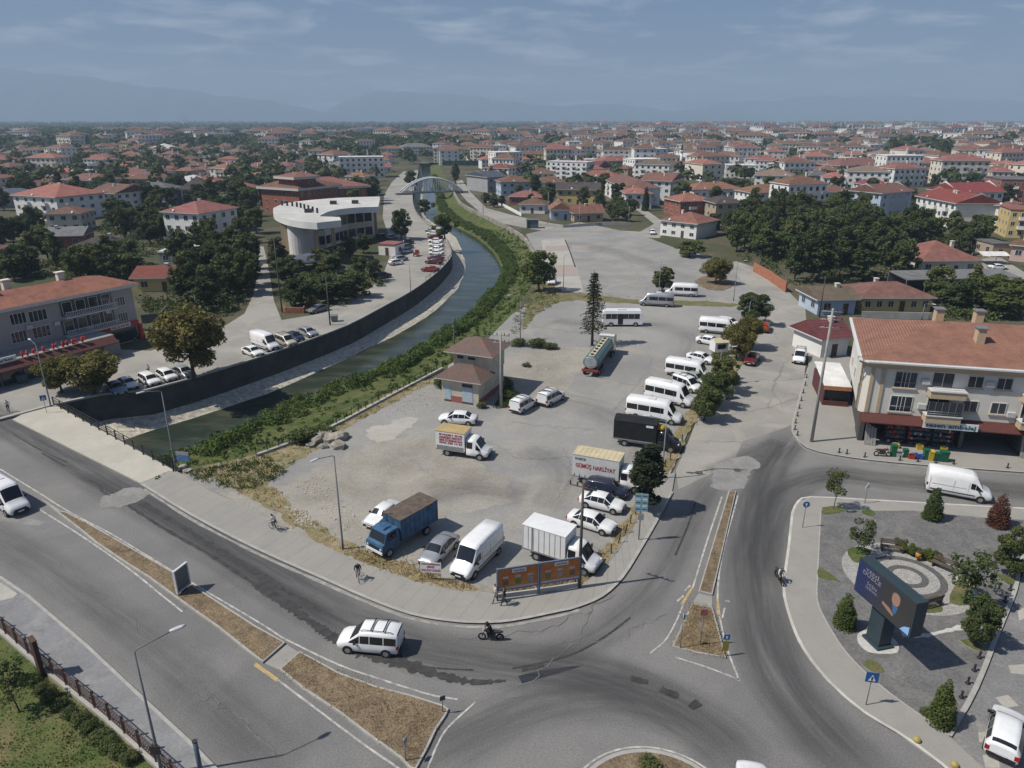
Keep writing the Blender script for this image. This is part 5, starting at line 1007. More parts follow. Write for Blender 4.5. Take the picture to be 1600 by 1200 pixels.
M_cglass = mat('car_glass', (0.012, 0.015, 0.018), .06, var=0, spec=.6); M_tyre = mat('tyre', (0.018, 0.018, 0.018), .9, var=.1); M_rim = mat('rim', (0.36, 0.36, 0.37), .4, .6, var=.1); M_trim = mat('black_trim', (0.022, 0.022, 0.024), .6, var=.1)
M_head = mat('headlight', (0.55, 0.57, 0.58), .15, var=0, spec=.6); M_tail = mat('tail_light', (0.30, 0.012, 0.012), .2, var=0); M_plate = mat('number_plate', (0.62, 0.62, 0.60), .5, var=0); M_yellow = mat('yellow_tarp', (0.55, 0.36, 0.03), .7)
M_pseam = mat('panel_seam_grey', (0.30, 0.30, 0.30), .5, var=0); tyre_me = {}
def wheel(parent, x, y, r=.32, w=.22):
    k = (r, w)
    if k not in tyre_me:
        t = MB().loft([[Vector((math.cos(a * math.pi / 9) * q, yy, math.sin(a * math.pi / 9) * q)) for a in range(18)] for q, yy in ((r * .62, -w / 2), (r * .95, -w / 2), (r, -w / 3), (r, w / 3), (r * .95, w / 2), (r * .62, w / 2))], True, True, 0, False).mesh('wheel', M_tyre)
        m_ = MB().loft([[Vector((math.cos(a * math.pi / 7) * q, yy, math.sin(a * math.pi / 7) * q)) for a in range(14)] for q, yy in ((r * .62, -w / 2 - .012), (r * .5, -w / 2 - .02), (r * .12, -w / 2 + .0))], True, True).mesh('rim', M_rim); tyre_me[k] = (t, m_)
    t, m_ = tyre_me[k]; o = put('wheel', t, parent, (x, y, r)); q = put('rim', m_, o)
    if y > 0: q.rotation_euler = (0, 0, math.pi)
    return o
def ring_pts(st):
    x, zb, zbelt, zwin, ztop, w, wt = st
    f = (zwin - zbelt) / max(.01, ztop - .05 - zbelt); ww = w * .985 + (wt - w * .985) * min(1, f)
    half = [(0, zb), (w * .88, zb), (w, zb + .14), (w, zb * .4 + zbelt * .6), (w * .985, zbelt), (ww, zwin), (wt, ztop - .05), (wt * .62, ztop), (0, ztop + .015)]
    return [Vector((x, -y, z)) for y, z in half] + [Vector((x, y, z)) for y, z in half[-2:0:-1]]
def lerp_quad(q, a, off_):
    c = sum(q, Vector()) / 4; n = (q[2] - q[0]).cross(q[3] - q[1]).normalized(); return [p + (c - p) * a + n * off_ for p in q]
def panel(parent, name, q, a=.1, m_=None, off_=.012):
    q = lerp_quad([Vector(p) for p in q], a, off_); return MB().add(q, [(0, 1, 2, 3)]).build(name, m_ or M_cglass, parent)
def side_quads(rings, i, j=None):
    r0, r1 = rings[i], rings[j if j is not None else i + 1]; n = len(r0)
    return [r0[4], r1[4], r1[5], r0[5]], [r1[n - 4], r0[n - 4], r0[n - 5], r1[n - 5]]
def top_quad(rings, i, back=False):
    r0, r1 = rings[i], rings[i + 1]; n = len(r0)
    return [r1[6], r1[n - 6], r0[n - 6], r0[6]]
def top_panel(parent, name, rings, i, a=.07, off_=.014):
    r0, r1 = rings[i], rings[i + 1]; A = []; B = []
    for j in range(6, 11):
        p, q = r0[j], r1[j]; p2, q2 = p.lerp(q, a), p.lerp(q, 1 - a); A.append(Vector((p2.x, p2.y * .95, p2.z))); B.append(Vector((q2.x, q2.y * .95, q2.z)))
    n = (B[2] - A[2]).cross(A[4] - A[0]); n = n if n.z > 0 else -n; n.normalize()
    return MB().loft([[p + n * off_ for p in A], [p + n * off_ for p in B]], False, False).build(name, M_cglass, parent)
def vehicle(name, label, cat, st, wins, ws, rw, wheels, body, wr=.32, group=None, extra=None, plate=True):
    o = thing(name, label, cat, (0, 0, 0), 0, group); rings = [ring_pts(s_) for s_ in st]
    MB().loft(rings, True, True, 0, True).build('body', body, o)
    for i, j in wins:
        for q in side_quads(rings, i, j): panel(o, 'side_window', q, .07)
    if ws is not None: top_panel(o, 'windscreen', rings, ws)
    if rw is not None: top_panel(o, 'rear_window', rings, rw, .12)
    w = max(s_[5] for s_ in st); xf, xr = st[-1][0], st[0][0]
    for x in wheels:
        for y in (-1, 1):
            wheel(o, x, y * (w - .10), wr)
            MB().disc((x, y * (w - .05), wr), (0, y, 0), wr + .07, wr + .05, .058, 14).build('wheel_arch', M_trim, o)
    wf = st[-2][5]; zf = st[-2][2]
    for y in (-1, 1):
        MB().box(xf - .34, xf - .02, min(y * wf * .55, y * wf * .93), max(y * wf * .55, y * wf * .93), zf - .20, zf - .03).build('headlight', M_head, o)
        MB().box(xr - .012, xr + .12, min(y * st[1][5] * .72, y * st[1][5] * 1.0), max(y * st[1][5] * .72, y * st[1][5] * 1.0), st[1][2] - .32, st[1][2] - .02).build('tail_light', M_tail, o)
        mx = st[ws][0] if ws is not None else .6
        MB().box(mx + .25, mx + .38, min(y * (w - .02), y * (w + .18)), max(y * (w - .02), y * (w + .18)), st[ws + 1][2] + .02, st[ws + 1][2] + .18).build('mirror', M_trim, o)
    zb = st[-1][1]
    MB().box(xf - .16, xf + .03, -wf * .8, wf * .8, zb - .06, zb + .16).build('front_bumper', M_trim, o); MB().box(xr - .04, xr + .14, -st[1][5] * .85, st[1][5] * .85, st[0][1] - .08, st[0][1] + .12).build('rear_bumper', M_trim, o)
    if plate: MB().box(xr - .05, xr - .041, -.26, .26, st[0][1] + .14, st[0][1] + .26).build('number_plate', M_plate, o); MB().box(xf + .031, xf + .04, -.26, .26, zb, zb + .11).build('number_plate', M_plate, o)
    if extra: extra(o)
    return o
SEDAN = [(-2.25, .48, .80, .84, .90, .66, .58), (-2.17, .32, .90, .94, 1.00, .82, .70), (-1.62, .24, .94, .98, 1.05, .88, .70), (-.95, .22, .94, 1.33, 1.43, .89, .59), (-.2, .2, .93, 1.36, 1.47, .90, .61), (.42, .2, .91, 1.33, 1.43, .90, .59), (1.12, .2, .89, .94, 1.00, .89, .72), (1.75, .24, .82, .86, .92, .87, .70), (2.14, .32, .70, .74, .79, .80, .62), (2.25, .42, .60, .64, .68, .66, .52)]
BOXY = [(-2.1, .45, .84, .88, .94, .72, .66), (-2.05, .32, .88, .94, 1.02, .80, .74), (-1.35, .26, .92, .97, 1.04, .82, .74), (-1.0, .24, .92, 1.3, 1.39, .82, .60), (-.1, .24, .91, 1.31, 1.41, .82, .61), (.35, .24, .90, 1.29, 1.38, .82, .60), (.85, .24, .88, .93, .98, .82, .74), (1.6, .26, .84, .88, .92, .81, .74), (2.05, .34, .78, .82, .86, .79, .72), (2.1, .42, .70, .74, .78, .74, .68)]
HATCH = [(-2.1, .48, .92, 1.02, 1.12, .74, .62), (-2.02, .32, .98, 1.2, 1.30, .84, .62), (-1.75, .24, .98, 1.36, 1.47, .88, .62), (-.9, .22, .96, 1.42, 1.54, .90, .64), (-.1, .2, .95, 1.43, 1.55, .90, .64), (.5, .2, .93, 1.38, 1.49, .90, .62), (1.2, .2, .92, .97, 1.03, .89, .72), (1.75, .24, .86, .9, .96, .86, .70), (2.05, .32, .74, .78, .84, .78, .62), (2.13, .42, .64, .68, .73, .66, .54)]
MVAN = [(-2.2, .45, 1.0, 1.5, 1.72, .82, .68), (-2.12, .3, 1.02, 1.58, 1.82, .88, .72), (-1.2, .24, 1.02, 1.6, 1.86, .91, .74), (-.2, .22, 1.0, 1.6, 1.87, .91, .74), (.5, .22, .99, 1.55, 1.80, .91, .72), (1.3, .22, .97, 1.02, 1.10, .90, .74), (1.85, .26, .90, .95, 1.02, .87, .70), (2.15, .34, .78, .82, .88, .80, .62), (2.24, .45, .66, .70, .76, .68, .54)]
def vanst(L, Ht):
    b_ = -L / 2; f = L / 2
    return [(b_, .5, 1.25, Ht - .75, Ht - .22, .90, .80), (b_ + .08, .36, 1.28, Ht - .72, Ht - .06, .98, .84), (b_ + L * .22, .32, 1.28, Ht - .70, Ht, 1.0, .86), (b_ + L * .44, .32, 1.28, Ht - .70, Ht + .01, 1.0, .86), (f - 2.05, .32, 1.28, Ht - .72, Ht - .02, 1.0, .86), (f - 1.62, .32, 1.26, Ht - .78, Ht - .16, 1.0, .83), (f - .92, .32, 1.18, 1.24, 1.34, .98, .82), (f - .32, .34, 1.0, 1.05, 1.13, .94, .74), (f - .06, .42, .82, .86, .92, .86, .66), (f, .5, .68, .72, .78, .74, .56)]
MINI = vanst(6.9, 2.72); VAN = vanst(5.9, 2.62)
VPROT = {}
def vkey(kind_, col):
    k = (kind_, col)
    if k in VPROT: return VPROT[k]
    p = PT[col]; nm = {'sedan': 'sedan_car', 'boxy': 'sedan_car', 'hatch': 'hatchback_car', 'mvan': 'small_van', 'van': 'panel_van', 'minibus': 'minibus'}[kind_]
    ct = {'sedan': 'car', 'boxy': 'car', 'hatch': 'car', 'mvan': 'van', 'van': 'van', 'minibus': 'minibus'}[kind_]
    if kind_ == 'sedan': o = vehicle(nm, 'x', ct, SEDAN, ((2, 3), (3, 4), (4, 5), (5, 6)), 5, 2, (-1.4, 1.42), p)
    elif kind_ == 'boxy': o = vehicle(nm, 'x', ct, BOXY, ((3, 4), (4, 5), (5, 6)), 5, 2, (-1.25, 1.25), p, .30)
    elif kind_ == 'hatch': o = vehicle(nm, 'x', ct, HATCH, ((2, 3), (3, 4), (4, 5), (5, 6)), 5, 1, (-1.3, 1.32), p)
    elif kind_ == 'mvan':
        def ex(o):
            for y in (-.62, .62): MB().tube([(-1.9, y, 1.86), (-1.7, y, 1.96), (.2, y, 1.97), (.45, y, 1.86)], .025, 5).build('roof_rail', M_trim, o)
            for x in (-1.2, -.3): MB().box(x - .04, x + .04, -.66, .66, 1.96, 2.0).build('roof_bar', M_trim, o)
        o = vehicle(nm, 'x', ct, MVAN, ((1, 2), (2, 3), (3, 4), (4, 5)), 4, 0, (-1.35, 1.38), p, .33, extra=ex)
    elif kind_ == 'van':
        def ex(o):
            MB().box(2.5, 2.96, -.55, .55, .62, .8).build('grille', M_trim, o)
            for y in (-1, 1):
                for x in (-2.7, -.55, .75): MB().box(x - .012, x + .012, min(y * .99, y * 1.004), max(y * .99, y * 1.004), .5, 1.9).build('door_seam', M_pseam, o)
                MB().box(-2.6, 1.4, min(y * .99, y * 1.012), max(y * .99, y * 1.012), .62, .72).build('side_strip', M_trim, o); MB().box(-2.5, .6, min(y * .985, y * 1.003), max(y * .985, y * 1.003), 1.22, 1.26).build('body_crease', M_pseam, o)
        o = vehicle(nm, 'x', ct, VAN, ((4, 5), (5, 6)), 5, None, (-1.9, 1.95), p, .36, extra=ex)
    else:
        def ex(o):
            MB().box(-.9, .1, -.45, .45, 2.725, 2.79).build('roof_hatch', M_frame, o); MB().box(3.0, 3.46, -.55, .55, .62, .8).build('grille', M_trim, o)
            for y in (-1, 1): MB().box(-3.0, 1.6, min(y * 1.0, y * 1.012), max(y * 1.0, y * 1.012), .45, .58).build('side_strip', M_trim, o); MB().box(.95, .975, min(y * .99, y * 1.004), max(y * .99, y * 1.004), .5, 2.2).build('door_seam', M_pseam, o)
        o = vehicle(nm, 'x', ct, MINI, ((1, 2), (2, 3), (3, 4), (5, 6)), 5, 0, (-2.1, 2.4), p, .36, extra=ex)
    VPROT[k] = [register(o), False]; return VPROT[k]
def place(kind_, col, rear, front, label, group=None, z=0.0):
    e = vkey(kind_, col); a, b_ = G(rear[0], rear[1], z), G(front[0], front[1], z); c = (a + b_) / 2; rz = math.atan2(b_.y - a.y, b_.x - a.x)
    if not e[1]: o = e[0]; e[1] = True; o.location = c; o.rotation_euler = (0, 0, rz); o['label'] = label; 
    else: o = dup(e[0], c, rz, label); o.scale = (R.uniform(.94, 1.05), R.uniform(.97, 1.03), R.uniform(.95, 1.05))
    if group: o['group'] = group
    elif 'group' in o: del o['group']
    BUSY.append((c.x, c.y, 2.2)); return o
LOT = .07; gA, gB, gC = 'vehicles in the parking lot', 'cars along the left river wall', 'cars parked beside the hall'
for a in (
 ('boxy', 'white', (618, 797), (578, 828), 'old boxy white saloon beside the blue truck', gA), ('sedan', 'silver', (706, 846), (664, 890), 'silver-white saloon behind the red and white banner', gA),
 ('van', 'white', (768, 858), (722, 903), 'white panel van parked nose to the pavement right of the silver saloon', gA), ('sedan', 'white', (898, 815), (952, 832), 'white saloon just above the white box truck', gA),
 ('sedan', 'white', (912, 786), (970, 800), 'white saloon between the dark estate car and another white saloon', gA), ('hatch', 'navy', (922, 766), (974, 777), 'dark blue estate car below the removal truck', gA),
 ('sedan', 'white', (738, 662), (694, 659), 'white saloon right behind the small removal truck', gA), ('mvan', 'white', (806, 646), (829, 632), 'white small van left of two by the rubble ground', gA), ('mvan', 'white', (850, 634), (872, 622), 'white small van right of two by the rubble ground', gA),
 ('minibus', 'white', (983, 648), (1062, 662), 'white minibus directly behind the black truck', gA), ('minibus', 'white', (1010, 620), (1083, 637), 'white minibus second in the row beside the trees', gA), ('mvan', 'white', (1058, 602), (1090, 614), 'white small van squeezed between two minibuses', gA), ('sedan', 'olive', (1072, 592), (1100, 602), 'greenish saloon half hidden behind the small white van', gA),
 ('minibus', 'white', (1047, 584), (1104, 594), 'white minibus third in the row beside the trees', gA), ('sedan', 'white', (1074, 560), (1116, 570), 'white saloon behind the third minibus', gA), ('sedan', 'white', (1094, 535), (1124, 541), 'white saloon next to the small trailer kiosk', gA), ('minibus', 'white', (1097, 518), (1147, 523), 'white minibus at the far end of the row by the road', gA), ('hatch', 'white', (1128, 507), (1148, 511), 'white hatchback mostly hidden by the far minibus', gA),
 ('minibus', 'silver', (1049, 479), (1001, 476), 'silver minibus on the border between the two lots', gA), ('minibus', 'white', (1082, 463), (1046, 461), 'white minibus behind the round tree of the upper lot', gA), ('mvan', 'white', (865, 437), (860, 450), 'white pickup-like van in the shade of the tree at the left of the upper lot', gA)): place(*a, z=LOT)
for a in (
 ('minibus', 'white', (-26, 768), (48, 814), 'white minibus entering at the left on the main road'), ('mvan', 'white', (620, 1015), (541, 1007), 'white small van with roof bars driving on the main road'), ('van', 'white', (1450, 765), (1540, 782), 'white panel van driving past the packaging shop'), ('hatch', 'white', (1561, 1188), (1573, 1128), 'white hatchback parked in the paved street at the lower right corner'), ('hatch', 'white', (1182, 1295), (1172, 1214), 'white car cut by the bottom edge right of the roundabout'),
 ('hatch', 'orange', (1192, 522), (1196, 511), 'orange-red hatchback on the side road'), ('sedan', 'dred', (1180, 558), (1168, 575), 'dark red saloon coming down the side road'), ('mvan', 'white', (1251, 555), (1246, 573), 'white small van standing on the right side of the side road'), ('hatch', 'red', (1258, 533), (1256, 548), 'red car parked behind the white van on the side road'),
 ('hatch', 'white', (1018, 360), (1021, 372), 'white pickup-like car at the mouth of the village lane'), ('sedan', 'white', (1545, 421), (1572, 421), 'white saloon in the street near the carport'), ('sedan', 'grey', (505, 485), (490, 489), 'grey saloon parked under the garden trees of the hall')): place(*a)
for i, a in enumerate((('sedan', 'blue', (175, 605), (192, 620), 'steel blue car under the two small plane trees'), ('sedan', 'white', (192, 598), (210, 611), 'white saloon leftmost of the three white cars by the river wall'), ('hatch', 'white', (222, 592), (247, 606), 'white car with black roof in the middle of the three by the river wall'), ('hatch', 'white', (250, 586), (274, 599), 'white car with black roof right of the three by the river wall'), ('sedan', 'silver', (276, 582), (300, 593), 'silver car under the big plane tree'), ('sedan', 'white', (381, 549), (410, 560), 'white saloon in front of the white van by the river wall'), ('van', 'white', (392, 536), (440, 553), 'white panel van by the river wall'), ('mvan', 'sand', (437, 535), (458, 543), 'sand-coloured pickup between the white van and the navy car'), ('sedan', 'navy', (446, 526), (475, 537), 'navy saloon by the river wall'), ('sedan', 'silver', (467, 519), (496, 529), 'silver saloon at the right end of the row by the river wall'), ('hatch', 'black', (180, 535), (210, 530), 'black car in front of the pharmacy window'), ('sedan', 'black', (212, 529), (240, 524), 'black saloon in the shade right of the pharmacy'))): place(*a, gB, .006)
rowc = ['red', 'dred', 'dred', 'white', 'white', 'white', 'white', 'dred', 'white', 'silver']; nm = ['red car nearest in the row along the lane', 'dark red car second in the row along the lane', 'dark red car third in the row along the lane', 'white car fourth in the row along the lane', 'white car fifth in the row along the lane', 'white car sixth in the row along the lane', 'white car seventh in the row along the lane', 'dark red car eighth in the row along the lane', 'white car ninth in the row along the lane', 'silver car last in the row along the lane']
for k, (x, y) in enumerate(((672, 424), (678, 412), (681, 406), (682, 398), (682, 392), (682, 385), (681, 379), (680, 373), (677, 367), (674, 362))): place('sedan', rowc[k], (x + 11, y + 1), (x - 11, y - .5), nm[k] + ' beside the river bend', gC)
for x, y, c, l in ((598, 434, 'black', 'black car at the entrance of the hall car park'), (619, 413, 'white', 'white car in front of the gatehouse'), (626, 407, 'silver', 'silver car behind the white one at the gatehouse'), (635, 395, 'silver', 'silver car nearest on the left side of the lane by the hall'), (636, 388, 'grey', 'grey car second on the left side of the lane by the hall'), (637, 381, 'navy', 'navy car last on the left side of the lane by the hall'), (598, 372, 'navy', 'navy car under the hall canopy, left'), (612, 373, 'silver', 'silver car under the hall canopy, right')): place('hatch', c, (x - 9, y + 2), (x + 9, y - 1), l, gC)
for e in VPROT.values():
    if not e[1]: print('unused prototype', e[0].name)
# ------------------------------------------------ trucks
def cab(o, x0, col, w=1.02, big=False):
    """Van-type cab whose nose points along +x from x0."""
    H_ = 2.35
    st = [(x0, .4, 1.25, H_ - .3, H_, w, w * .84), (x0 + .75, .4, 1.25, H_ - .32, H_ - .02, w, w * .83), (x0 + 1.05, .4, 1.22, H_ - .42, H_ - .12, w, w * .8), (x0 + 1.7, .4, 1.15, 1.21, 1.3, w * .98, w * .8), (x0 + 2.2, .42, .98, 1.03, 1.1, w * .93, w * .72), (x0 + 2.42, .5, .8, .84, .9, w * .82, w * .62)]
    rg = [ring_pts(s_) for s_ in st]; b_ = MB().loft(rg, True, True, 0, True).build('cab', PT[col], o)
    for i, j in ((0, 1), (2, 3)):
        for q in side_quads(rg, i, j): panel(b_, 'side_window', q, .1)
    top_panel(b_, 'windscreen', rg, 2, .05)
    for y in (-1, 1): MB().box(x0 + 2.1, x0 + 2.4, min(y * .5, y * .8), max(y * .5, y * .8), .84, 1.0).build('headlight', M_head, b_); MB().box(x0 + 1.2, x0 + 1.3, min(y * w, y * (w + .25)), max(y * w, y * (w + .25)), 1.3, 1.75).build('mirror', M_trim, b_)
    MB().box(x0 + 2.3, x0 + 2.46, -.75, .75, .34, .66).build('front_bumper', M_trim, b_)
    return b_
def truck(name, label, rear, front, L, box, boxm, roofm, col, bottom=.95, top=3.2, w=1.08, rails=True, z=LOT, peak=0.0):
    a, b_ = G(*rear, z), G(*front, z); rz = math.atan2(b_.y - a.y, b_.x - a.x); d = (b_ - a).normalized(); c = (a + b_) / 2
    o = thing(name, label, 'truck', c, rz, gA); x0, x1 = -L / 2, L / 2; xc = x1 - 2.45
    MB().box(x0, xc + 1.2, -.45, .45, .5, .78).build('chassis', M_trim, o)
    if peak:
        bx = MB().loft([[(x, -w, bottom), (x, w, bottom), (x, w, top), (x, 0, top + peak), (x, -w, top)] for x in (x0, xc - .15)], True, True).build('cargo_box', boxm, o)
        rfm = MB().loft([[(x, -w - .02, top - .03), (x, -w - .02, top + .02), (x, 0, top + peak + .03), (x, w + .02, top + .02), (x, w + .02, top - .03)] for x in (x0 - .03, xc - .12)], False, False).build('box_roof', roofm, bx)
    else:
        bx = MB().box(x0, xc - .15, -w, w, bottom, top).build('cargo_box', boxm, o); MB().box(x0 - .03, xc - .12, -w - .03, w + .03, top, top + .05).build('box_roof', roofm, bx)
    for y in (-1, 1): MB().box(x0 - .02, xc - .14, y * w - .02 if y > 0 else -w - .025, y * w + .025 if y > 0 else -w + .02, bottom - .12, bottom + .02).build('side_rail', M_steel, bx)
    cab(o, xc, col)
    for x in (xc + 1.55, x0 + 1.3):
        for y in (-1, 1): wheel(o, x, y * .9, .38, .26); MB().disc((x, y * .97, .38), (0, y, 0), .47, .45, .05, 14).build('wheel_arch', M_trim, o)
    BUSY.append((c.x, c.y, 3.5)); return o, bx, x0, xc
M_boxw = mat('box_white', (0.74, 0.745, 0.73), .5, var=.05, scale=.8); M_tarpk = mat('tarp_black', (0.017, 0.018, 0.019), .6, var=.2, scale=2, bump=.3, bscale=6); M_cream = mat('box_cream', (0.58, 0.50, 0.33), .7, var=.1, scale=1); M_tanr = mat('box_tan', (0.46, 0.34, 0.16), .8, var=.1, scale=1); M_tarpw = mat('tarp_white', (0.58, 0.59, 0.57), .7, var=.06, scale=1.2); M_txr = mat('print_red', (0.36, 0.03, 0.03), .7, var=0); M_txd = mat('print_dark', (0.05, 0.06, 0.08), .7, var=0)
o, bx, x0, xc = truck('box_truck', 'white box truck parked behind the orange billboards', (832, 862), (928, 893), 6.6, None, M_boxw, M_boxw, 'white', top=3.15)
for k in range(8): MB().box(x0 + .05 + k * .5, x0 + .09 + k * .5, -1.098, -1.088, 1.0, 3.1).build('panel_seam', M_steel, bx)
MB().box(x0 + .9, x0 + .98, -1.1, -1.08, 1.0, 3.1).build('door_bar', M_trim, bx)
o, bx, x0, xc = truck('removal_truck', 'white curtain-sided removal truck with red lettering beside the dark estate car', (905, 748), (1002, 766), 7.4, None, M_tarpw, M_cream, 'white', bottom=.9, top=3.25)
text('GÜMÜŞ NAKLİYAT', bx, ((x0 + xc) / 2 - .1, -1.1, 2.1), (rad(90), 0, 0), .62, M_txr, .006, .012, width=4.1); text('DUZCE', bx, (x0 + .8, -1.1, 2.85), (rad(90), 0, 0), .32, M_txd, .006, .006, width=1.1); text('0532 294 7652', bx, (xc - 1.5, -1.1, 1.3), (rad(90), 0, 0), .26, M_txd, .006, .004, width=2.0)
for k in range(9): MB().box(x0 + .2 + k * .56, x0 + .26 + k * .56, -1.105, -1.082, .82, 1.15).build('curtain_strap', M_trim, bx)
for k in range(10): MB().box(x0 + .1 + k * .5, x0 + .13 + k * .5, -1.08, 1.08, 3.3, 3.315).build('roof_rib', M_tanr, bx)
o, bx, x0, xc = truck('small_removal_truck', 'small removal truck with tan roof and red print in the middle of the lot', (686, 704), (768, 716), 6.0, None, M_boxw, M_tanr, 'white', bottom=.85, top=2.95)
for k, (s_, sz, zz) in enumerate((('EVDEN EVE', .28, 2.62), ('ASANSÖRLÜ NAKLİYAT', .4, 2.28), ('ŞEHİR İÇİ ŞEHİRLER ARASI', .3, 1.95), ('0542 238 14 54', .3, 1.65))): text(s_, bx, ((x0 + xc) / 2, -1.1, zz), (rad(90), 0, 0), sz, M_txr, .006, .008, width=2.7)
MB().box(x0 + .1, xc - .3, -1.11, -1.085, .86, 1.3).build('drop_side', M_steel, bx)
o, bx, x0, xc = truck('tarpaulin_truck', 'black tarpaulin truck with a yellow bundle on its cab, beside the minibuses', (966, 690), (1056, 703), 7.4, None, M_tarpk, M_tarpk, 'black', bottom=.95, top=3.1, peak=.35)
MB().loft([[(xc + .2 + math.cos(a * .785) * r * .8, math.sin(a * .785) * r, z_) for a in range(8)] for r, z_ in ((.55, 2.3), (.7, 2.5), (.5, 2.72), (.15, 2.8))], True, True, 0, True).build('yellow_bundle', M_yellow, o); MB().box(x0 + .6, xc - 1, -1.0, -.95, .6, .9).build('side_guard', M_steel, o); MB().box(xc - 1.3, xc - .5, -1.105, -1.085, 2.7, 2.95).build('white_patch', M_boxw, bx)
# old blue truck
a, b_ = G(668, 822, LOT), G(590, 868, LOT); c = (a + b_) / 2; o = thing('blue_truck', 'old blue box truck with brown rusty roof beside the boxy white saloon', 'truck', c, math.atan2(b_.y - a.y, b_.x - a.x), gA); BUSY.append((c.x, c.y, 3.5))
MB().box(-3.3, 2.6, -.45, .45, .55, .85).build('chassis', M_trim, o)
M_ob = mat('blue_box', (0.050, 0.125, 0.235), .65, var=.14, scale=1.5, col2=(0.03, 0.07, 0.12)); bx = MB().box(-3.3, 1.2, -1.12, 1.12, .95, 2.95).build('cargo_box', M_ob, o); MB().box(-3.34, 1.24, -1.16, 1.16, 2.95, 3.02).build('box_roof', mat('rusty_roof', (0.15, 0.115, 0.09), .9, var=.2, scale=2), bx)
for k in range(9):
    for y in (-1, 1): MB().box(-3.2 + k * .54, -3.14 + k * .54, min(y * 1.12, y * 1.15), max(y * 1.12, y * 1.15), 1.0, 2.93).build('rib', M_ob, bx)
for k in range(3): MB().box(-2.9 + k * 1.4, -2.85 + k * 1.4, -1.1, 1.1, 3.02, 3.05).build('roof_batten', MATS['rusty_roof'], bx)
cbm = MB().loft([[(x, -1.05, z0), (x, 1.05, z0), (x, 1.05, zm), (x, w_, z1), (x, -w_, z1), (x, -1.05, zm)] for x, z0, zm, z1, w_ in ((1.32, .7, 1.6, 2.35, .95), (2.1, .6, 1.55, 2.38, .95), (2.65, .6, 1.5, 2.28, .9), (3.0, .6, 1.45, 1.5, 1.0), (3.25, .62, 1.35, 1.4, .98), (3.3, .66, 1.0, 1.05, .95))], True, True).build('cab', M_ob, o)
panel(cbm, 'windscreen', [(3.0, -.95, 1.52), (3.0, .95, 1.52), (2.66, .88, 2.22), (2.66, -.88, 2.22)], .04, None, .02)
for y in (-1, 1): q = [(1.6, y * 1.055, 1.6), (2.6, y * 1.055, 1.55), (2.5, y * .96, 2.2), (1.65, y * .97, 2.25)]; panel(cbm, 'side_window', q if y < 0 else q[::-1], .05, None, .012)
MB().box(3.2, 3.36, -1.02, 1.02, .58, .8).build('front_bumper', M_boxw, o); MB().box(3.3, 3.33, -.7, .7, .9, 1.15).build('grille', M_trim, o)
for y in (-.8, .8): MB().disc((3.3, y, 1.02), (1, 0, 0), .12, .11, .04, 10).build('headlight', M_head, o)
for x in (2.55, -1.9):
    for y in (-1, 1): wheel(o, x, y * .95, .43, .28)
# tanker
a, b_ = G(916, 597, LOT), G(956, 542, LOT); c = (a + b_) / 2; TL = (b_ - a).length; o = thing('tanker_truck', 'steel tanker lorry seen from behind beside the lone spruce', 'truck', c, math.atan2(b_.y - a.y, b_.x - a.x), gA); BUSY.append((c.x, c.y, 5)); TL = min(TL, 13.5); x0 = -TL / 2
M_tank = mat('tank_teal', (0.13, 0.22, 0.22), .35, .3, var=.12); M_tks = mat('tank_steel', (0.50, 0.52, 0.53), .3, .5, var=.08)
xs = x0 + TL - 2.6
tk = MB().loft([[(x, math.cos(a * math.pi / 12) * 1.2 * s_, 2.15 + math.sin(a * math.pi / 12) * .92 * s_) for a in range(24)] for x, s_ in ((x0 + .25, .8), (x0 + .35, .97), (x0 + .5, 1), (xs - .5, 1), (xs - .35, .97), (xs - .25, .8))], True, True, 0, True).build('tank', [M_tank], o)
MB().disc((x0 + .24, 0, 2.15), (-1, 0, 0), .9, .6, .06, 20).build('tank_end', M_tks, tk); MB().box(x0 + .6, xs - .6, -.42, .42, 3.04, 3.12).build('walkway', M_cream, tk)
for k in range(7): MB().disc((x0 + 1.1 + k * (TL - 4.4) / 6.5, 0, 3.12), (0, 0, 1), .26, .24, .16, 12).build('hatch', M_dk, tk)
for k in range(5): MB().box(x0 + .14, x0 + .18, -.25, .25, 1.3 + k * .36, 1.34 + k * .36).build('ladder_rung', M_steel, o)
MB().box(x0, x0 + TL - .4, -.5, .5, .75, 1.1).build('chassis', M_trim, o); MB().box(x0 - .02, x0 + .12, -1.22, 1.22, .85, 1.2).build('rear_bumper', mat('tanker_red', (0.28, 0.05, 0.04), .6), o)
cm_ = MB().loft([[(x, -w_, .8), (x, w_, .8), (x, w_, z1 - .2), (x, w_ * .9, z1), (x, -w_ * .9, z1), (x, -w_, z1 - .2)] for x, w_, z1 in ((xs, 1.2, 3.1), (xs + 1.6, 1.22, 3.15), (xs + 2.15, 1.2, 2.95), (xs + 2.35, 1.16, 2.0))], True, True).build('cab', PT['sand'], o)
panel(cm_, 'windscreen', [(xs + 2.34, -1.1, 2.05), (xs + 2.34, 1.1, 2.05), (xs + 2.16, 1.05, 2.85), (xs + 2.16, -1.05, 2.85)], .03, None, .05)
MB().box(xs - .03, xs - .01, -.9, .9, 2.3, 2.75).build('rear_window', M_cglass, cm_); MB().box(xs - .05, xs + .6, -1.2, 1.2, 3.15, 3.3).build('roof_box', PT['white'], cm_)
for x in (x0 + 1.2, x0 + 2.4, x0 + 3.6, xs - .6, xs + 1.2):
    for y in (-1, 1): wheel(o, x, y * 1.05, .5, .3)
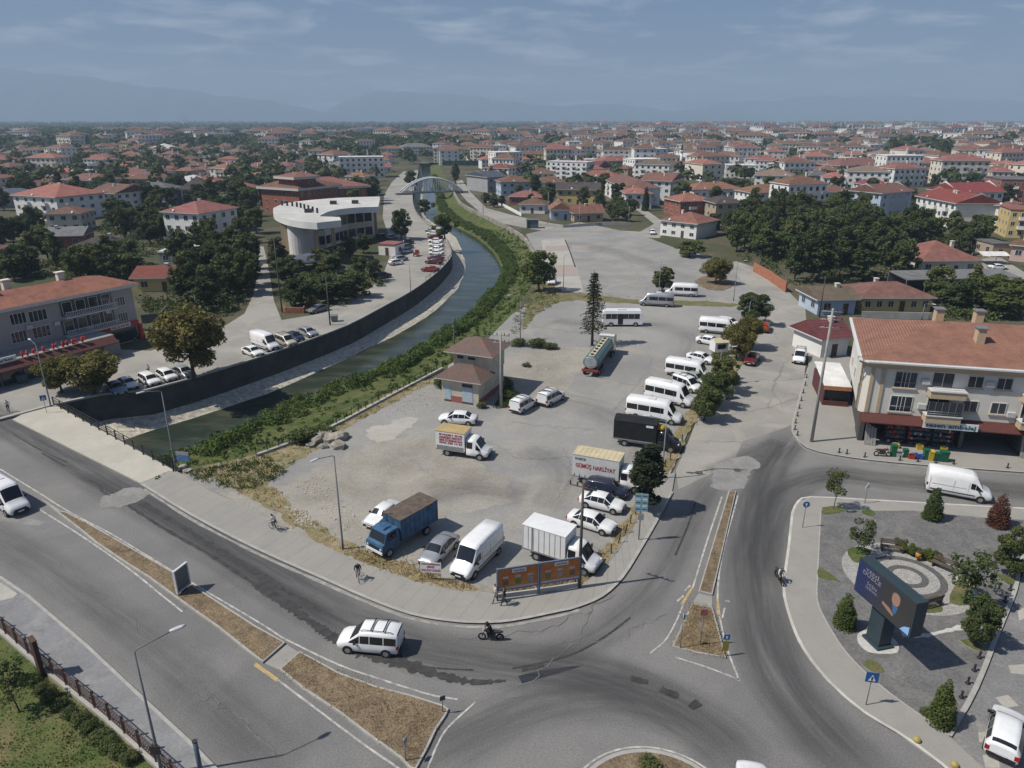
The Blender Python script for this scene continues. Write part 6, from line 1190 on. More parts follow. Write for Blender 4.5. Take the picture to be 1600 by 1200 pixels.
# midibus
a, b_ = G(948, 508, LOT), G(995, 508, LOT); c = (a + b_) / 2; o = thing('midibus', 'white and black midibus with open door in the middle of the lot', 'bus', c, math.atan2(b_.y - a.y, b_.x - a.x), gA); BUSY.append((c.x, c.y, 4))
bo = MB().loft([[(x, -1.1, zb), (x, 1.1, zb), (x, 1.1, zt - .5), (x, 1.0, zt), (x, -1.0, zt), (x, -1.1, zt - .5)] for x, zb, zt in ((-3.55, .6, 2.75), (-3.4, .4, 2.9), (3.2, .38, 2.9), (3.5, .42, 2.7), (3.58, .5, 1.6))], True, True).build('body', PT['white'], o)
for y in (-1, 1):
    for k in range(6): MB().box(-3.1 + k * 1.02, -2.14 + k * 1.02, y * 1.1 - .012, y * 1.1 + .012, 1.45, 2.38).build('side_window', M_cglass, bo)
MB().box(-.9, .0, -1.115, -1.09, .45, 2.4).build('door', M_trim, bo); panel(bo, 'windscreen', [(3.57, -1.02, 1.6), (3.57, 1.02, 1.6), (3.5, .95, 2.6), (3.5, -.95, 2.6)], .03, None, .03); MB().box(-1.0, .6, -.5, .5, 2.9, 3.05).build('roof_unit', M_frame, bo)
for x in (-2.1, 2.3):
    for y in (-1, 1): wheel(o, x, y * 1.0, .4, .26); MB().disc((x, y * 1.06, .4), (0, y, 0), .48, .46, .05, 14).build('wheel_arch', M_trim, o)
# trailer kiosk and tricycle
o = thing('trailer_kiosk', 'small cream trailer kiosk beside the roadside trees', 'kiosk', G(1122, 552, LOT), rad(10), gA); MB().loft([[(x, -1, .5), (x, 1, .5), (x, 1, 2.1), (x, 0, 2.55), (x, -1, 2.1)] for x in (-1.1, 1.1)], True, True).build('body', MATS['paint_white'], o); MB().loft([[(x, -1.1, 2.08), (x, 0, 2.6), (x, 1.1, 2.08)] for x in (-1.2, 1.2)], False, False).build('roof', M_cream, o); MB().box(-.7, .7, -1.03, -1.0, 1.0, 1.8).build('hatch', M_trim, o)
for y in (-.9, .9): wheel(o, 0, y, .3, .18)
o = thing('cargo_tricycle', 'small red cargo tricycle on the lane beside the hall', 'tricycle', G(651, 400), rad(80)); MB().box(-1.2, .1, -.6, .6, .5, 1.0).build('cargo_tub', PT['red'], o); MB().loft([[(x, -.5, .4), (x, .5, .4), (x, .45, z_), (x, -.45, z_)] for x, z_ in ((.15, 1.6), (.9, 1.6), (1.3, .9))], True, True).build('cab', PT['red'], o)
for x, y in ((-.8, -.55), (-.8, .55), (1.1, 0)): wheel(o, x, y, .28, .15)
# ---------------------------------------------------------------- near trees and shrubs
def T(key, px, py, h, w, label, group=None, z=0.0, **k): return tree(key, G(px, py, z), h, w, label, group, z=z, **k)
T('plane', 303, 592, 11.6, 11, 'big yellowing plane tree above the river wall'); T('plane', 97, 613, 5.4, 6.2, 'smaller of two plane trees at the bridge corner'); T('plane', 148, 615, 6.2, 8, 'wider of two plane trees at the bridge corner')
T('near_pine', 1008, 800, 7.2, 4.9, 'dense dark evergreen beside the direction sign'); T('near_round', 1100, 657, 5.0, 4.6, 'roadside tree nearest the lamp in the row beside the minibuses', 'roadside trees'); T('near_round', 1114, 637, 5.4, 5, 'second roadside tree beside the minibuses', 'roadside trees'); T('near_round', 1132, 613, 5.6, 5, 'third roadside tree, beside the waste container', 'roadside trees'); T('near_round', 1126, 597, 4.8, 4.2, 'fourth roadside tree, behind the saloon row', 'roadside trees')
T('plane', 1150, 562, 6.2, 5, 'brownish roadside tree next to the trailer kiosk', 'roadside trees'); T('plane', 1166, 545, 6, 5, 'brownish roadside tree near the orange-red hatchback', 'roadside trees'); T('near_round', 1177, 507, 6.4, 7.5, 'wide bright tree at the bend of the side road', 'roadside trees')
T('spruce', 925, 540, 12.6, 5.4, 'tall sparse spruce standing alone in the lot'); T('round_light', 842, 456, 9.8, 8.4, 'tall light green tree at the left corner of the upper lot'); T('round_dark', 1034, 457, 5.8, 6.2, 'round dark tree on the border of the two lots'); T('plane', 1118, 444, 6.4, 7, 'yellowing tree on the round soil island'); T('round_mid', 1077, 402, 4.8, 9.5, 'wide low tree beside the white workshop')
T('round_dark', 627, 374, 10, 9, 'dark tree between the hall and the riverside lane'); T('round_mid', 695, 374, 9, 9, 'tree overhanging the row of parked cars by the river'); T('round_mid', 664, 336, 7, 8, 'tree beside the river just below the footbridge'); T('round_mid', 640, 290, 9, 10, 'tree at the left end of the footbridge'); T('tall_mid', 712, 287, 12, 8, 'light green poplar at the right end of the footbridge')
T('cypress', 1212, 388, 15.6, 4.6, 'tall dark cypress left of the wood'); T('tall_dark', 1278, 440, 13, 9, 'tall dark tree nearest the road at the edge of the wood'); T('tall_dark', 437, 428, 9, 7, 'dark tree left of the white round tower', busy=False)
for x, y, h, w, l in ((470, 478, 6, 8, 'broad tree left of the pole in the hall garden'), (520, 472, 6, 9, 'broad dark tree right of the pole in the hall garden'), (556, 464, 6, 8, 'dark tree at the right end of the hall garden'), (586, 440, 5.5, 5, 'small upright tree by the hall car park'), (545, 402, 6, 6, 'dark tree in front of the hall columns'), (568, 396, 6, 6, 'dark tree below the hall glass front'), (530, 412, 5, 5, 'dark bushy tree beside the hall columns'), (448, 445, 7, 6, 'dark tree beside the tall pole at the lane')): T('round_dark', x, y, h, w, l, busy=False)
T('thuja', 1455, 813, 3.7, 2.0, 'light green cone-shaped thuja by the park kerb'); T('rust', 1557, 823, 3.7, 2.2, 'withered rust-brown thuja at the right of the park'); T('thuja', 1316, 981, 3.3, 1.9, 'green thuja left of the screen in the park'); T('thuja', 1467, 1131, 3.7, 1.8, 'pale thuja in the lower corner of the park'); T('bush', 1450, 1120, .9, 1.2, 'low bush at the foot of the pale thuja')
T('young', 1302, 797, 4.3, 2.0, 'thin half bare young tree in the corner of the park'); T('young', 1338, 868, 3.3, 2.3, 'young tree on the lawn patch left of the round plaza'); T('young', 1505, 942, 4.4, 3.3, 'leafy young tree right of the round plaza'); T('near_round', 1523, 1008, 4.3, 3.0, 'small round tree at the park edge by the bollards'); T('near_round', 1575, 903, 5.0, 3.0, 'small tree at the right edge of the park')
for k, (x, y) in enumerate(((1406, 857), (1424, 867), (1444, 873), (1463, 877))): T('box', x, y, 1.15, 1.25, ['leftmost clipped box shrub by the bench', 'box shrub left of the orange litter bin', 'box shrub right of the orange litter bin', 'rightmost clipped box shrub by the slatted bench'][k], 'clipped box shrubs', .15)
T('bush', 1012, 1203, 1.2, 1.7, 'green bush in the middle of the roundabout', z=.2); T('young', 30, 1112, 3.4, 2.2, 'young staked tree on the lawn in the lower left corner', z=.16)
for k in range(11):
    f = k / 10; px, py = 52 + 150 * f, 1068 + 122 * f; T('bush', px, py, R.uniform(.7, 1.0), R.uniform(1.1, 1.6), 'low hedge bush along the lattice fence', 'hedge bushes along the lattice fence', .16, busy=False)
for x, y, h, w, l in ((810, 540, 1.6, 3.4, 'left of the low bushes above the rubble ground'), (838, 542, 1.9, 4, 'middle of the low bushes above the rubble ground'), (858, 545, 1.4, 3.2, 'right of the low bushes above the rubble ground'), (795, 622, 1.6, 3.2, 'bush in the shade right of the transformer house'), (752, 638, 1.2, 1.6, 'small bush at the corner of the transformer house'), (690, 606, 1.8, 3, 'bush at the left wall of the transformer house'), (470, 690, 2.2, 4.2, 'dark bush beside the boulders'), (505, 678, 1.4, 3, 'bush between the boulders and the river'), (823, 573, .8, 1.6, 'small bush on the rubble ground')): T('bush', x, y, h, w, l, 'wild bushes round the lot', z=.05)
# river bank growth, one mass
rng = np.random.default_rng(21); blobs = []; small = []
for i in range(5, 84):
    a_, c_ = wrgt[i], rb[i]; seg = (c_ - a_).length; sp = (rb[min(i + 1, len(rb) - 1)] - rb[i - 1]).length
    for k in range(int(44 if i < 40 else 12)):
        f = rng.uniform(.10, .42) if k < 18 else rng.uniform(.35, .98); j = rng.uniform(-.5, .5); q = a_.lerp(c_, f); dv = (wrgt[min(i + 1, len(wrgt) - 1)] - wrgt[i]) * j; hgt = rng.uniform(.45, 1.3) * (.55 if f < .16 else 1.0 if f < .42 else .36)
        blobs.append((q.x + dv.x, q.y + dv.y, bank_z(f) + hgt * .45, hgt))
P, N = blob_points(blobs, 170000, rng, .6, .8); n_b = len(P)
o = put('bank_shrubs', quad_mesh('bank_shrubs', leaf_quads(P, N, .36, rng), [L_bank])); kind(o, 'stuff'); o['label'] = 'lush green reeds and shrubs on the right river bank'; o['category'] = 'shrubs'
def tufts(polys, n, hmin, hmax, m_, name, label, z):
    Ps = []
    for s in polys:
        q = [(p.x, p.y) for p in pts(s)]; x0, x1 = min(a for a, _ in q), max(a for a, _ in q); y0, y1 = min(b for _, b in q), max(b for _, b in q); c = 0
        while c < n:
            cx, cy = rng.uniform(x0, x1), rng.uniform(y0, y1); c += 1
            if inside((cx, cy), q):
                m2 = rng.integers(4, 14); Ps.append(np.stack([cx + rng.normal(0, .22, m2), cy + rng.normal(0, .22, m2), np.full(m2, z)], 1))
    P = np.concatenate(Ps); n2 = len(P); h = rng.uniform(hmin, hmax, (n2, 1)); d = rng.normal(0, 1, (n2, 2)); d /= np.linalg.norm(d, axis=1, keepdims=True); lean = rng.normal(0, .35, (n2, 2)) * h
    w = .035 * (1 + h); B = np.concatenate([d * w, np.zeros((n2, 1))], 1); up = np.concatenate([lean, h], 1)
    V = np.stack([P - B, P + B, P + up + B * .25, P + up - B * .25], 1); o = put(name, quad_mesh(name, V, [m_])); kind(o, 'stuff'); o['label'] = label; o['category'] = 'grass'; return o
VG = ['300,742 345,752 430,802 470,830 540,868 560,855 520,835 455,795 440,770 420,748 400,725 330,730', '540,868 590,889 660,912 735,926 740,915 690,905 640,880 560,855', '905,916 950,880 992,818 1040,750 1068,695 1052,685 1030,740 990,790 950,850 920,885', '1068,695 1095,645 1135,608 1162,565 1185,520 1170,520 1140,560 1105,600 1075,645 1052,685', '842,440 880,455 930,460 1146,474 1150,480 990,475 870,474 838,492 824,512', '785,920 905,900 905,917 785,932']
tufts(VG, 520, .07, .24, L_straw, 'dry_grass_tufts', 'dry straw-coloured grass along the lot edges', .085)
tufts(['330,727 420,748 500,700 545,668 610,632 690,592 640,600 505,672 400,712', '842,440 880,455 870,474 838,492 824,512 800,530 800,500', '785,620 790,590 800,600 800,635 770,640', '280,742 420,712 450,742 380,770'], 800, .10, .3, L_bank, 'weed_tufts', 'green weeds between the lot and the river', .07)
tufts(['105,802 270,895 400,980 411,1036 285,943 125,828', '469,1022 587,1075 700,1110 650,1200 437,1048', '1080,946 1113,951 1134,1030 1050,1012'], 420, .03, .10, L_straw, 'island_grass', 'short parched grass on the traffic islands', .168)
tufts(['-80,945 0,1000 190,1150 240,1215 -100,1215'], 1500, .05, .14, L_lite, 'lawn_grass', 'uneven blades of the corner lawn', .162)
# boulders and rubble
M_rock = mat('boulder_stone', (0.36, 0.325, 0.27), .95, var=.2, scale=1.2, bump=.6, bscale=5, rnd=.15)
def boulder(p, r, label, group, sq=.7):
    b = bmesh.new(); bmesh.ops.create_icosphere(b, subdivisions=2, radius=r)
    sd = R.random() * 50
    for v in b.verts:
        d = v.co.normalized(); k = 1 + .28 * math.sin(d.x * 3 + sd) * math.cos(d.y * 4 - sd) + .15 * math.sin(d.z * 7 + sd * 2); v.co = Vector((d.x * r * k * 1.2, d.y * r * k, d.z * r * k * sq))
    me = bpy.data.meshes.new('boulder'); b.to_mesh(me); b.free(); me.materials.append(M_rock); o = put('boulder', me, None, p + Vector((0, 0, r * .35)), R.uniform(0, 6)); tag(o, label, 'boulder', group)
for k, (x, y, r, l) in enumerate(((496, 690, .9, 'flat slab-like boulder at the left of the heap'), (507, 683, .8, 'orange-tinted boulder on top of the heap'), (516, 690, .75, 'boulder in the centre of the heap'), (530, 687, .95, 'large grey boulder at the right of the heap'), (528, 700, .8, 'boulder in front at the right of the heap'), (505, 700, .5, 'small boulder at the front of the heap'), (486, 698, .5, 'pale boulder leaning at the left front of the heap'), (287, 733, .5, 'stone at the foot of the bridge lamp'), (293, 738, .4, 'small stone beside the bridge railing end'))): boulder(G(x, y), r, l, 'boulder heap by the river')
Vr = []; rbm = MB()
for _ in range(900):
    poly = R.choice(('540,640 700,600 700,640 600,655', '460,760 500,740 560,800 540,835 500,810', '560,840 660,860 640,885 560,860', '800,560 900,550 900,600 810,610', '440,790 480,800 500,830 460,820')); q = pts(poly); p = q[0].lerp(q[1], R.random()).lerp(q[3].lerp(q[2], R.random()), R.random()); s_ = R.uniform(.03, .11); M_ = Matrix.Translation((p.x, p.y, .08)) @ Matrix.Rotation(R.uniform(0, 6), 4, 'Z') @ Matrix.Rotation(R.uniform(-.5, .5), 4, 'X'); rbm.box(-s_, s_, -s_ * .7, s_ * .7, -s_ * .3, s_ * .5, 0, M_)
o = rbm.build('rubble', mat('rubble_stone', (0.46, 0.42, 0.35), .95, var=.15, scale=2)); kind(o, 'stuff'); o['label'] = 'scattered broken stones on the lot'; o['category'] = 'rubble'
# ---------------------------------------------------------------- railings and fences
M_rail = mat('black_rail', (0.025, 0.025, 0.027), .5, var=.1)
rl = thing('bridge_railing', 'black steel railing along the edge of the bridge pavement', 'railing'); bl = (br_b - br_a).length
post_me = MB().box(-.06, .06, -.06, .06, 0, 1.15).mesh('post', M_rail)
for k in range(15): put('post', post_me, rl, br_a.lerp(br_b, k / 14) + br_n * .25 + Vector((0, 0, .16)), math.atan2(br_d.y, br_d.x))
for z in (.35, .6, .85, 1.2): MB().tube([br_a + br_n * .25 + Vector((0, 0, .16 + z)), br_b + br_n * .25 + Vector((0, 0, .16 + z))], .045, 6).build('rail', M_rail, rl)
wf = thing('river_fence', 'thin dark railing on top of the river wall', 'fence'); pl = [p + Vector((0, 0, .3)) for p in lw[22:62]]; fme = MB().box(-.04, .04, -.04, .04, 0, .95).mesh('post', M_rail)
for p in resample(pl, 60): put('post', fme, wf, p)
for z in (.5, .92): MB().tube([p + Vector((0, 0, z)) for p in pl], .03, 5).build('rail', M_rail, wf)
lf = thing('lattice_fence', 'brown lattice fence on a low kerb around the corner lawn', 'fence'); fl = pts('-40,955 0,985 67,1044 170,1127 250,1199 300,1245', .13); M_lat = mat('fence_brown', (0.10, 0.055, 0.042), .7, var=.1)
MB().loft([[p + Vector((-.25, -.1, 0)) for p in fl], [p + Vector((-.25, -.1, .3)) for p in fl], [p + Vector((.1, .1, .3)) for p in fl], [p + Vector((.1, .1, 0)) for p in fl]], False, False).build('base_kerb', M_kerb, lf)
fp = resample(fl, 17); pme = MB().box(-.06, .06, -.06, .06, 0, 1.35).mesh('post', M_lat)
for p in fp: put('post', pme, lf, p + Vector((0, 0, .28)))
lat = MB()
for a_, c_ in zip(fp, fp[1:]):
    d = c_ - a_; n = 7
    for k in range(-3, n):
        for s_ in (0, 1):
            t0, t1 = k / n, (k + 3.6) / n; z0, z1 = (.4, 1.35) if s_ else (1.35, .4)
            if t0 < 0: z0 = z0 + (z1 - z0) * (-t0) / (t1 - t0); t0 = 0
            if t1 > 1: z1 = z0 + (z1 - z0) * (1 - t0) / (t1 - t0); t1 = 1
            lat.tube([a_ + d * t0 + Vector((0, 0, z0)), a_ + d * t1 + Vector((0, 0, z1))], .012, 4, 0, False, False)
kind(lat.build('lattice', M_lat, lf), 'stuff')
for z in (.4, 1.38): MB().tube([p + Vector((0, 0, z)) for p in fp], .035, 5).build('rail', M_lat, lf)
dr = thing('drain_wall', 'low concrete wall of the old drain along the river bank', 'wall'); dl = pts('400,713 450,695 500,677 540,657 620,614 690,577'); MB().loft([[p + Vector((0, 0, -.6)) for p in dl], [p + Vector((0, 0, .35)) for p in dl], [p + Vector((.25, -.25, .35)) for p in dl], [p + Vector((.25, -.25, 0)) for p in dl]], False, False).build('wall_run', WM['conc'], dr)
for p in resample(dl, 26): put('post', fme, dr, p + Vector((.1, -.1, .3)))
MB().tube([p + Vector((.1, -.1, 1.2)) for p in dl], .03, 5).build('rail', M_rail, dr)
lf2 = thing('broken_fence', 'rusty broken wire fence along the roadside verge', 'fence'); fl2 = resample(pts('1072,692 1055,720 1036,748 1003,800 985,835 955,880 925,905 908,915'), 18)
for p in fl2: o = put('post', fme, lf2, p + Vector((-.4, .2, .08))); o.rotation_euler = (R.uniform(-.15, .15), R.uniform(-.2, .2), 0)
MB().tube([p + Vector((-.4, .2, .8)) for p in fl2], .018, 4).build('wire', M_rail, lf2)
# ---------------------------------------------------------------- poles, lamps, signs
M_conp = mat('concrete_pole', (0.34, 0.33, 0.31), .9, var=.1); M_wood = mat('weathered_pole', (0.115, 0.10, 0.085), .9, var=.15); M_pole = mat('painted_pole', (0.19, 0.20, 0.21), .6, var=.1); M_lamp = mat('lamp_shell', (0.55, 0.56, 0.57), .4, var=.05)
def lamp(px, py, ptop, label, arm=(1, 0), z=0.0, h=None, L=1.6, p=None):
    p = p or G(px, py, z); h = h or top_z(p.y, ptop) - z; o = thing('street_lamp', label, 'street lamp', p, 0, 'street lamps'); a = Vector((*arm, 0)).normalized()
    MB().tube([(0, 0, 0), (0, 0, .9), (0, 0, h - .4)], [.11, .09, .05], 8).build('pole', M_pole, o); MB().tube([Vector((0, 0, h - .42)), Vector((0, 0, h - .3)) + a * .15, Vector((0, 0, h)) + a * L], .035, 6).build('arm', M_pole, o)
    hd = MB().loft([[a * x + Vector((-a.y, a.x, 0)) * math.cos(k * .785) * w_ + Vector((0, 0, h + .03 + .07 * math.sin(k * .785))) for k in range(8)] for x, w_ in ((L - .1, .06), (L + .1, .15), (L + .5, .16), (L + .75, .05))], True, True, 0, True).build('lamp_head', M_lamp, o); return o
lp = lamp(0, 0, 0, 'tall street lamp with long angled arm in the lower left foreground', (.72, .55), .13, 9.0, 1.9, Vector((-19.9, 30.1, .13)))
MB().box(-.3, .3, -.04, .0, 1.6, 2.2).build('small_sign', M_dk, lp, (0, -.12, 0))
lamp(275, 735, 606, 'street lamp at the right end of the bridge railing', (-.7, -.7), .14); lamp(80, 637, 535, 'street lamp at the left end of the bridge railing', (-.6, .5)); lamp(536, 858, 706, 'dark lamp post on the dry verge beside the pavement', (-.6, -.8), .08); lamp(1034, 748, 652, 'street lamp behind the dark evergreen', (-1, .2), .08); lamp(642, 458, 412, 'street lamp on the river wall near the red cars', (-.8, .3)); lamp(880, 458, 400, 'lamp post on the paved strip of the upper lot', (.3, .9), .07); lamp(1029, 462, 405, 'lamp post beside the round dark tree', (.3, .9), .07); lamp(1146, 470, 408, 'lamp post at the right end of the upper lot', (.9, .3), .07); lamp(813, 532, 460, 'lamp post by the bank at the left of the lot', (-.9, -.3)); lamp(1168, 510, 468, 'lamp post beside the bend of the side road', (.9, .2), .07); lamp(1122, 600, 543, 'lamp post between the roadside trees', (.9, .2), .07); lamp(1440, 500, 472, 'short lamp behind the roof of the corner building', (.3, -.9))
def upole(px, py, ptop, label, m_=None, arms=1, z=0.0, r=.15, ad=(1, .15), tr=False):
    p = G(px, py, z); h = top_z(p.y, ptop) - z; o = thing('utility_pole', label, 'utility pole', p, 0, 'utility poles'); m_ = m_ or M_wood
    MB().tube([(0, 0, 0), (0, 0, h)], [r, r * .6], 8).build('pole', m_, o); a = Vector((*ad, 0)).normalized()
    for k in range(arms):
        zz = h - .35 - k * .9; c = MB().tube([Vector((0, 0, zz)) - a * 1.1, Vector((0, 0, zz)) + a * 1.1], .06, 5).build('crossarm', m_, o)
        for s_ in (-1, -.45, .45, 1): MB().tube([Vector((0, 0, zz + .05)) + a * s_ * 1.05, Vector((0, 0, zz + .3)) + a * s_ * 1.05], [.05, .07], 6).build('insulator', M_dk, c)
    if tr: MB().box(-.45, .45, -.7, -.2, h * .55, h * .55 + .9).build('transformer', M_steel, o)
    return o
upole(905, 918, 755, 'dark utility pole with slanted crossarm at the corner billboards', arms=1, ad=(-.9, .5), z=.08); upole(783, 637, 520, 'pale concrete pole with crossarms right of the transformer house', M_conp, 2, z=.07, r=.2, ad=(1, -.2)); upole(711, 583, 508, 'dark pole with crossarm behind the transformer house', arms=1); upole(1268, 690, 482, 'tall weathered pole on the pavement left of the corner building', M_conp, 3, z=.12, r=.2, ad=(.9, -.3)); upole(516, 508, 432, 'utility pole at the hall garden above the river wall', arms=1); upole(441, 488, 372, 'tall utility pole beside the side lane to the left of the hall', arms=2); upole(1280, 495, 432, 'utility pole next to the blue and white house', arms=1); upole(308, 487, 453, 'small pole in front of the left tree clump', M_conp, 1); upole(856, 352, 300, 'thin pole in front of the cottages', M_conp, 0, r=.12); upole(905, 352, 318, 'thin pole left of the ochre cottage', M_conp, 0, r=.12); upole(982, 350, 322, 'thin pole on the village green', M_conp, 0, r=.12); upole(755, 334, 285, 'thin pole beside the dirt lane', M_conp, 0, r=.12); upole(1505, 398, 362, 'thin pale pole by the red-roofed single-storey house', M_conp, 1, r=.12)
o = thing('steel_post', 'thick grey-blue steel post cut by the bottom edge near the left lamp', 'post', G(304, 1158, 3.2) * Vector((1, 1, 0))) if False else None
pp = G(304, 1158, 3.2); o = thing('steel_post', 'thick grey-blue steel post cut by the bottom edge near the left lamp', 'post', (pp.x, pp.y, .13)); MB().tube([(0, 0, 0), (0, 0, 3.05)], .13, 10).build('pole', mat('bluish_post', (0.10, 0.14, 0.18), .5), o); MB().tube([(0, 0, 3.05), (0, 0, 3.1)], .15, 10).build('cap', M_dk, o)
M_sb = mat('sign_blue', (0.02, 0.10, 0.30), .5, var=.03); M_sw = MATS['sign_white']; M_sgn = mat('sign_back', (0.30, 0.31, 0.32), .6, var=.05)
def sign(px, py, h, label, shape, m_, rz=0.0, size=.6, z=.14, plate2=None, mark=None):
    p = G(px, py, z); o = thing('road_sign', label, 'road sign', p, rz); MB().tube([(0, 0, 0), (0, 0, h)], .035, 6).build('post', M_steel, o)
    if shape == 'round': q = MB().disc((0, -.06, h - size / 2), (0, 1, 0), size / 2, size / 2, .03, 20)
    elif shape == 'square': q = MB().box(-size / 2, size / 2, -.06, -.03, h - size, h)
    else: s_ = 1 if shape == 'tri' else -1; q = MB().loft([[(x * size / 2, yy, h - size / 2 + s_ * zz * size / 2) for x, zz in ((-1, -.8), (1, -.8), (0, .9))] for yy in (-.06, -.03)], True, True)
    pl_ = q.build('sign_plate', m_, o)
    if mark == 'cross':
        MB().add([(-.22, -.066, h - size * .85), (.22, -.066, h - size * .85), (0, -.066, h - size * .2)], [(0, 1, 2)]).build('white_triangle', M_sw, pl_); MB().box(-.05, .05, -.072, -.068, h - size * .8, h - size * .42).build('walker_symbol', M_dk, pl_)
    if mark == 'arrow': MB().add([(-.05, -.068, h - size * .8), (.05, -.068, h - size * .8), (.05, -.068, h - size * .45), (.14, -.068, h - size * .45), (0, -.068, h - size * .2), (-.14, -.068, h - size * .45), (-.05, -.068, h - size * .45)], [(0, 1, 2, 3, 4, 5, 6)]).build('white_arrow', M_sw, pl_)
    return o
sign(73, 645, 2.4, 'blue pedestrian crossing sign on the bridge pavement', 'square', M_sb, .5, .7, mark='cross'); sign(1254, 824, 2.7, 'round blue direction sign at the park corner', 'round', M_sb, -.1, .6, mark='arrow'); sign(1353, 1101, 2.6, 'blue pedestrian crossing sign on the park pavement', 'square', M_sb, -.2, .75, mark='cross'); sign(1351, 786, 2.2, 'white triangular sign on the north kerb of the park', 'tri', M_sw, .2, .6)
sign(1063, 1012, 2.9, 'pair of road signs seen from behind at the left of the splitter island', 'yield', M_sgn, 2.9, .7, z=.17); so = sign(1132, 1022, 1.7, 'keep-right sign above a marker board at the tip of the splitter island', 'square', M_sb, 0, .42, z=.17, mark='arrow'); MB().box(-.22, .22, -.05, -.02, .3, 1.15).build('marker_board', mat('hazard_yellow', (0.30, 0.26, 0.05), .6), so)
so = sign(1094, 1008, 3.1, 'brown post with a small red and white sign on the splitter island', 'square', mat('sign_redwhite', (0.50, 0.16, 0.15), .6, var=.2), .1, .5, z=.17); sign(692, 1112, 1.3, 'small dark marker post at the corner of the median island', 'square', mat('marker_dark', (0.07, 0.085, 0.10), .6), .4, .35, z=.17); sign(634, 1188, 1.7, 'narrow sign post at the lower end of the median island', 'square', M_sgn, 1.2, .4, z=.17)
p = G(998, 843, .14); o = thing('direction_sign', 'pale blue double-panel direction sign on a tall post', 'road sign', p, -.12); h = top_z(p.y, 773); MB().tube([(0, 0, 0), (0, 0, h)], .06, 8).build('post', M_steel, o); M_dir = mat('panel_pale_blue', (0.30, 0.46, 0.52), .5, var=.06)
for x0, x1 in ((-.55, -.03), (.03, .55)):
    q = MB().box(x0, x1, -.1, -.07, h - 1.75, h).build('sign_panel', M_dir, o)
    for k in range(5): MB().box(x0 + .06, x1 - .06, -.106, -.101, h - .3 - k * .32, h - .16 - k * .32).build('print_line', M_sw if k % 2 else mat('print_teal', (0.06, 0.20, 0.26), .6), q)
MB().box(-.2, .3, -.1, -.07, h - 2.6, h - 2.0).build('lower_sign', M_sgn, o)
# orange billboards
bb0, bb1 = G(776, 940, .1), G(906, 919, .1); bex = (bb1 - bb0).normalized(); brz = math.atan2(bex.y, bex.x); BL = (bb1 - bb0).length; M_or = mat('poster_orange', (0.42, 0.115, 0.035), .6, var=.12, scale=1.1, col2=(0.50, 0.22, 0.05)); M_bf = mat('billboard_frame', (0.16, 0.20, 0.27), .5, var=.08)
for k in (0, 1):
    xa, xb = BL * k / 2 + .05, BL * (k + 1) / 2 - .05
    o = thing('billboard', ['left orange product billboard at the pavement corner', 'right orange product billboard beside the utility pole'][k], 'billboard', bb0, brz, 'orange billboards')
    MB().loft([[(x_, y_, z_) for x_, z_ in ((a0, b0), (a1, b0), (a1, b1), (a0, b1))] for a0, a1, b0, b1, y_ in ((xa, xb, .95, 2.95, .06), (xa, xb, .95, 2.95, -.06), (xa + .09, xb - .09, 1.04, 2.86, -.06), (xa + .09, xb - .09, 1.04, 2.86, .0))], True, False).build('frame', M_bf, o)
    q = MB().box(xa + .08, xb - .08, -.03, .02, 1.03, 2.87).build('poster', M_or, o); w_ = xb - xa
    MB().box(xa + .1, xb - .1, -.036, -.031, 1.05, 1.22).build('poster_strip', mat('poster_pale', (0.50, 0.47, 0.55), .6), q); lg = MB().box(xa + w_ * .36, xa + w_ * .70, -.04, -.031, 2.45, 2.78).build('logo_panel', M_sw, q)
    text('BİM AKTÜEL' if False else 'market', lg, (xa + w_ * .53, -.045, 2.61), (rad(90), 0, 0), .26, mat('logo_blue', (0.03, 0.09, 0.24), .6, var=0), .003, .006, width=w_ * .28)
    for i in range(3):
        xx = xa + w_ * (.2 + .3 * i); MB().box(xx - .22, xx + .22, -.036, -.031, 2.0, 2.18).build('price_tag', mat('poster_pink', (0.55, 0.42, 0.40), .6), q); MB().box(xx - .22, xx + .24, -.038, -.031, 1.4, 1.85).build('product_picture', [mat('pic_brown', (0.20, 0.12, 0.07), .7), mat('pic_green', (0.15, 0.19, 0.07), .7), mat('pic_grey', (0.32, 0.30, 0.28), .7)][(i + k) % 3], q)
    for x in (xa + .02, xb - .02): MB().box(x - .05, x + .05, .06, .14, -.1, 2.95).build('post', M_bf, o)
wall_line('billboard_wall', '778,937 840,929 903,919', .55, .15, WM['conc'], 'low stained wall under the orange billboards')
p = G(674, 907, .08); o = thing('banner_sign', 'white banner board with red lettering in front of the silver saloon', 'sign', p, rad(-6)); MB().box(-.85, .85, -.03, .0, .78, 1.72).build('board', M_sw, o)
for s_, zz, sz, w_ in (('EVDEN EVE ŞEHİRLERARASI', 1.56, .2, 1.5), ('MERKEZ', 1.3, .26, .62), ('NAKLİYAT DURAĞI', .98, .28, 1.55)): text(s_, o, (0, -.035, zz), (rad(90), 0, 0), sz, M_txr, .003, .006, width=w_)
for x in (-.75, .75): MB().tube([(x, .03, 0), (x, .03, 1.7)], .025, 6).build('post', M_steel, o)
a, b_ = G(277, 931, .17), G(298, 914, .17); o = thing('framed_board', 'empty framed display board standing on the median strip', 'display board', (a + b_) / 2, math.atan2(b_.y - a.y, b_.x - a.x)); w_ = (b_ - a).length / 2
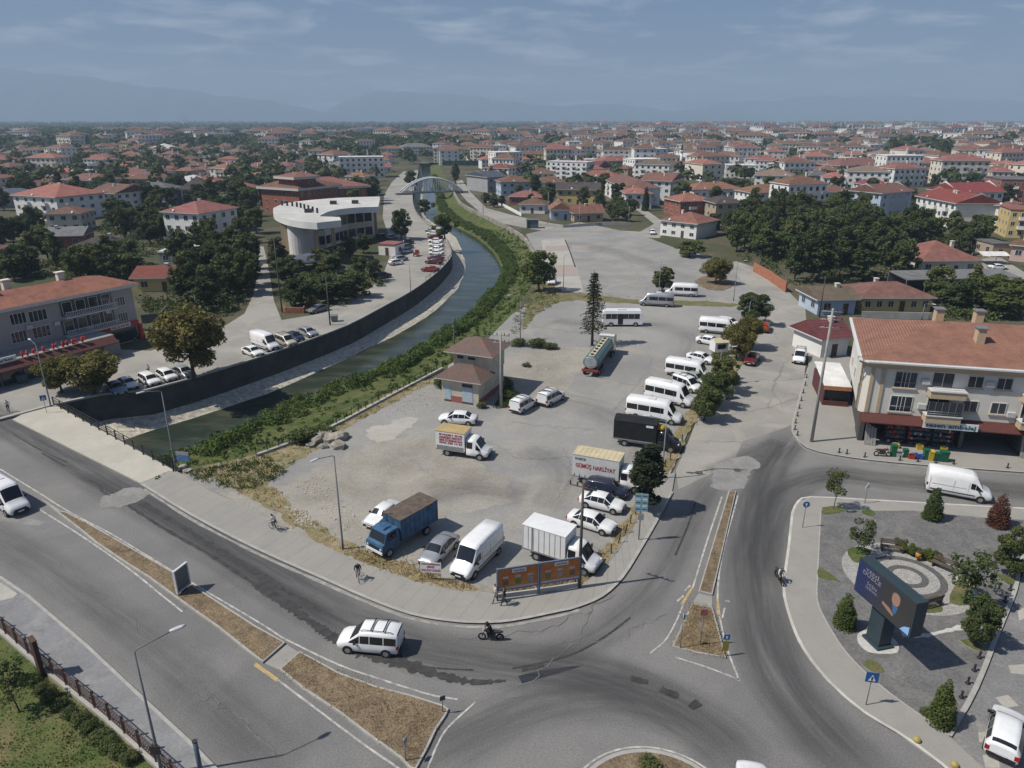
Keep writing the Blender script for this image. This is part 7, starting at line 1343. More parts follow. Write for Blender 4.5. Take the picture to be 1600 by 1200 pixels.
MB().loft([[(x_, y_, z_) for x_, z_ in ((-q, z0), (q, z0), (q, z1), (-q, z1))] for q, z0, z1, y_ in ((w_, .15, 2.2, .09), (w_, .15, 2.2, -.09), (w_ - .1, .25, 2.1, -.09), (w_ - .1, .25, 2.1, -.02))], True, False).build('frame', M_frame, o); MB().box(-w_ + .09, w_ - .09, -.03, .085, .24, 2.11).build('display_panel', mat('display_grey', (0.13, 0.145, 0.145), .3, var=.05), o); MB().box(-.3, .3, -.08, .08, -.02, .149).build('foot', M_dk, o)
p = G(66, 1054, .13); o = thing('brown_totem', 'dark brown upright totem panel beside the lattice fence', 'totem', p, rad(-40)); MB().box(-.38, .38, -.13, .13, 0, 2.9).build('panel', mat('totem_brown', (0.075, 0.042, 0.035), .6, var=.08), o); MB().box(-.42, .42, -.16, .16, 2.901, 2.96).build('cap', M_lat, o)
# LED screen in the park
pc = Vector((26.0, 40.9, .145)); o = thing('screen_tower', 'large dark video screen on a thick pedestal in the park', 'screen', pc, math.atan2(-.97, .243)); M_ps = mat('screen_body', (0.035, 0.055, 0.065), .5, var=.08)
MB().loft([[(x, y, z) for x, y in ((-.62, -.5), (.62, -.5), (.62, .5), (-.62, .5))] for z in (.2, 3.3)], True, True).build('pedestal', M_ps, o); MB().box(-.8, .8, -.66, .66, .02, .2).build('base_plate', M_ps, o)
xl, xr = -2.15, 3.15; bd = MB().box(xl, xr, -.42, .5, 3.25, 5.95).build('housing', M_ps, o)
em = bpy.data.materials.new('screen_picture'); em.use_nodes = True; e_ = em.node_tree.nodes['Principled BSDF']; t_ = em.node_tree
gx = nd(t_, 'ShaderNodeSeparateXYZ'); t_.links.new(nd(t_, 'ShaderNodeTexCoord').outputs['Generated'], gx.inputs[0]); r_ = nd(t_, 'ShaderNodeValToRGB'); r_.color_ramp.elements[0].color = (0.012, 0.022, 0.085, 1); r_.color_ramp.elements[1].color = (0.030, 0.028, 0.028, 1); r_.color_ramp.elements[1].position = .55; t_.links.new(gx.outputs[0], r_.inputs[0]); t_.links.new(r_.outputs[0], e_.inputs['Base Color']); t_.links.new(r_.outputs[0], e_.inputs['Emission Color']); e_.inputs['Emission Strength'].default_value = .25; e_.inputs['Roughness'].default_value = .4
sc_ = MB().box(xl + .1, xr - .1, -.435, -.421, 3.35, 5.85).build('display', em, o)
def glow(n, c, s_=.2):
    m_ = bpy.data.materials.new('screen_' + n); m_.use_nodes = True; q = m_.node_tree.nodes['Principled BSDF']; q.inputs['Base Color'].default_value = (*c, 1); q.inputs['Emission Color'].default_value = (*c, 1); q.inputs['Emission Strength'].default_value = s_; return m_
gw, gs, gk, gsk, gbl = glow('text', (0.22, 0.22, 0.24)), glow('suit', (0.032, 0.031, 0.03)), glow('tie', (0.03, 0.10, 0.22)), glow('skin', (0.26, 0.15, 0.11)), glow('sky', (0.20, 0.36, 0.62))
for s_, zz, sz, w_ in (('YENİ', 5.5, .3, 1.3), ('DÜZCE', 5.18, .45, 1.7), ('İÇİN', 4.55, .3, .9), ('ÇALIŞIYORUZ', 4.25, .25, 1.1)): text(s_, sc_, (-.75 if w_ > 1.2 else -.6, -.442, zz), (rad(90), 0, 0), sz, gw, .003, 0, width=w_)
def flat(s, m_, y, name): MB().add([(x, y, z) for x, z in s], [tuple(range(len(s)))]).build(name, m_, sc_)
flat([(.55, 3.36), (3.0, 3.36), (2.95, 4.1), (2.3, 4.55), (1.85, 4.62), (1.3, 4.3), (.75, 3.95)], gs, -.440, 'suit_picture'); flat([(1.55 + math.cos(k * .393) * .36, 5.05 + math.sin(k * .393) * .48) for k in range(16)], gsk, -.444, 'face_picture'); flat([(1.55 + math.cos(k * .3) * .38, 5.2 + math.sin(k * .3) * .38) for k in range(11)], glow('hair', (0.12, 0.12, 0.125)), -.442, 'hair_picture'); flat([(1.35, 4.6), (1.85, 4.62), (1.7, 4.0), (1.5, 4.0)], gk, -.446, 'collar_picture'); flat([(.5, 4.25), (1.2, 4.15), (1.6, 3.9), (1.55, 3.75), (1.1, 3.85), (.5, 4.05)], gsk, -.448, 'hand_picture'); flat([(2.3, 3.36), (3.04, 3.36), (3.04, 4.0), (2.6, 3.75)], gbl, -.450, 'sky_picture')
for o2 in (bd, sc_): o2.location = (0, -.45, -.12)
sheet('white_base', smooth_line([pc + Vector((math.cos(k * .7854) * 1.5 * R.uniform(.85, 1.1), math.sin(k * .7854) * 1.3 * R.uniform(.85, 1.1), 0)) for k in range(8)], 3, True), .16, mat('white_dust', (0.55, 0.54, 0.50)), square)
# benches, bins, bollards
M_slat = mat('bench_slat', (0.13, 0.10, 0.075), .8, var=.12)
def bench(px, py, rz, label):
    o = thing('park_bench', label, 'bench', G(px, py, .155), rz, 'park benches')
    for k in range(4): MB().box(-.95, .95, -.25 + k * .13, -.15 + k * .13, .43, .47).build('seat_slat', M_slat, o)
    for k in range(3): MB().box(-.95, .95, .27 + k * .03, .31 + k * .03, .56 + k * .14, .66 + k * .14).build('back_slat', M_slat, o)
    for x in (-.8, .8): MB().box(x - .04, x + .04, -.24, .3, 0, .43).build('leg', M_dk, o); MB().box(x - .04, x + .04, .31, .36, .0, .95).build('back_post', M_dk, o)
bench(1393, 861, rad(-15), 'dark bench left of the clipped box shrubs'); bench(1474, 890, rad(-50), 'slatted bench right of the clipped box shrubs'); bench(1452, 945, rad(200), 'bench behind the right end of the screen')
o = thing('litter_bin', 'orange litter bin between the box shrubs', 'bin', G(1433, 876, .155)); MB().tube([(0, 0, .3), (0, 0, .85)], [.2, .24], 12).build('body', mat('bin_orange', (0.52, 0.24, 0.03), .5), o); MB().tube([(0, 0, 0), (0, 0, .3)], .04, 6).build('post', M_dk, o); MB().tube([(0, 0, .87), (0, 0, .92)], [.26, .18], 12).build('lid', M_dk, o)
bol = MB().tube([(0, 0, 0), (0, 0, .06), (0, 0, .1), (0, 0, .42), (0, 0, .5), (0, 0, .58)], [.16, .16, .08, .06, .1, .02], 8).mesh('bollard', M_rail)
def bollard(px, py, label, z=.15): tag(put('bollard', bol, None, G(px, py, z)), label, 'bollard', 'black bollards')
for k, (x, y) in enumerate(((1478, 1142), (1490, 1122), (1502, 1090), (1512, 1068), (1522, 1048), (1530, 1028), (1578, 922), (1570, 940))): bollard(x, y, 'black bollard along the right edging of the park')
for k, (x, y) in enumerate(((1311, 707), (1323, 709), (1351, 714), (1406, 719), (1434, 721), (1462, 723), (1490, 725), (1574, 731))): bollard(x, y, 'black bollard on the kerb in front of the packaging shop', .13)
for k, (x, y) in enumerate(((1246, 680), (1242, 671), (1243, 661), (1246, 650), (1249, 638), (1252, 626), (1255, 614), (1258, 602), (1260, 590))): bollard(x, y, 'black bollard on the kerb of the side road', .13)
for x, y, l in ((1432, 1158, 'left yellow ball on the park kerb'), (1491, 1197, 'right yellow ball on the park kerb')):
    b = bmesh.new(); bmesh.ops.create_uvsphere(b, u_segments=12, v_segments=8, radius=.22)
    for v in b.verts: v.co.z = max(-.12, v.co.z * .9) + .12
    me = bpy.data.meshes.new('kerb_ball'); b.to_mesh(me); b.free(); me.materials.append(mat('ball_yellow', (0.42, 0.33, 0.10), .7)); tag(put('kerb_ball', me, None, G(x, y, .14)), l, 'bollard')
def container(px, py, rz, label, c, z=.07):
    o = thing('waste_container', label, 'waste container', G(px, py, z), rz); m_ = mat('container_%d' % int(c[0] * 1000), c, .6, var=.12); MB().loft([[(-.55, -.4, .15), (.55, -.4, .15), (.55, .4, .15), (-.55, .4, .15)], [(-.68, -.52, 1.1), (.68, -.52, 1.1), (.68, .52, 1.1), (-.68, .52, 1.1)]], True, True).build('body', m_, o); MB().loft([[(-.7, -.54, 1.11), (.7, -.54, 1.11), (.7, .54, 1.11), (-.7, .54, 1.11)], [(-.66, -.3, 1.32), (.66, -.3, 1.32), (.66, .3, 1.32), (-.66, .3, 1.32)]], True, True).build('lid', m_, o)
    for x in (-.45, .45): MB().disc((x, -.4, .1), (1, 0, 0), .1, .1, .06, 10).build('wheel', M_tyre, o)
container(1137, 622, .3, 'grey waste container beside the third roadside tree', (0.18, 0.20, 0.20)); container(37, 598, .4, 'dark waste container at the kerb of the market', (0.09, 0.11, 0.12), .01); container(523, 502, .2, 'grey-green waste container behind the river railing', (0.20, 0.23, 0.22), .01)
p = G(288, 729, .14); o = thing('bridge_notice', 'small blue and grey notice board at the bridge end', 'notice board', p, rad(-10)); MB().box(-.75, .75, -.03, .03, .6, 1.3).build('board', mat('notice_blue', (0.10, 0.22, 0.42), .5, var=.2, scale=3), o); MB().box(-.75, .75, -.03, .03, 1.34, 1.75).build('upper_board', M_sgn, o)
for x in (-.7, .7): MB().tube([(x, .05, -.3), (x, .05, 1.75)], .035, 6).build('post', M_dk, o)
# ---------------------------------------------------------------- people, bicycles, motorbikes
SK = mat('skin', (0.42, 0.25, 0.18), .6, var=.03); HAIR = mat('hair_dark', (0.02, 0.016, 0.013), .7, var=0); SHOE = mat('shoe', (0.03, 0.03, 0.03), .7, var=0)
def person(pose, shirt, trousers, label, loc, rz, head=None, z=0.0):
    c = dict(pel=(0, 0, .95), bel=(.0, 0, 1.1), che=(0, 0, 1.30), nec=(0, 0, 1.47), hed=(.02, 0, 1.58), top=(.02, 0, 1.68))
    for s_, y in (('l', 1), ('r', -1)): c.update({s_ + 'sh': (0, y * .18, 1.40), s_ + 'el': (-.02, y * .24, 1.12), s_ + 'ha': (.08, y * .24, .88), s_ + 'hi': (0, y * .10, .92), s_ + 'kn': (.03, y * .10, .50), s_ + 'an': (0, y * .10, .08), s_ + 'to': (.15, y * .11, .04)})
    if pose == 'walk': c.update(lkn=(.16, .1, .52), lan=(.2, .1, .10), lto=(.35, .11, .06), ran=(-.25, -.1, .12), rto=(-.12, -.11, .04), rkn=(-.02, -.1, .5), lha=(-.1, .25, .9), rha=(.2, -.24, .92))
    if pose in ('ride', 'moto'):
        s_ = .85 if pose == 'moto' else 1.0; dz = .95 * s_ - .95
        c.update(pel=(0, 0, .98 + dz), bel=(.1, 0, 1.1 + dz), che=(.22, 0, 1.28 + dz), nec=(.31, 0, 1.43 + dz), hed=(.37, 0, 1.53 + dz), top=(.40, 0, 1.63 + dz))
        for t, y in (('l', 1), ('r', -1)): c.update({t + 'sh': (.24, y * .18, 1.38 + dz), t + 'el': (.40, y * .27, 1.14 + dz), t + 'ha': (.60, y * .22, 1.04 + dz), t + 'hi': (.02, y * .1, .95 + dz), t + 'kn': (.40, y * .12, (.82 if y > 0 else .68) + dz), t + 'an': (.2 if y > 0 else .12, y * .12, (.46 if y > 0 else .26)), t + 'to': (.34 if y > 0 else .27, y * .12, (.42 if y > 0 else .22))})
    rr = dict(pel=.135, bel=.125, che=.145, nec=.055, hed=.095, top=.075, sh=.075, el=.045, ha=.032, hi=.10, kn=.062, an=.042, to=.04)
    E = [('pel', 'bel'), ('bel', 'che'), ('che', 'nec'), ('nec', 'hed'), ('hed', 'top')]
    for t in 'lr': E += [('che', t + 'sh'), (t + 'sh', t + 'el'), (t + 'el', t + 'ha'), ('pel', t + 'hi'), (t + 'hi', t + 'kn'), (t + 'kn', t + 'an'), (t + 'an', t + 'to')]
    rad_ = {k: rr[k] if k in rr else rr[k[1:]] for k in c}
    for t, y in (('l', 1), ('r', -1)):
        h = Vector(c[t + 'ha']); d = (h - Vector(c[t + 'el'])).normalized()
        for k in range(5):
            o_ = Vector((.0, (k - 2) * .017, 0)) if k < 4 else Vector((0, -y * .045, .0)); n1 = f'{t}f{k}a'; n2 = f'{t}f{k}b'; L = (.045, .05, .048, .04, .03)[k]
            c[n1] = tuple(h + d * (.05 if k < 4 else .02) + o_); c[n2] = tuple(Vector(c[n1]) + d * L + Vector((0, 0, -.02))); rad_[n1] = rad_[n2] = .010; E += [(t + 'ha', n1), (n1, n2)]
    ks = list(c); me = bpy.data.meshes.new('person'); me.from_pydata([c[k] for k in ks], [(ks.index(a), ks.index(b)) for a, b in E], [])
    o = bpy.data.objects.new('person', me); COL.objects.link(o); md = o.modifiers.new('skin', 'SKIN'); md.use_smooth_shade = True; sv = me.skin_vertices[0].data
    for i, k in enumerate(ks): sv[i].radius = (rad_[k], rad_[k]); sv[i].use_root = (k == 'pel')
    o.modifiers.new('sub', 'SUBSURF').levels = 1; dg = bpy.context.evaluated_depsgraph_get(); m2 = bpy.data.meshes.new_from_object(o.evaluated_get(dg)); bpy.data.objects.remove(o)
    m2.materials.clear()
    for q in (mat('cloth_%s' % '_'.join('%d' % (v * 100) for v in shirt), shirt, .9, var=.05), mat('cloth_%s' % '_'.join('%d' % (v * 100) for v in trousers), trousers, .9, var=.05), SK, HAIR, SHOE): m2.materials.append(q)
    zone_ = lambda a: 3 if a == 'top' else 2 if a in ('nec', 'hed', 'lha', 'rha') or a[1:2] == 'f' else 4 if a[1:] in ('an', 'to') else 1 if a[1:] in ('hi', 'kn') or a == 'pel' else 0
    kc = [(Vector(c[k]), zone_(k)) for k in ks]; hd = Vector(c['hed'])
    for f in m2.polygons:
        z_ = min(kc, key=lambda q: (q[0] - f.center).length)[1]
        if z_ in (2, 3) and (f.center - hd).length < .2: z_ = 3 if (f.center.z > hd.z + .03 and f.center.x < hd.x + .06) or f.center.x < hd.x - .03 else 2
        f.material_index = z_
    o = put('person', m2, None, loc, rz); tag(o, label, 'person')
    if head:
        b = bmesh.new(); bmesh.ops.create_uvsphere(b, u_segments=12, v_segments=8, radius=.145); me3 = bpy.data.meshes.new('helmet'); b.to_mesh(me3); b.free(); me3.materials.append(head); put('helmet', me3, o, hd + Vector((-.01, 0, .05)))
    return o
def torus(p, R_, r_, n=18, m_=6):
    return MB().loft([[Vector((p[0] + math.cos(a * 2 * math.pi / n) * (R_ + r_ * math.cos(k * 2 * math.pi / m_)), p[1] + r_ * math.sin(k * 2 * math.pi / m_), p[2] + math.sin(a * 2 * math.pi / n) * (R_ + r_ * math.cos(k * 2 * math.pi / m_)))) for k in range(m_)] for a in list(range(n)) + [0]], True, False, 0, True)
def bicycle(p, rz, label, col):
    o = thing('bicycle', label, 'bicycle', p, rz, 'bicycles'); m_ = mat('bike_%d' % int(col[0] * 100 + col[2] * 10), col, .4, var=0)
    for x in (-.42, .62): w_ = torus((x, 0, .33), .30, .022).build('wheel', M_tyre, o)
    MB().tube([(-.42, 0, .33), (.05, 0, .30), (.48, 0, .78), (-.08, 0, .80), (.05, 0, .30)], .02, 5).tube([(-.42, 0, .33), (-.08, 0, .80), (-.1, 0, .92)], .018, 5).tube([(.62, 0, .33), (.48, 0, .78), (.46, 0, 1.0)], .02, 5).build('frame', m_, o)
    MB().tube([(.55, -.25, 1.02), (.46, 0, 1.0), (.55, .25, 1.02)], .016, 5).build('handlebar', M_dk, o); MB().loft([[(-.26, -.07, .92), (-.26, .07, .92), (-.26, .05, .97), (-.26, -.05, .97)], [(.04, -.03, .92), (.04, .03, .92), (.04, .02, .96), (.04, -.02, .96)]], True, True).build('saddle', M_dk, o)
def rider(px, py, rz, shirt, tr, lb, lbb, col, z=.14): p = G(px, py, z); bicycle(p, rz, lbb, col); person('ride', shirt, tr, lb, p, rz)
rider(432, 829, rad(150), (.55, .54, .52), (.08, .08, .10), 'cyclist in a pale shirt on the pavement near the bridge', 'bicycle under the cyclist in a pale shirt', (.05, .05, .06)); rider(560, 903, rad(-75), (.03, .035, .04), (.25, .24, .22), 'cyclist in black riding towards the camera on the pavement', 'bicycle under the cyclist in black', (.10, .03, .03))
rider(741, 713, rad(195), (.60, .59, .57), (.05, .045, .04), 'cyclist in a white shirt beside the small removal truck', 'bicycle beside the small removal truck', (.06, .06, .07), .08)
person('walk', (.52, .47, .46), (.30, .27, .24), 'pedestrian in pale clothes in front of the left billboard', G(774, 941, .14), rad(200)); person('walk', (.025, .025, .03), (.04, .04, .045), 'pedestrian in black in front of the left billboard', G(788, 946, .14), rad(170)); person('stand', (.60, .60, .58), (.06, .06, .07), 'man in a white shirt standing behind the cars at the river wall', G(233, 586, .0), rad(-90)); person('walk', (.58, .57, .56), (.03, .03, .035), 'man in a white shirt walking at the left edge of the bridge road', G(14, 644, .0), rad(-60))
def moto(p, rz, label, col, scoot=False):
    o = thing('scooter' if scoot else 'motorbike', label, 'motorbike', p, rz); m_ = mat('moto_%d' % int(col[0] * 100), col, .35, var=0, coat=.4)
    for x in (-.62, .68): torus((x, 0, .30), .24, .065, 16).build('wheel', M_tyre, o); 
    MB().loft([[(x, math.cos(k * .785) * w_, z_ + math.sin(k * .785) * h_) for k in range(8)] for x, w_, z_, h_ in ((-.85, .06, .78, .05), (-.6, .12, .74, .09), (-.1, .13, .70, .12), (.15, .16, .80, .14), (.42, .13, .84, .12), (.55, .05, .86, .06))], True, True, 0, True).build('body', m_, o); MB().box(-.3, .3, -.13, .13, .28, .62).build('engine', M_dk, o); MB().tube([(.68, 0, .3), (.5, 0, .86), (.44, 0, 1.02)], .04, 6).build('fork', M_steel, o); MB().tube([(.5, -.33, 1.03), (.42, 0, 1.0), (.5, .33, 1.03)], .02, 5).build('handlebar', M_dk, o); MB().box(-.7, .1, -.13, .13, .76, .84).build('seat', M_dk, o)
    MB().disc((.56, 0, .88), (1, 0, 0), .09, .08, .05, 10).build('headlight', M_head, o)
p = G(768, 1000); moto(p, rad(176), 'black motorbike on the main road below the billboards', (.02, .02, .022)); person('moto', (.02, .02, .022), (.02, .02, .025), 'motorcyclist in black with helmet riding past the billboards', p + Vector((.05, 0, 0)), rad(176), M_trim)
p = G(1217, 908); moto(p, rad(-88), 'small dark scooter riding up along the park kerb', (.04, .04, .05), True); person('moto', (.58, .57, .54), (.03, .03, .035), 'scooter rider in a white shirt beside the park kerb', p, rad(88 + 180), None)
p = at_shop(5.4, -3.3); moto(p, crz + rad(5), 'dark red scooter parked on the kerb in front of the packaging shop', (.14, .02, .02), True)
p = G(1594, 895); moto(p, rad(60), 'dark motorbike parked at the right edge of the park street', (.03, .03, .035), True)
# ---------------------------------------------------------------- far town, woods and hills
CH_POLY = [(p.x, p.y) for p in hole]
KEEP_OUT = [CH_POLY] + [[(p.x, p.y) for p in pts(s)] for s in ('590,345 596,258 770,258 745,300 790,340 640,350', '706,398 640,262 600,262 590,345 606,405 440,505 380,500 250,560 0,600 -200,640 0,700', '690,262 730,262 800,332 900,345 1040,345 1050,372 1120,400 1260,480 1300,560 700,600 800,480 840,420', '1240,690 1240,480 1330,490 1640,500 1700,720', '375,505 385,380 430,380 445,505', '1530,400 1560,396 1640,420 1640,460 1545,436')]
KEEP_H = [[(p.x, p.y) for p in pts(s)] for s in ('740,282 1250,285 1262,360 740,360', '-60,298 420,300 430,430 -80,460', '1262,300 1660,288 1680,450 1262,450')]
def free(p, r=3):
    return clear(p, r) and not any(inside(p, q) for q in KEEP_OUT)
def proto(w, d, h, roof, wall, rc, fl, chim=1):
    """A small far house as one mesh: walls, roof, windows, chimney."""
    b = MB().box(-w / 2, w / 2, 0, d, -.1, h, 0)
    r = hip_roof(w, d, h, min(w, d) * .16 + .4, .5, roof) if roof != 'flat' else MB().box(-w / 2 - .2, w / 2 + .2, -.2, d + .2, h, h + .4)
    o = len(b.v); b.v += r.v; b.f += [tuple(i + o for i in f) for f in r.f]; b.m += [1 if (roof == 'flat' or m_ == 0) else 0 for m_ in r.m]; b.sm += r.sm
    fh = h / fl; n = max(2, int(w / 3))
    for f in range(fl):
        for k in range(n):
            x = -w / 2 + w * (k + .5) / n; b.box(x - .6, x + .6, -.05, 0, fh * f + .9, fh * f + 2.2, 2)
            b.box(x - .75, x + .75, -.09, -.052, fh * f + .72, fh * f + .86, 3)
            if f and fl > 2 and k % 2: b.box(x - 1.3, x + 1.3, -1.1, -.1, fh * f - .1, fh * f + .05, 3); b.box(x - 1.3, x + 1.3, -1.1, -1.0, fh * f + .05, fh * f + .9, 0)
        for s_ in (-1, 1):
            for k in range(max(1, int(d / 4))):
                y = d * (k + .5) / max(1, int(d / 4)); b.box(s_ * w / 2 - .05, s_ * w / 2 + .05, y - .6, y + .6, fh * f + .9, fh * f + 2.2, 2)
    if fl > 1: b.box(-w * .3, -w * .3 + 1.6, d * .25, d * .25 + 1.2, h + .9, h + 1.7, 3); b.box(w * .28, w * .28 + .7, d * .2, d * .2 + .3, h + .8, h + 1.8, 3)
    for k in range(chim): x = w * (.15 - .3 * k); b.box(x - .4, x + .4, d * .4, d * .4 + .8, h, h + min(w, d) * .16 + 1.8, 3)
    return b, [WM[wall], RM[rc], M_glass, M_slabc]
SPEC = [('white', 'clay', 'clay-red hip', 'hip', 12, 10, 3.4, 1), ('white', 'orange', 'orange hip', 'hip', 13, 11, 6, 2), ('cream', 'clay', 'clay-red hip', 'hip', 14, 11, 6, 2), ('cream', 'brown', 'brown hip', 'hip', 12, 11, 3.4, 1), ('white', 'brown', 'brown gable', 'gable', 14, 10, 5.5, 2), ('white', 'clay', 'clay-red hip', 'hip', 18, 13, 9, 3), ('cream', 'orange', 'orange hip', 'hip', 20, 13, 9, 3), ('pink', 'clay', 'clay-red gable', 'gable', 12, 9, 4, 1), ('white', 'orange', 'orange gable', 'gable', 11, 9, 3.2, 1), ('grey', 'grey', 'grey hip', 'hip', 14, 12, 5, 2), ('white', 'white', 'flat white', 'flat', 20, 14, 7, 2), ('tan', 'clay', 'clay-red hip', 'hip', 13, 11, 6, 2), ('white', 'red', 'bright red hip', 'hip', 16, 12, 8, 3), ('white', 'tan', 'tan hip', 'hip', 18, 14, 9, 3), ('white', 'brown', 'brown hip', 'hip', 20, 14, 12, 4), ('cream', 'clay', 'clay-red hip', 'hip', 22, 14, 12, 4), ('white', 'white', 'flat grey-white', 'flat', 24, 15, 12, 4), ('yellow', 'brown', 'brown gable', 'gable', 16, 12, 9, 3)]
PROTO = []
for wl_, rc_, rn_, rf_, w_, d_, h_, fl_ in SPEC:
    b_, ms_ = proto(w_, d_, h_, rf_, wl_, rc_, fl_); PROTO.append((b_, ms_, b_.mesh('town_house', ms_), f'{["", "low", "two-storey", "three-storey", "four-storey"][fl_]} {dict(pink="pinkish", tan="tan").get(wl_, wl_)} house, {rn_} roof,', rf_))
NUM = 'one two three'.split()
def zone(p):
    px = to_px((p.x, p.y, 0)); return ('left town' if px[0] < 420 else 'beyond river bend' if px[0] < 700 else 'town centre' if px[0] < 1150 else 'right town')
cand = []
rs = random.Random(3)
def try_house(x, y, wts):
    p = Vector((x, y, 0)); px = to_px(p)
    if px[0] < -60 or px[0] > 1660: return
    k = rs.choices(range(len(SPEC)), wts)[0]; r = max(SPEC[k][4], SPEC[k][5]) * (.76 if px[0] < 700 else .58)
    if free(p, r) and not any(inside(p, q) for q in KEEP_H): BUSY.append((x, y, r)); cand.append((y, x, k, rs.uniform(-.5, .5) + rs.choice((0, 0, 1.57))))
W1 = (6, 4, 4, 5, 2, 1, .5, 3, 4, 1, .4, 2, .6, .4, .4, .4, .3, .6); W2 = (2, 1.5, 3, 2, 2, 6, 4, 1.5, 1, 2, 2.5, 2, 1.2, 4, 6, 5, 3, 2)
for _ in range(2600):
    px, d = rs.uniform(-40, 640), 300 + 620 * rs.random() ** .8; x = (px - 800) / F_PX * d * 1.05
    if rs.random() < (1.0 if px < 420 else .25): try_house(x, d, W1)
for _ in range(3600):
    px, d = rs.uniform(700, 1640), 290 + 900 * rs.random() ** .8; x = (px - 800) / F_PX * d * 1.05
    try_house(x, d, W2)
cand.sort()
NEAR_H = 230
for y, x, k, a in cand[:NEAR_H]:
    o = put('town_house', PROTO[k][2], None, (x, y, 0), a); lb = PROTO[k][3] + ' ' + zone(Vector((x, y, 0))); tag(o, lb, 'house', lb); o.scale = (rs.uniform(.8, 1.25), rs.uniform(.85, 1.2), rs.uniform(.85, 1.2))
def merge_instances(items, name, extra=0):
    V = []; Fs = []; Mi = []; mats_ = []; idx = {}
    off_ = 0
    for y, x, k, a, s in items:
        b_, ms_ = PROTO[k][0], PROTO[k][1]
        mm = []
        for m_ in ms_:
            if m_.name not in idx: idx[m_.name] = len(mats_); mats_.append(m_)
            mm.append(idx[m_.name])
        v = np.array(b_.v) * s; c, sn = math.cos(a), math.sin(a); V.append(np.stack([v[:, 0] * c - v[:, 1] * sn + x, v[:, 0] * sn + v[:, 1] * c + y, v[:, 2]], 1))
        Fs += [tuple(i + off_ for i in f) for f in b_.f]; Mi += [mm[i] for i in b_.m]; off_ += len(v)
    me = bpy.data.meshes.new(name); me.from_pydata(np.concatenate(V).tolist(), [], Fs)
    for m_ in mats_: me.materials.append(m_)
    me.polygons.foreach_set('material_index', Mi); me.update(); return me
rest = [(y, x, k, a, 1.0) for y, x, k, a in cand[NEAR_H:]]
for _ in range(1100):     # scattered far quarters
    px = rs.choices((rs.uniform(-60, 700), rs.uniform(700, 1660)), (1, 3.2))[0]; d = rs.uniform(920, 2600) if px > 700 else rs.uniform(920, 1900)
    rest.append((d, (px - 800) / F_PX * d * 1.05, rs.choices(range(len(SPEC)), W2)[0], rs.uniform(-.6, .6), rs.uniform(.9, 1.6)))
for _ in range(260):      # far sheds and blocks
    px = rs.uniform(850, 1660); d = rs.uniform(1500, 4200); rest.append((d, (px - 800) / F_PX * d * 1.05, rs.choice((10, 10, 12, 13)), rs.uniform(-.3, .3), rs.uniform(1.5, 2.8)))
ft = put('far_town', merge_instances(rest, 'far_town')); ft['label'] = 'mass of small distant roofs fading into haze'; ft['category'] = 'far town'; kind(ft, 'stuff')
# trees in the town: the near ones one by one, the rest as woods
TREES_T = []
def scatter(poly, n, keys, hr, wr, label, group, r=2.0, tries=30, z=0.0):
    pp = pts(poly); q = [(p.x, p.y) for p in pp]; x0, x1 = min(a for a, _ in q), max(a for a, _ in q); y0, y1 = min(b for _, b in q), max(b for _, b in q); c = 0
    for _ in range(n * tries):
        if c >= n: break
        p = Vector((R.uniform(x0, x1), R.uniform(y0, y1), 0))
        if inside(p, q) and clear(p, r): tree(R.choice(keys), p, R.uniform(*hr), R.uniform(*wr), label, group); c += 1
DK2 = ('round_dark', 'round_dark', 'round_mid', 'tall_dark', 'tall_mid', 'round_light'); DK = ('round_dark', 'round_dark', 'round_mid', 'tall_dark'); MX = ('round_dark', 'round_mid', 'round_mid', 'tall_mid', 'round_light')
scatter('1160,350 1250,340 1345,345 1370,360 1425,375 1440,400 1420,440 1350,445 1290,440 1240,445 1200,425 1150,400 1130,380', 72, DK2, (8, 13), (7, 10), 'dark tree in wood behind brick wall', 'wood beyond the brick wall', 1.2)
scatter('1440,365 1545,372 1560,395 1520,400 1440,395', 12, MX, (6, 9), (5, 8), 'garden tree below white apartment blocks', 'garden trees below the apartment blocks', 1.5)
scatter('1455,460 1560,458 1600,500 1470,500', 9, MX, (5, 8), (5, 8), 'garden tree behind the corner building', 'garden trees behind the corner building', 1.0)
scatter('285,395 398,392 402,440 375,490 300,492 255,470 280,430', 26, DK, (7, 11), (6, 9), 'dark tree in clump left of hall', 'tree clump left of the hall', 1.2)
scatter('-20,440 60,405 110,412 205,408 250,420 205,440 150,436 60,436 0,445', 18, MX, (6, 9), (6, 8), 'garden tree behind the pharmacy roof', 'garden trees behind the pharmacy', 1.0)
scatter('-20,355 60,355 75,385 40,410 -20,405', 9, DK, (7, 10), (6, 9), 'dark tree at the left edge of the town', 'trees at the left edge', 1.0)
scatter('165,345 258,342 262,385 245,405 190,395 150,365', 16, DK, (7, 11), (6, 9), 'dark tree between the left houses', 'trees between the left houses', 1.0)
scatter('330,340 398,335 405,380 330,380', 12, DK, (7, 11), (6, 9), 'dark tree left of the brick public building', 'trees left of the brick building', 1.0)
scatter('440,425 555,420 600,440 560,470 500,482 445,470', 11, ('round_dark', 'round_mid', 'tall_dark'), (4.5, 6.5), (5, 7), 'tree in hall garden above river road', 'garden trees of the municipal hall', 1.0)
scatter('520,385 575,375 585,395 530,405', 7, DK, (5, 8), (4, 6), 'dark tree before hall entrance', 'entrance trees of the municipal hall', 1.0)
scatter('960,325 985,335 985,350 950,352', 6, MX, (5, 7), (5, 7), 'garden tree beside the village green', 'trees by the village green', 1.0)
scatter('1095,355 1170,345 1175,375 1130,380', 8, MX, (5, 8), (5, 8), 'garden tree behind the white workshop', 'trees behind the workshop', 1.0)
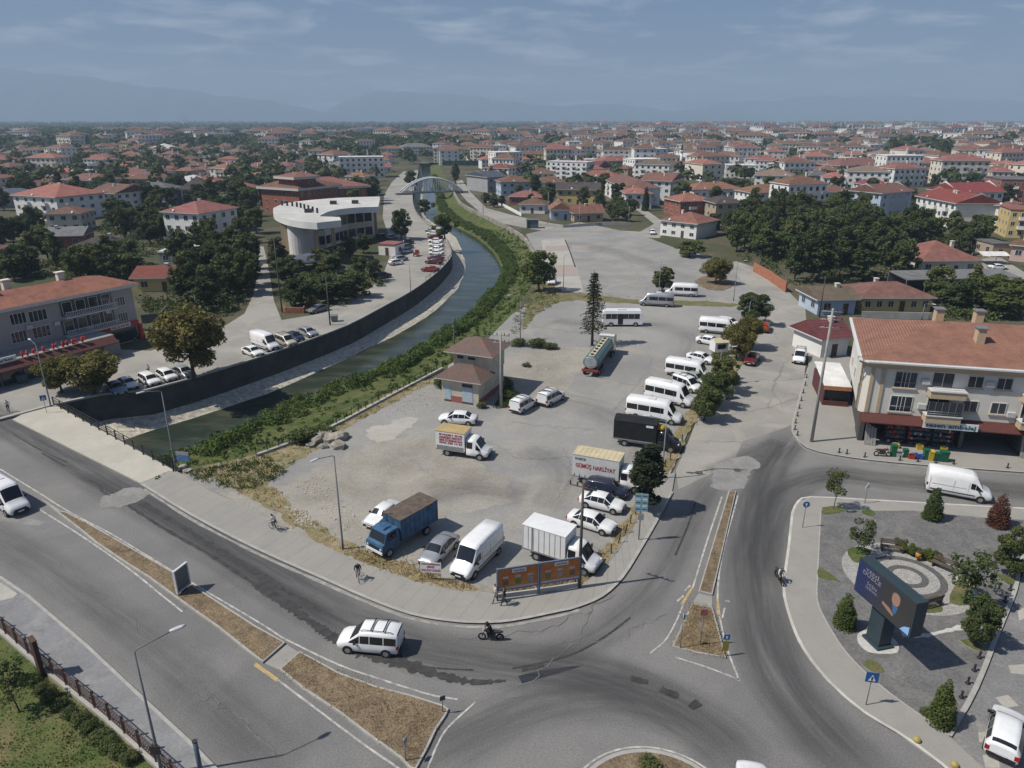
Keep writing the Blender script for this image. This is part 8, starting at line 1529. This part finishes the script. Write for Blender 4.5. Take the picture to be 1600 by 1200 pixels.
scatter('545,265 600,262 605,280 540,285', 5, ('round_dark',), (8, 11), (8, 10), 'dark round tree on the meadow above the hall', 'meadow trees above the hall', 1.0)
scatter('745,316 790,318 815,330 790,332', 5, DK, (4, 6), (4, 6), 'dark bush-like tree by the dirt lane', 'trees by the dirt lane', .8)
ug = []
for s, n in (('1160,352 1250,345 1345,350 1425,378 1440,405 1420,445 1350,450 1290,445 1240,450 1200,430 1150,402', 420), ('290,398 398,395 402,440 375,492 300,496 255,475 280,430', 240), ('-20,440 60,408 110,415 205,410 250,425 205,440 60,440', 150), ('165,348 258,345 262,390 245,408 190,398 150,368', 150), ('440,428 555,424 600,442 560,474 500,486 445,474', 110), ('1455,462 1560,460 1600,500 1470,502', 90), ('1440,368 1545,375 1560,395 1440,398', 90), ('222,470 300,480 330,500 250,512', 60)):
    q = pts(s); x0, x1 = min(p.x for p in q), max(p.x for p in q); y0, y1 = min(p.y for p in q), max(p.y for p in q); qq = [(p.x, p.y) for p in q]; c = 0
    for _ in range(n * 6):
        x, y = R.uniform(x0, x1), R.uniform(y0, y1)
        if inside((x, y), qq): r_ = R.uniform(.5, 1.5); ug.append((x, y, r_ * .4, r_)); c += 1
        if c >= n: break
rng = np.random.default_rng(31); P, N = blob_points(ug, 46000, rng, .6, .8)
o = put('undergrowth', quad_mesh('undergrowth', leaf_quads(P, N, .6, rng), [L_bank, L_dark], (rng.random(46000) < .65).astype(np.int32))); kind(o, 'stuff'); o['label'] = 'low scrub and garden plants under the tree clumps'; o['category'] = 'undergrowth'
tpl = []
for _ in range(4200):
    px, d = rs.uniform(-40, 1640), 290 + 640 * rs.random() ** .9; x = (px - 800) / F_PX * d * 1.05; p = Vector((x, d, 0))
    if rs.random() < (.75 if px < 700 else .30) and free(p, .8): BUSY.append((x, d, 2.4)); tpl.append((d, x))
tpl.sort()
for d, x in tpl[:150]:
    p = Vector((x, d, 0)); k = rs.choices(('round_dark', 'round_mid', 'tall_dark', 'cypress'), (5, 3, 2, .6))[0]; h = rs.uniform(6, 12)
    tree(k, p, h, (h * rs.uniform(.65, .95)) if k != 'cypress' else 3, ('dark green tree' if k != 'cypress' else 'slim cypress') + ' among houses, ' + zone(p), 'town trees ' + zone(p), busy=False)
P_, N_, S_ = [], [], []
def far_trees(lst, leaves, rng):
    out = []
    for d, x, h, w in lst:
        n = leaves; D = rng.normal(0, 1, (n, 3)); D /= np.linalg.norm(D, axis=1, keepdims=True); D[:, 2] = np.abs(D[:, 2]) * 1.0 - .25 * (rng.random(n))
        c = np.array([x, d, h * .52]); P = c + D * np.array([w / 2, w / 2, h * .48]) * rng.uniform(.6, 1.05, (n, 1)); out.append(leaf_quads(P, D + np.array([0, 0, .4]), w * .34, rng, .5, .9))
    return np.concatenate(out)
rng = np.random.default_rng(12)
o = put('town_trees', quad_mesh('town_trees', far_trees([(d, x, rs.uniform(6, 12), rs.uniform(6, 10)) for d, x in tpl[150:]], 46, rng), [L_dark])); kind(o, 'stuff'); o['label'] = 'tree crowns scattered between the farther houses'; o['category'] = 'trees'
lst = []
def band(n, x0, x1, y0, y1, h0, h1):
    for _ in range(n):
        py = rs.uniform(y0, y1); p = G(rs.uniform(x0, x1), py); h = rs.uniform(h0, h1); lst.append((p.y, p.x, h, h * rs.uniform(.8, 1.3)))
band(420, 50, 210, 206, 222, 13, 20); band(240, 205, 330, 214, 226, 10, 16); band(420, 320, 560, 206, 226, 9, 15); band(520, 540, 760, 212, 238, 10, 16); band(160, 500, 560, 225, 252, 9, 14); band(260, 740, 1000, 204, 222, 10, 16); band(120, 1240, 1330, 205, 212, 16, 22); band(60, 1395, 1425, 234, 246, 12, 18); band(60, 1440, 1480, 238, 250, 12, 18); band(900, -60, 1660, 194, 204, 14, 24)
for _ in range(5200):
    px = rs.uniform(-80, 1680); d = 950 + 6000 * rs.random() ** 1.7
    if px > 760 and rs.random() < .5 and d < 2600: continue
    h = rs.uniform(8, 15) * (1 + d / 9000); lst.append((d, (px - 800) / F_PX * d * 1.05, h, h * rs.uniform(1.0, 2.6)))
o = put('far_wood', quad_mesh('far_wood', far_trees(lst, 30, rng), [L_dark])); kind(o, 'stuff'); o['label'] = 'dark belts of trees on the hazy plain'; o['category'] = 'wood'
# hills
M_hill = mat('hill_forest', (0.05, 0.07, 0.04), 1.0, var=.2, scale=.002, world=True)
def hills(prof_, D, name='hills'):
    a = [float(q) for q in prof_.replace(',', ' ').split()]; pr = [(a[i], a[i + 1]) for i in range(0, len(a), 2)]; A = []; B = []; C = []
    n = 120
    for i in range(n):
        px = pr[0][0] + (pr[-1][0] - pr[0][0]) * i / (n - 1)
        for (xa, ya), (xb, yb) in zip(pr, pr[1:]):
            if xa <= px <= xb: py = ya + (yb - ya) * (px - xa) / (xb - xa); break
        py += 1.6 * math.sin(px * .05) + 1.1 * math.sin(px * .13 + 1); z = max(5, top_z(D, py)); X = (px - 800) / F_PX * D * 1.05
        A.append(Vector((X, D - 900, -5))); B.append(Vector((X, D, z))); C.append(Vector((X, D + 1500, -5)))
    M1 = [a_.lerp(b2, .5) + Vector((0, 60 * math.sin(i * .7), b2.z * .1 * math.sin(i * .9))) for i, (a_, b2) in enumerate(zip(A, B))]
    kind(MB().loft([A, M1, B, C], False, False, 0, True).build(name, M_hill), 'structure')
hills('-160,94 60,101 170,114 320,138 430,152 520,170 640,187', 10500); hills('520,184 570,158 620,142 660,143 740,150 800,158 850,168 920,160 960,166 1010,172 1080,170 1150,182', 11200); hills('1000,176 1100,160 1200,152 1330,150 1440,156 1600,160 1760,158', 12300)
# ---------------------------------------------------------------- labels: tell look-alikes apart by their place in the photograph
ORD = 'first second third fourth fifth sixth seventh eighth ninth tenth'.split()
by = {}
for o in COL.objects:
    if o.parent is None and 'label' in o and o.get('kind') != 'stuff' and o.name.split('.')[0] != 'haze': by.setdefault(o['label'], []).append(o)
for lb, lst in by.items():
    if len(lst) < 2: continue
    g = [(to_px(o.location), o) for o in lst]; g.sort(key=lambda q: -q[0][1]); nrow = max(1, math.ceil(len(g) / 9)); per = math.ceil(len(g) / nrow)
    for r in range(nrow):
        row = sorted(g[r * per:(r + 1) * per], key=lambda q: q[0][0])
        for k, (_, o) in enumerate(row): o['label'] = lb + f", {ORD[k]} from left" + ('' if nrow == 1 else ', front row' if r == 0 else f', {"zero one two three four five six seven eight nine ten".split()[min(10, r)]} rows behind')
# ---------------------------------------------------------------- air
hz = MB().box(-11500, 11500, -250, 14500, -7.0, 690).build('haze', [])
hz['kind'] = 'stuff'
hm = bpy.data.materials.new('haze_air'); hm.use_nodes = True; hm.node_tree.nodes.clear()
pv = nd(hm.node_tree, 'ShaderNodeVolumePrincipled'); pv.inputs['Color'].default_value = (0.60, 0.79, 1.0, 1); pv.inputs['Density'].default_value = 1.9e-4; pv.inputs['Density Attribute'].default_value = ''; pv.inputs['Anisotropy'].default_value = 0.0
ho = nd(hm.node_tree, 'ShaderNodeOutputMaterial'); hm.node_tree.links.new(pv.outputs[0], ho.inputs['Volume'])
hz.data.materials.append(hm)
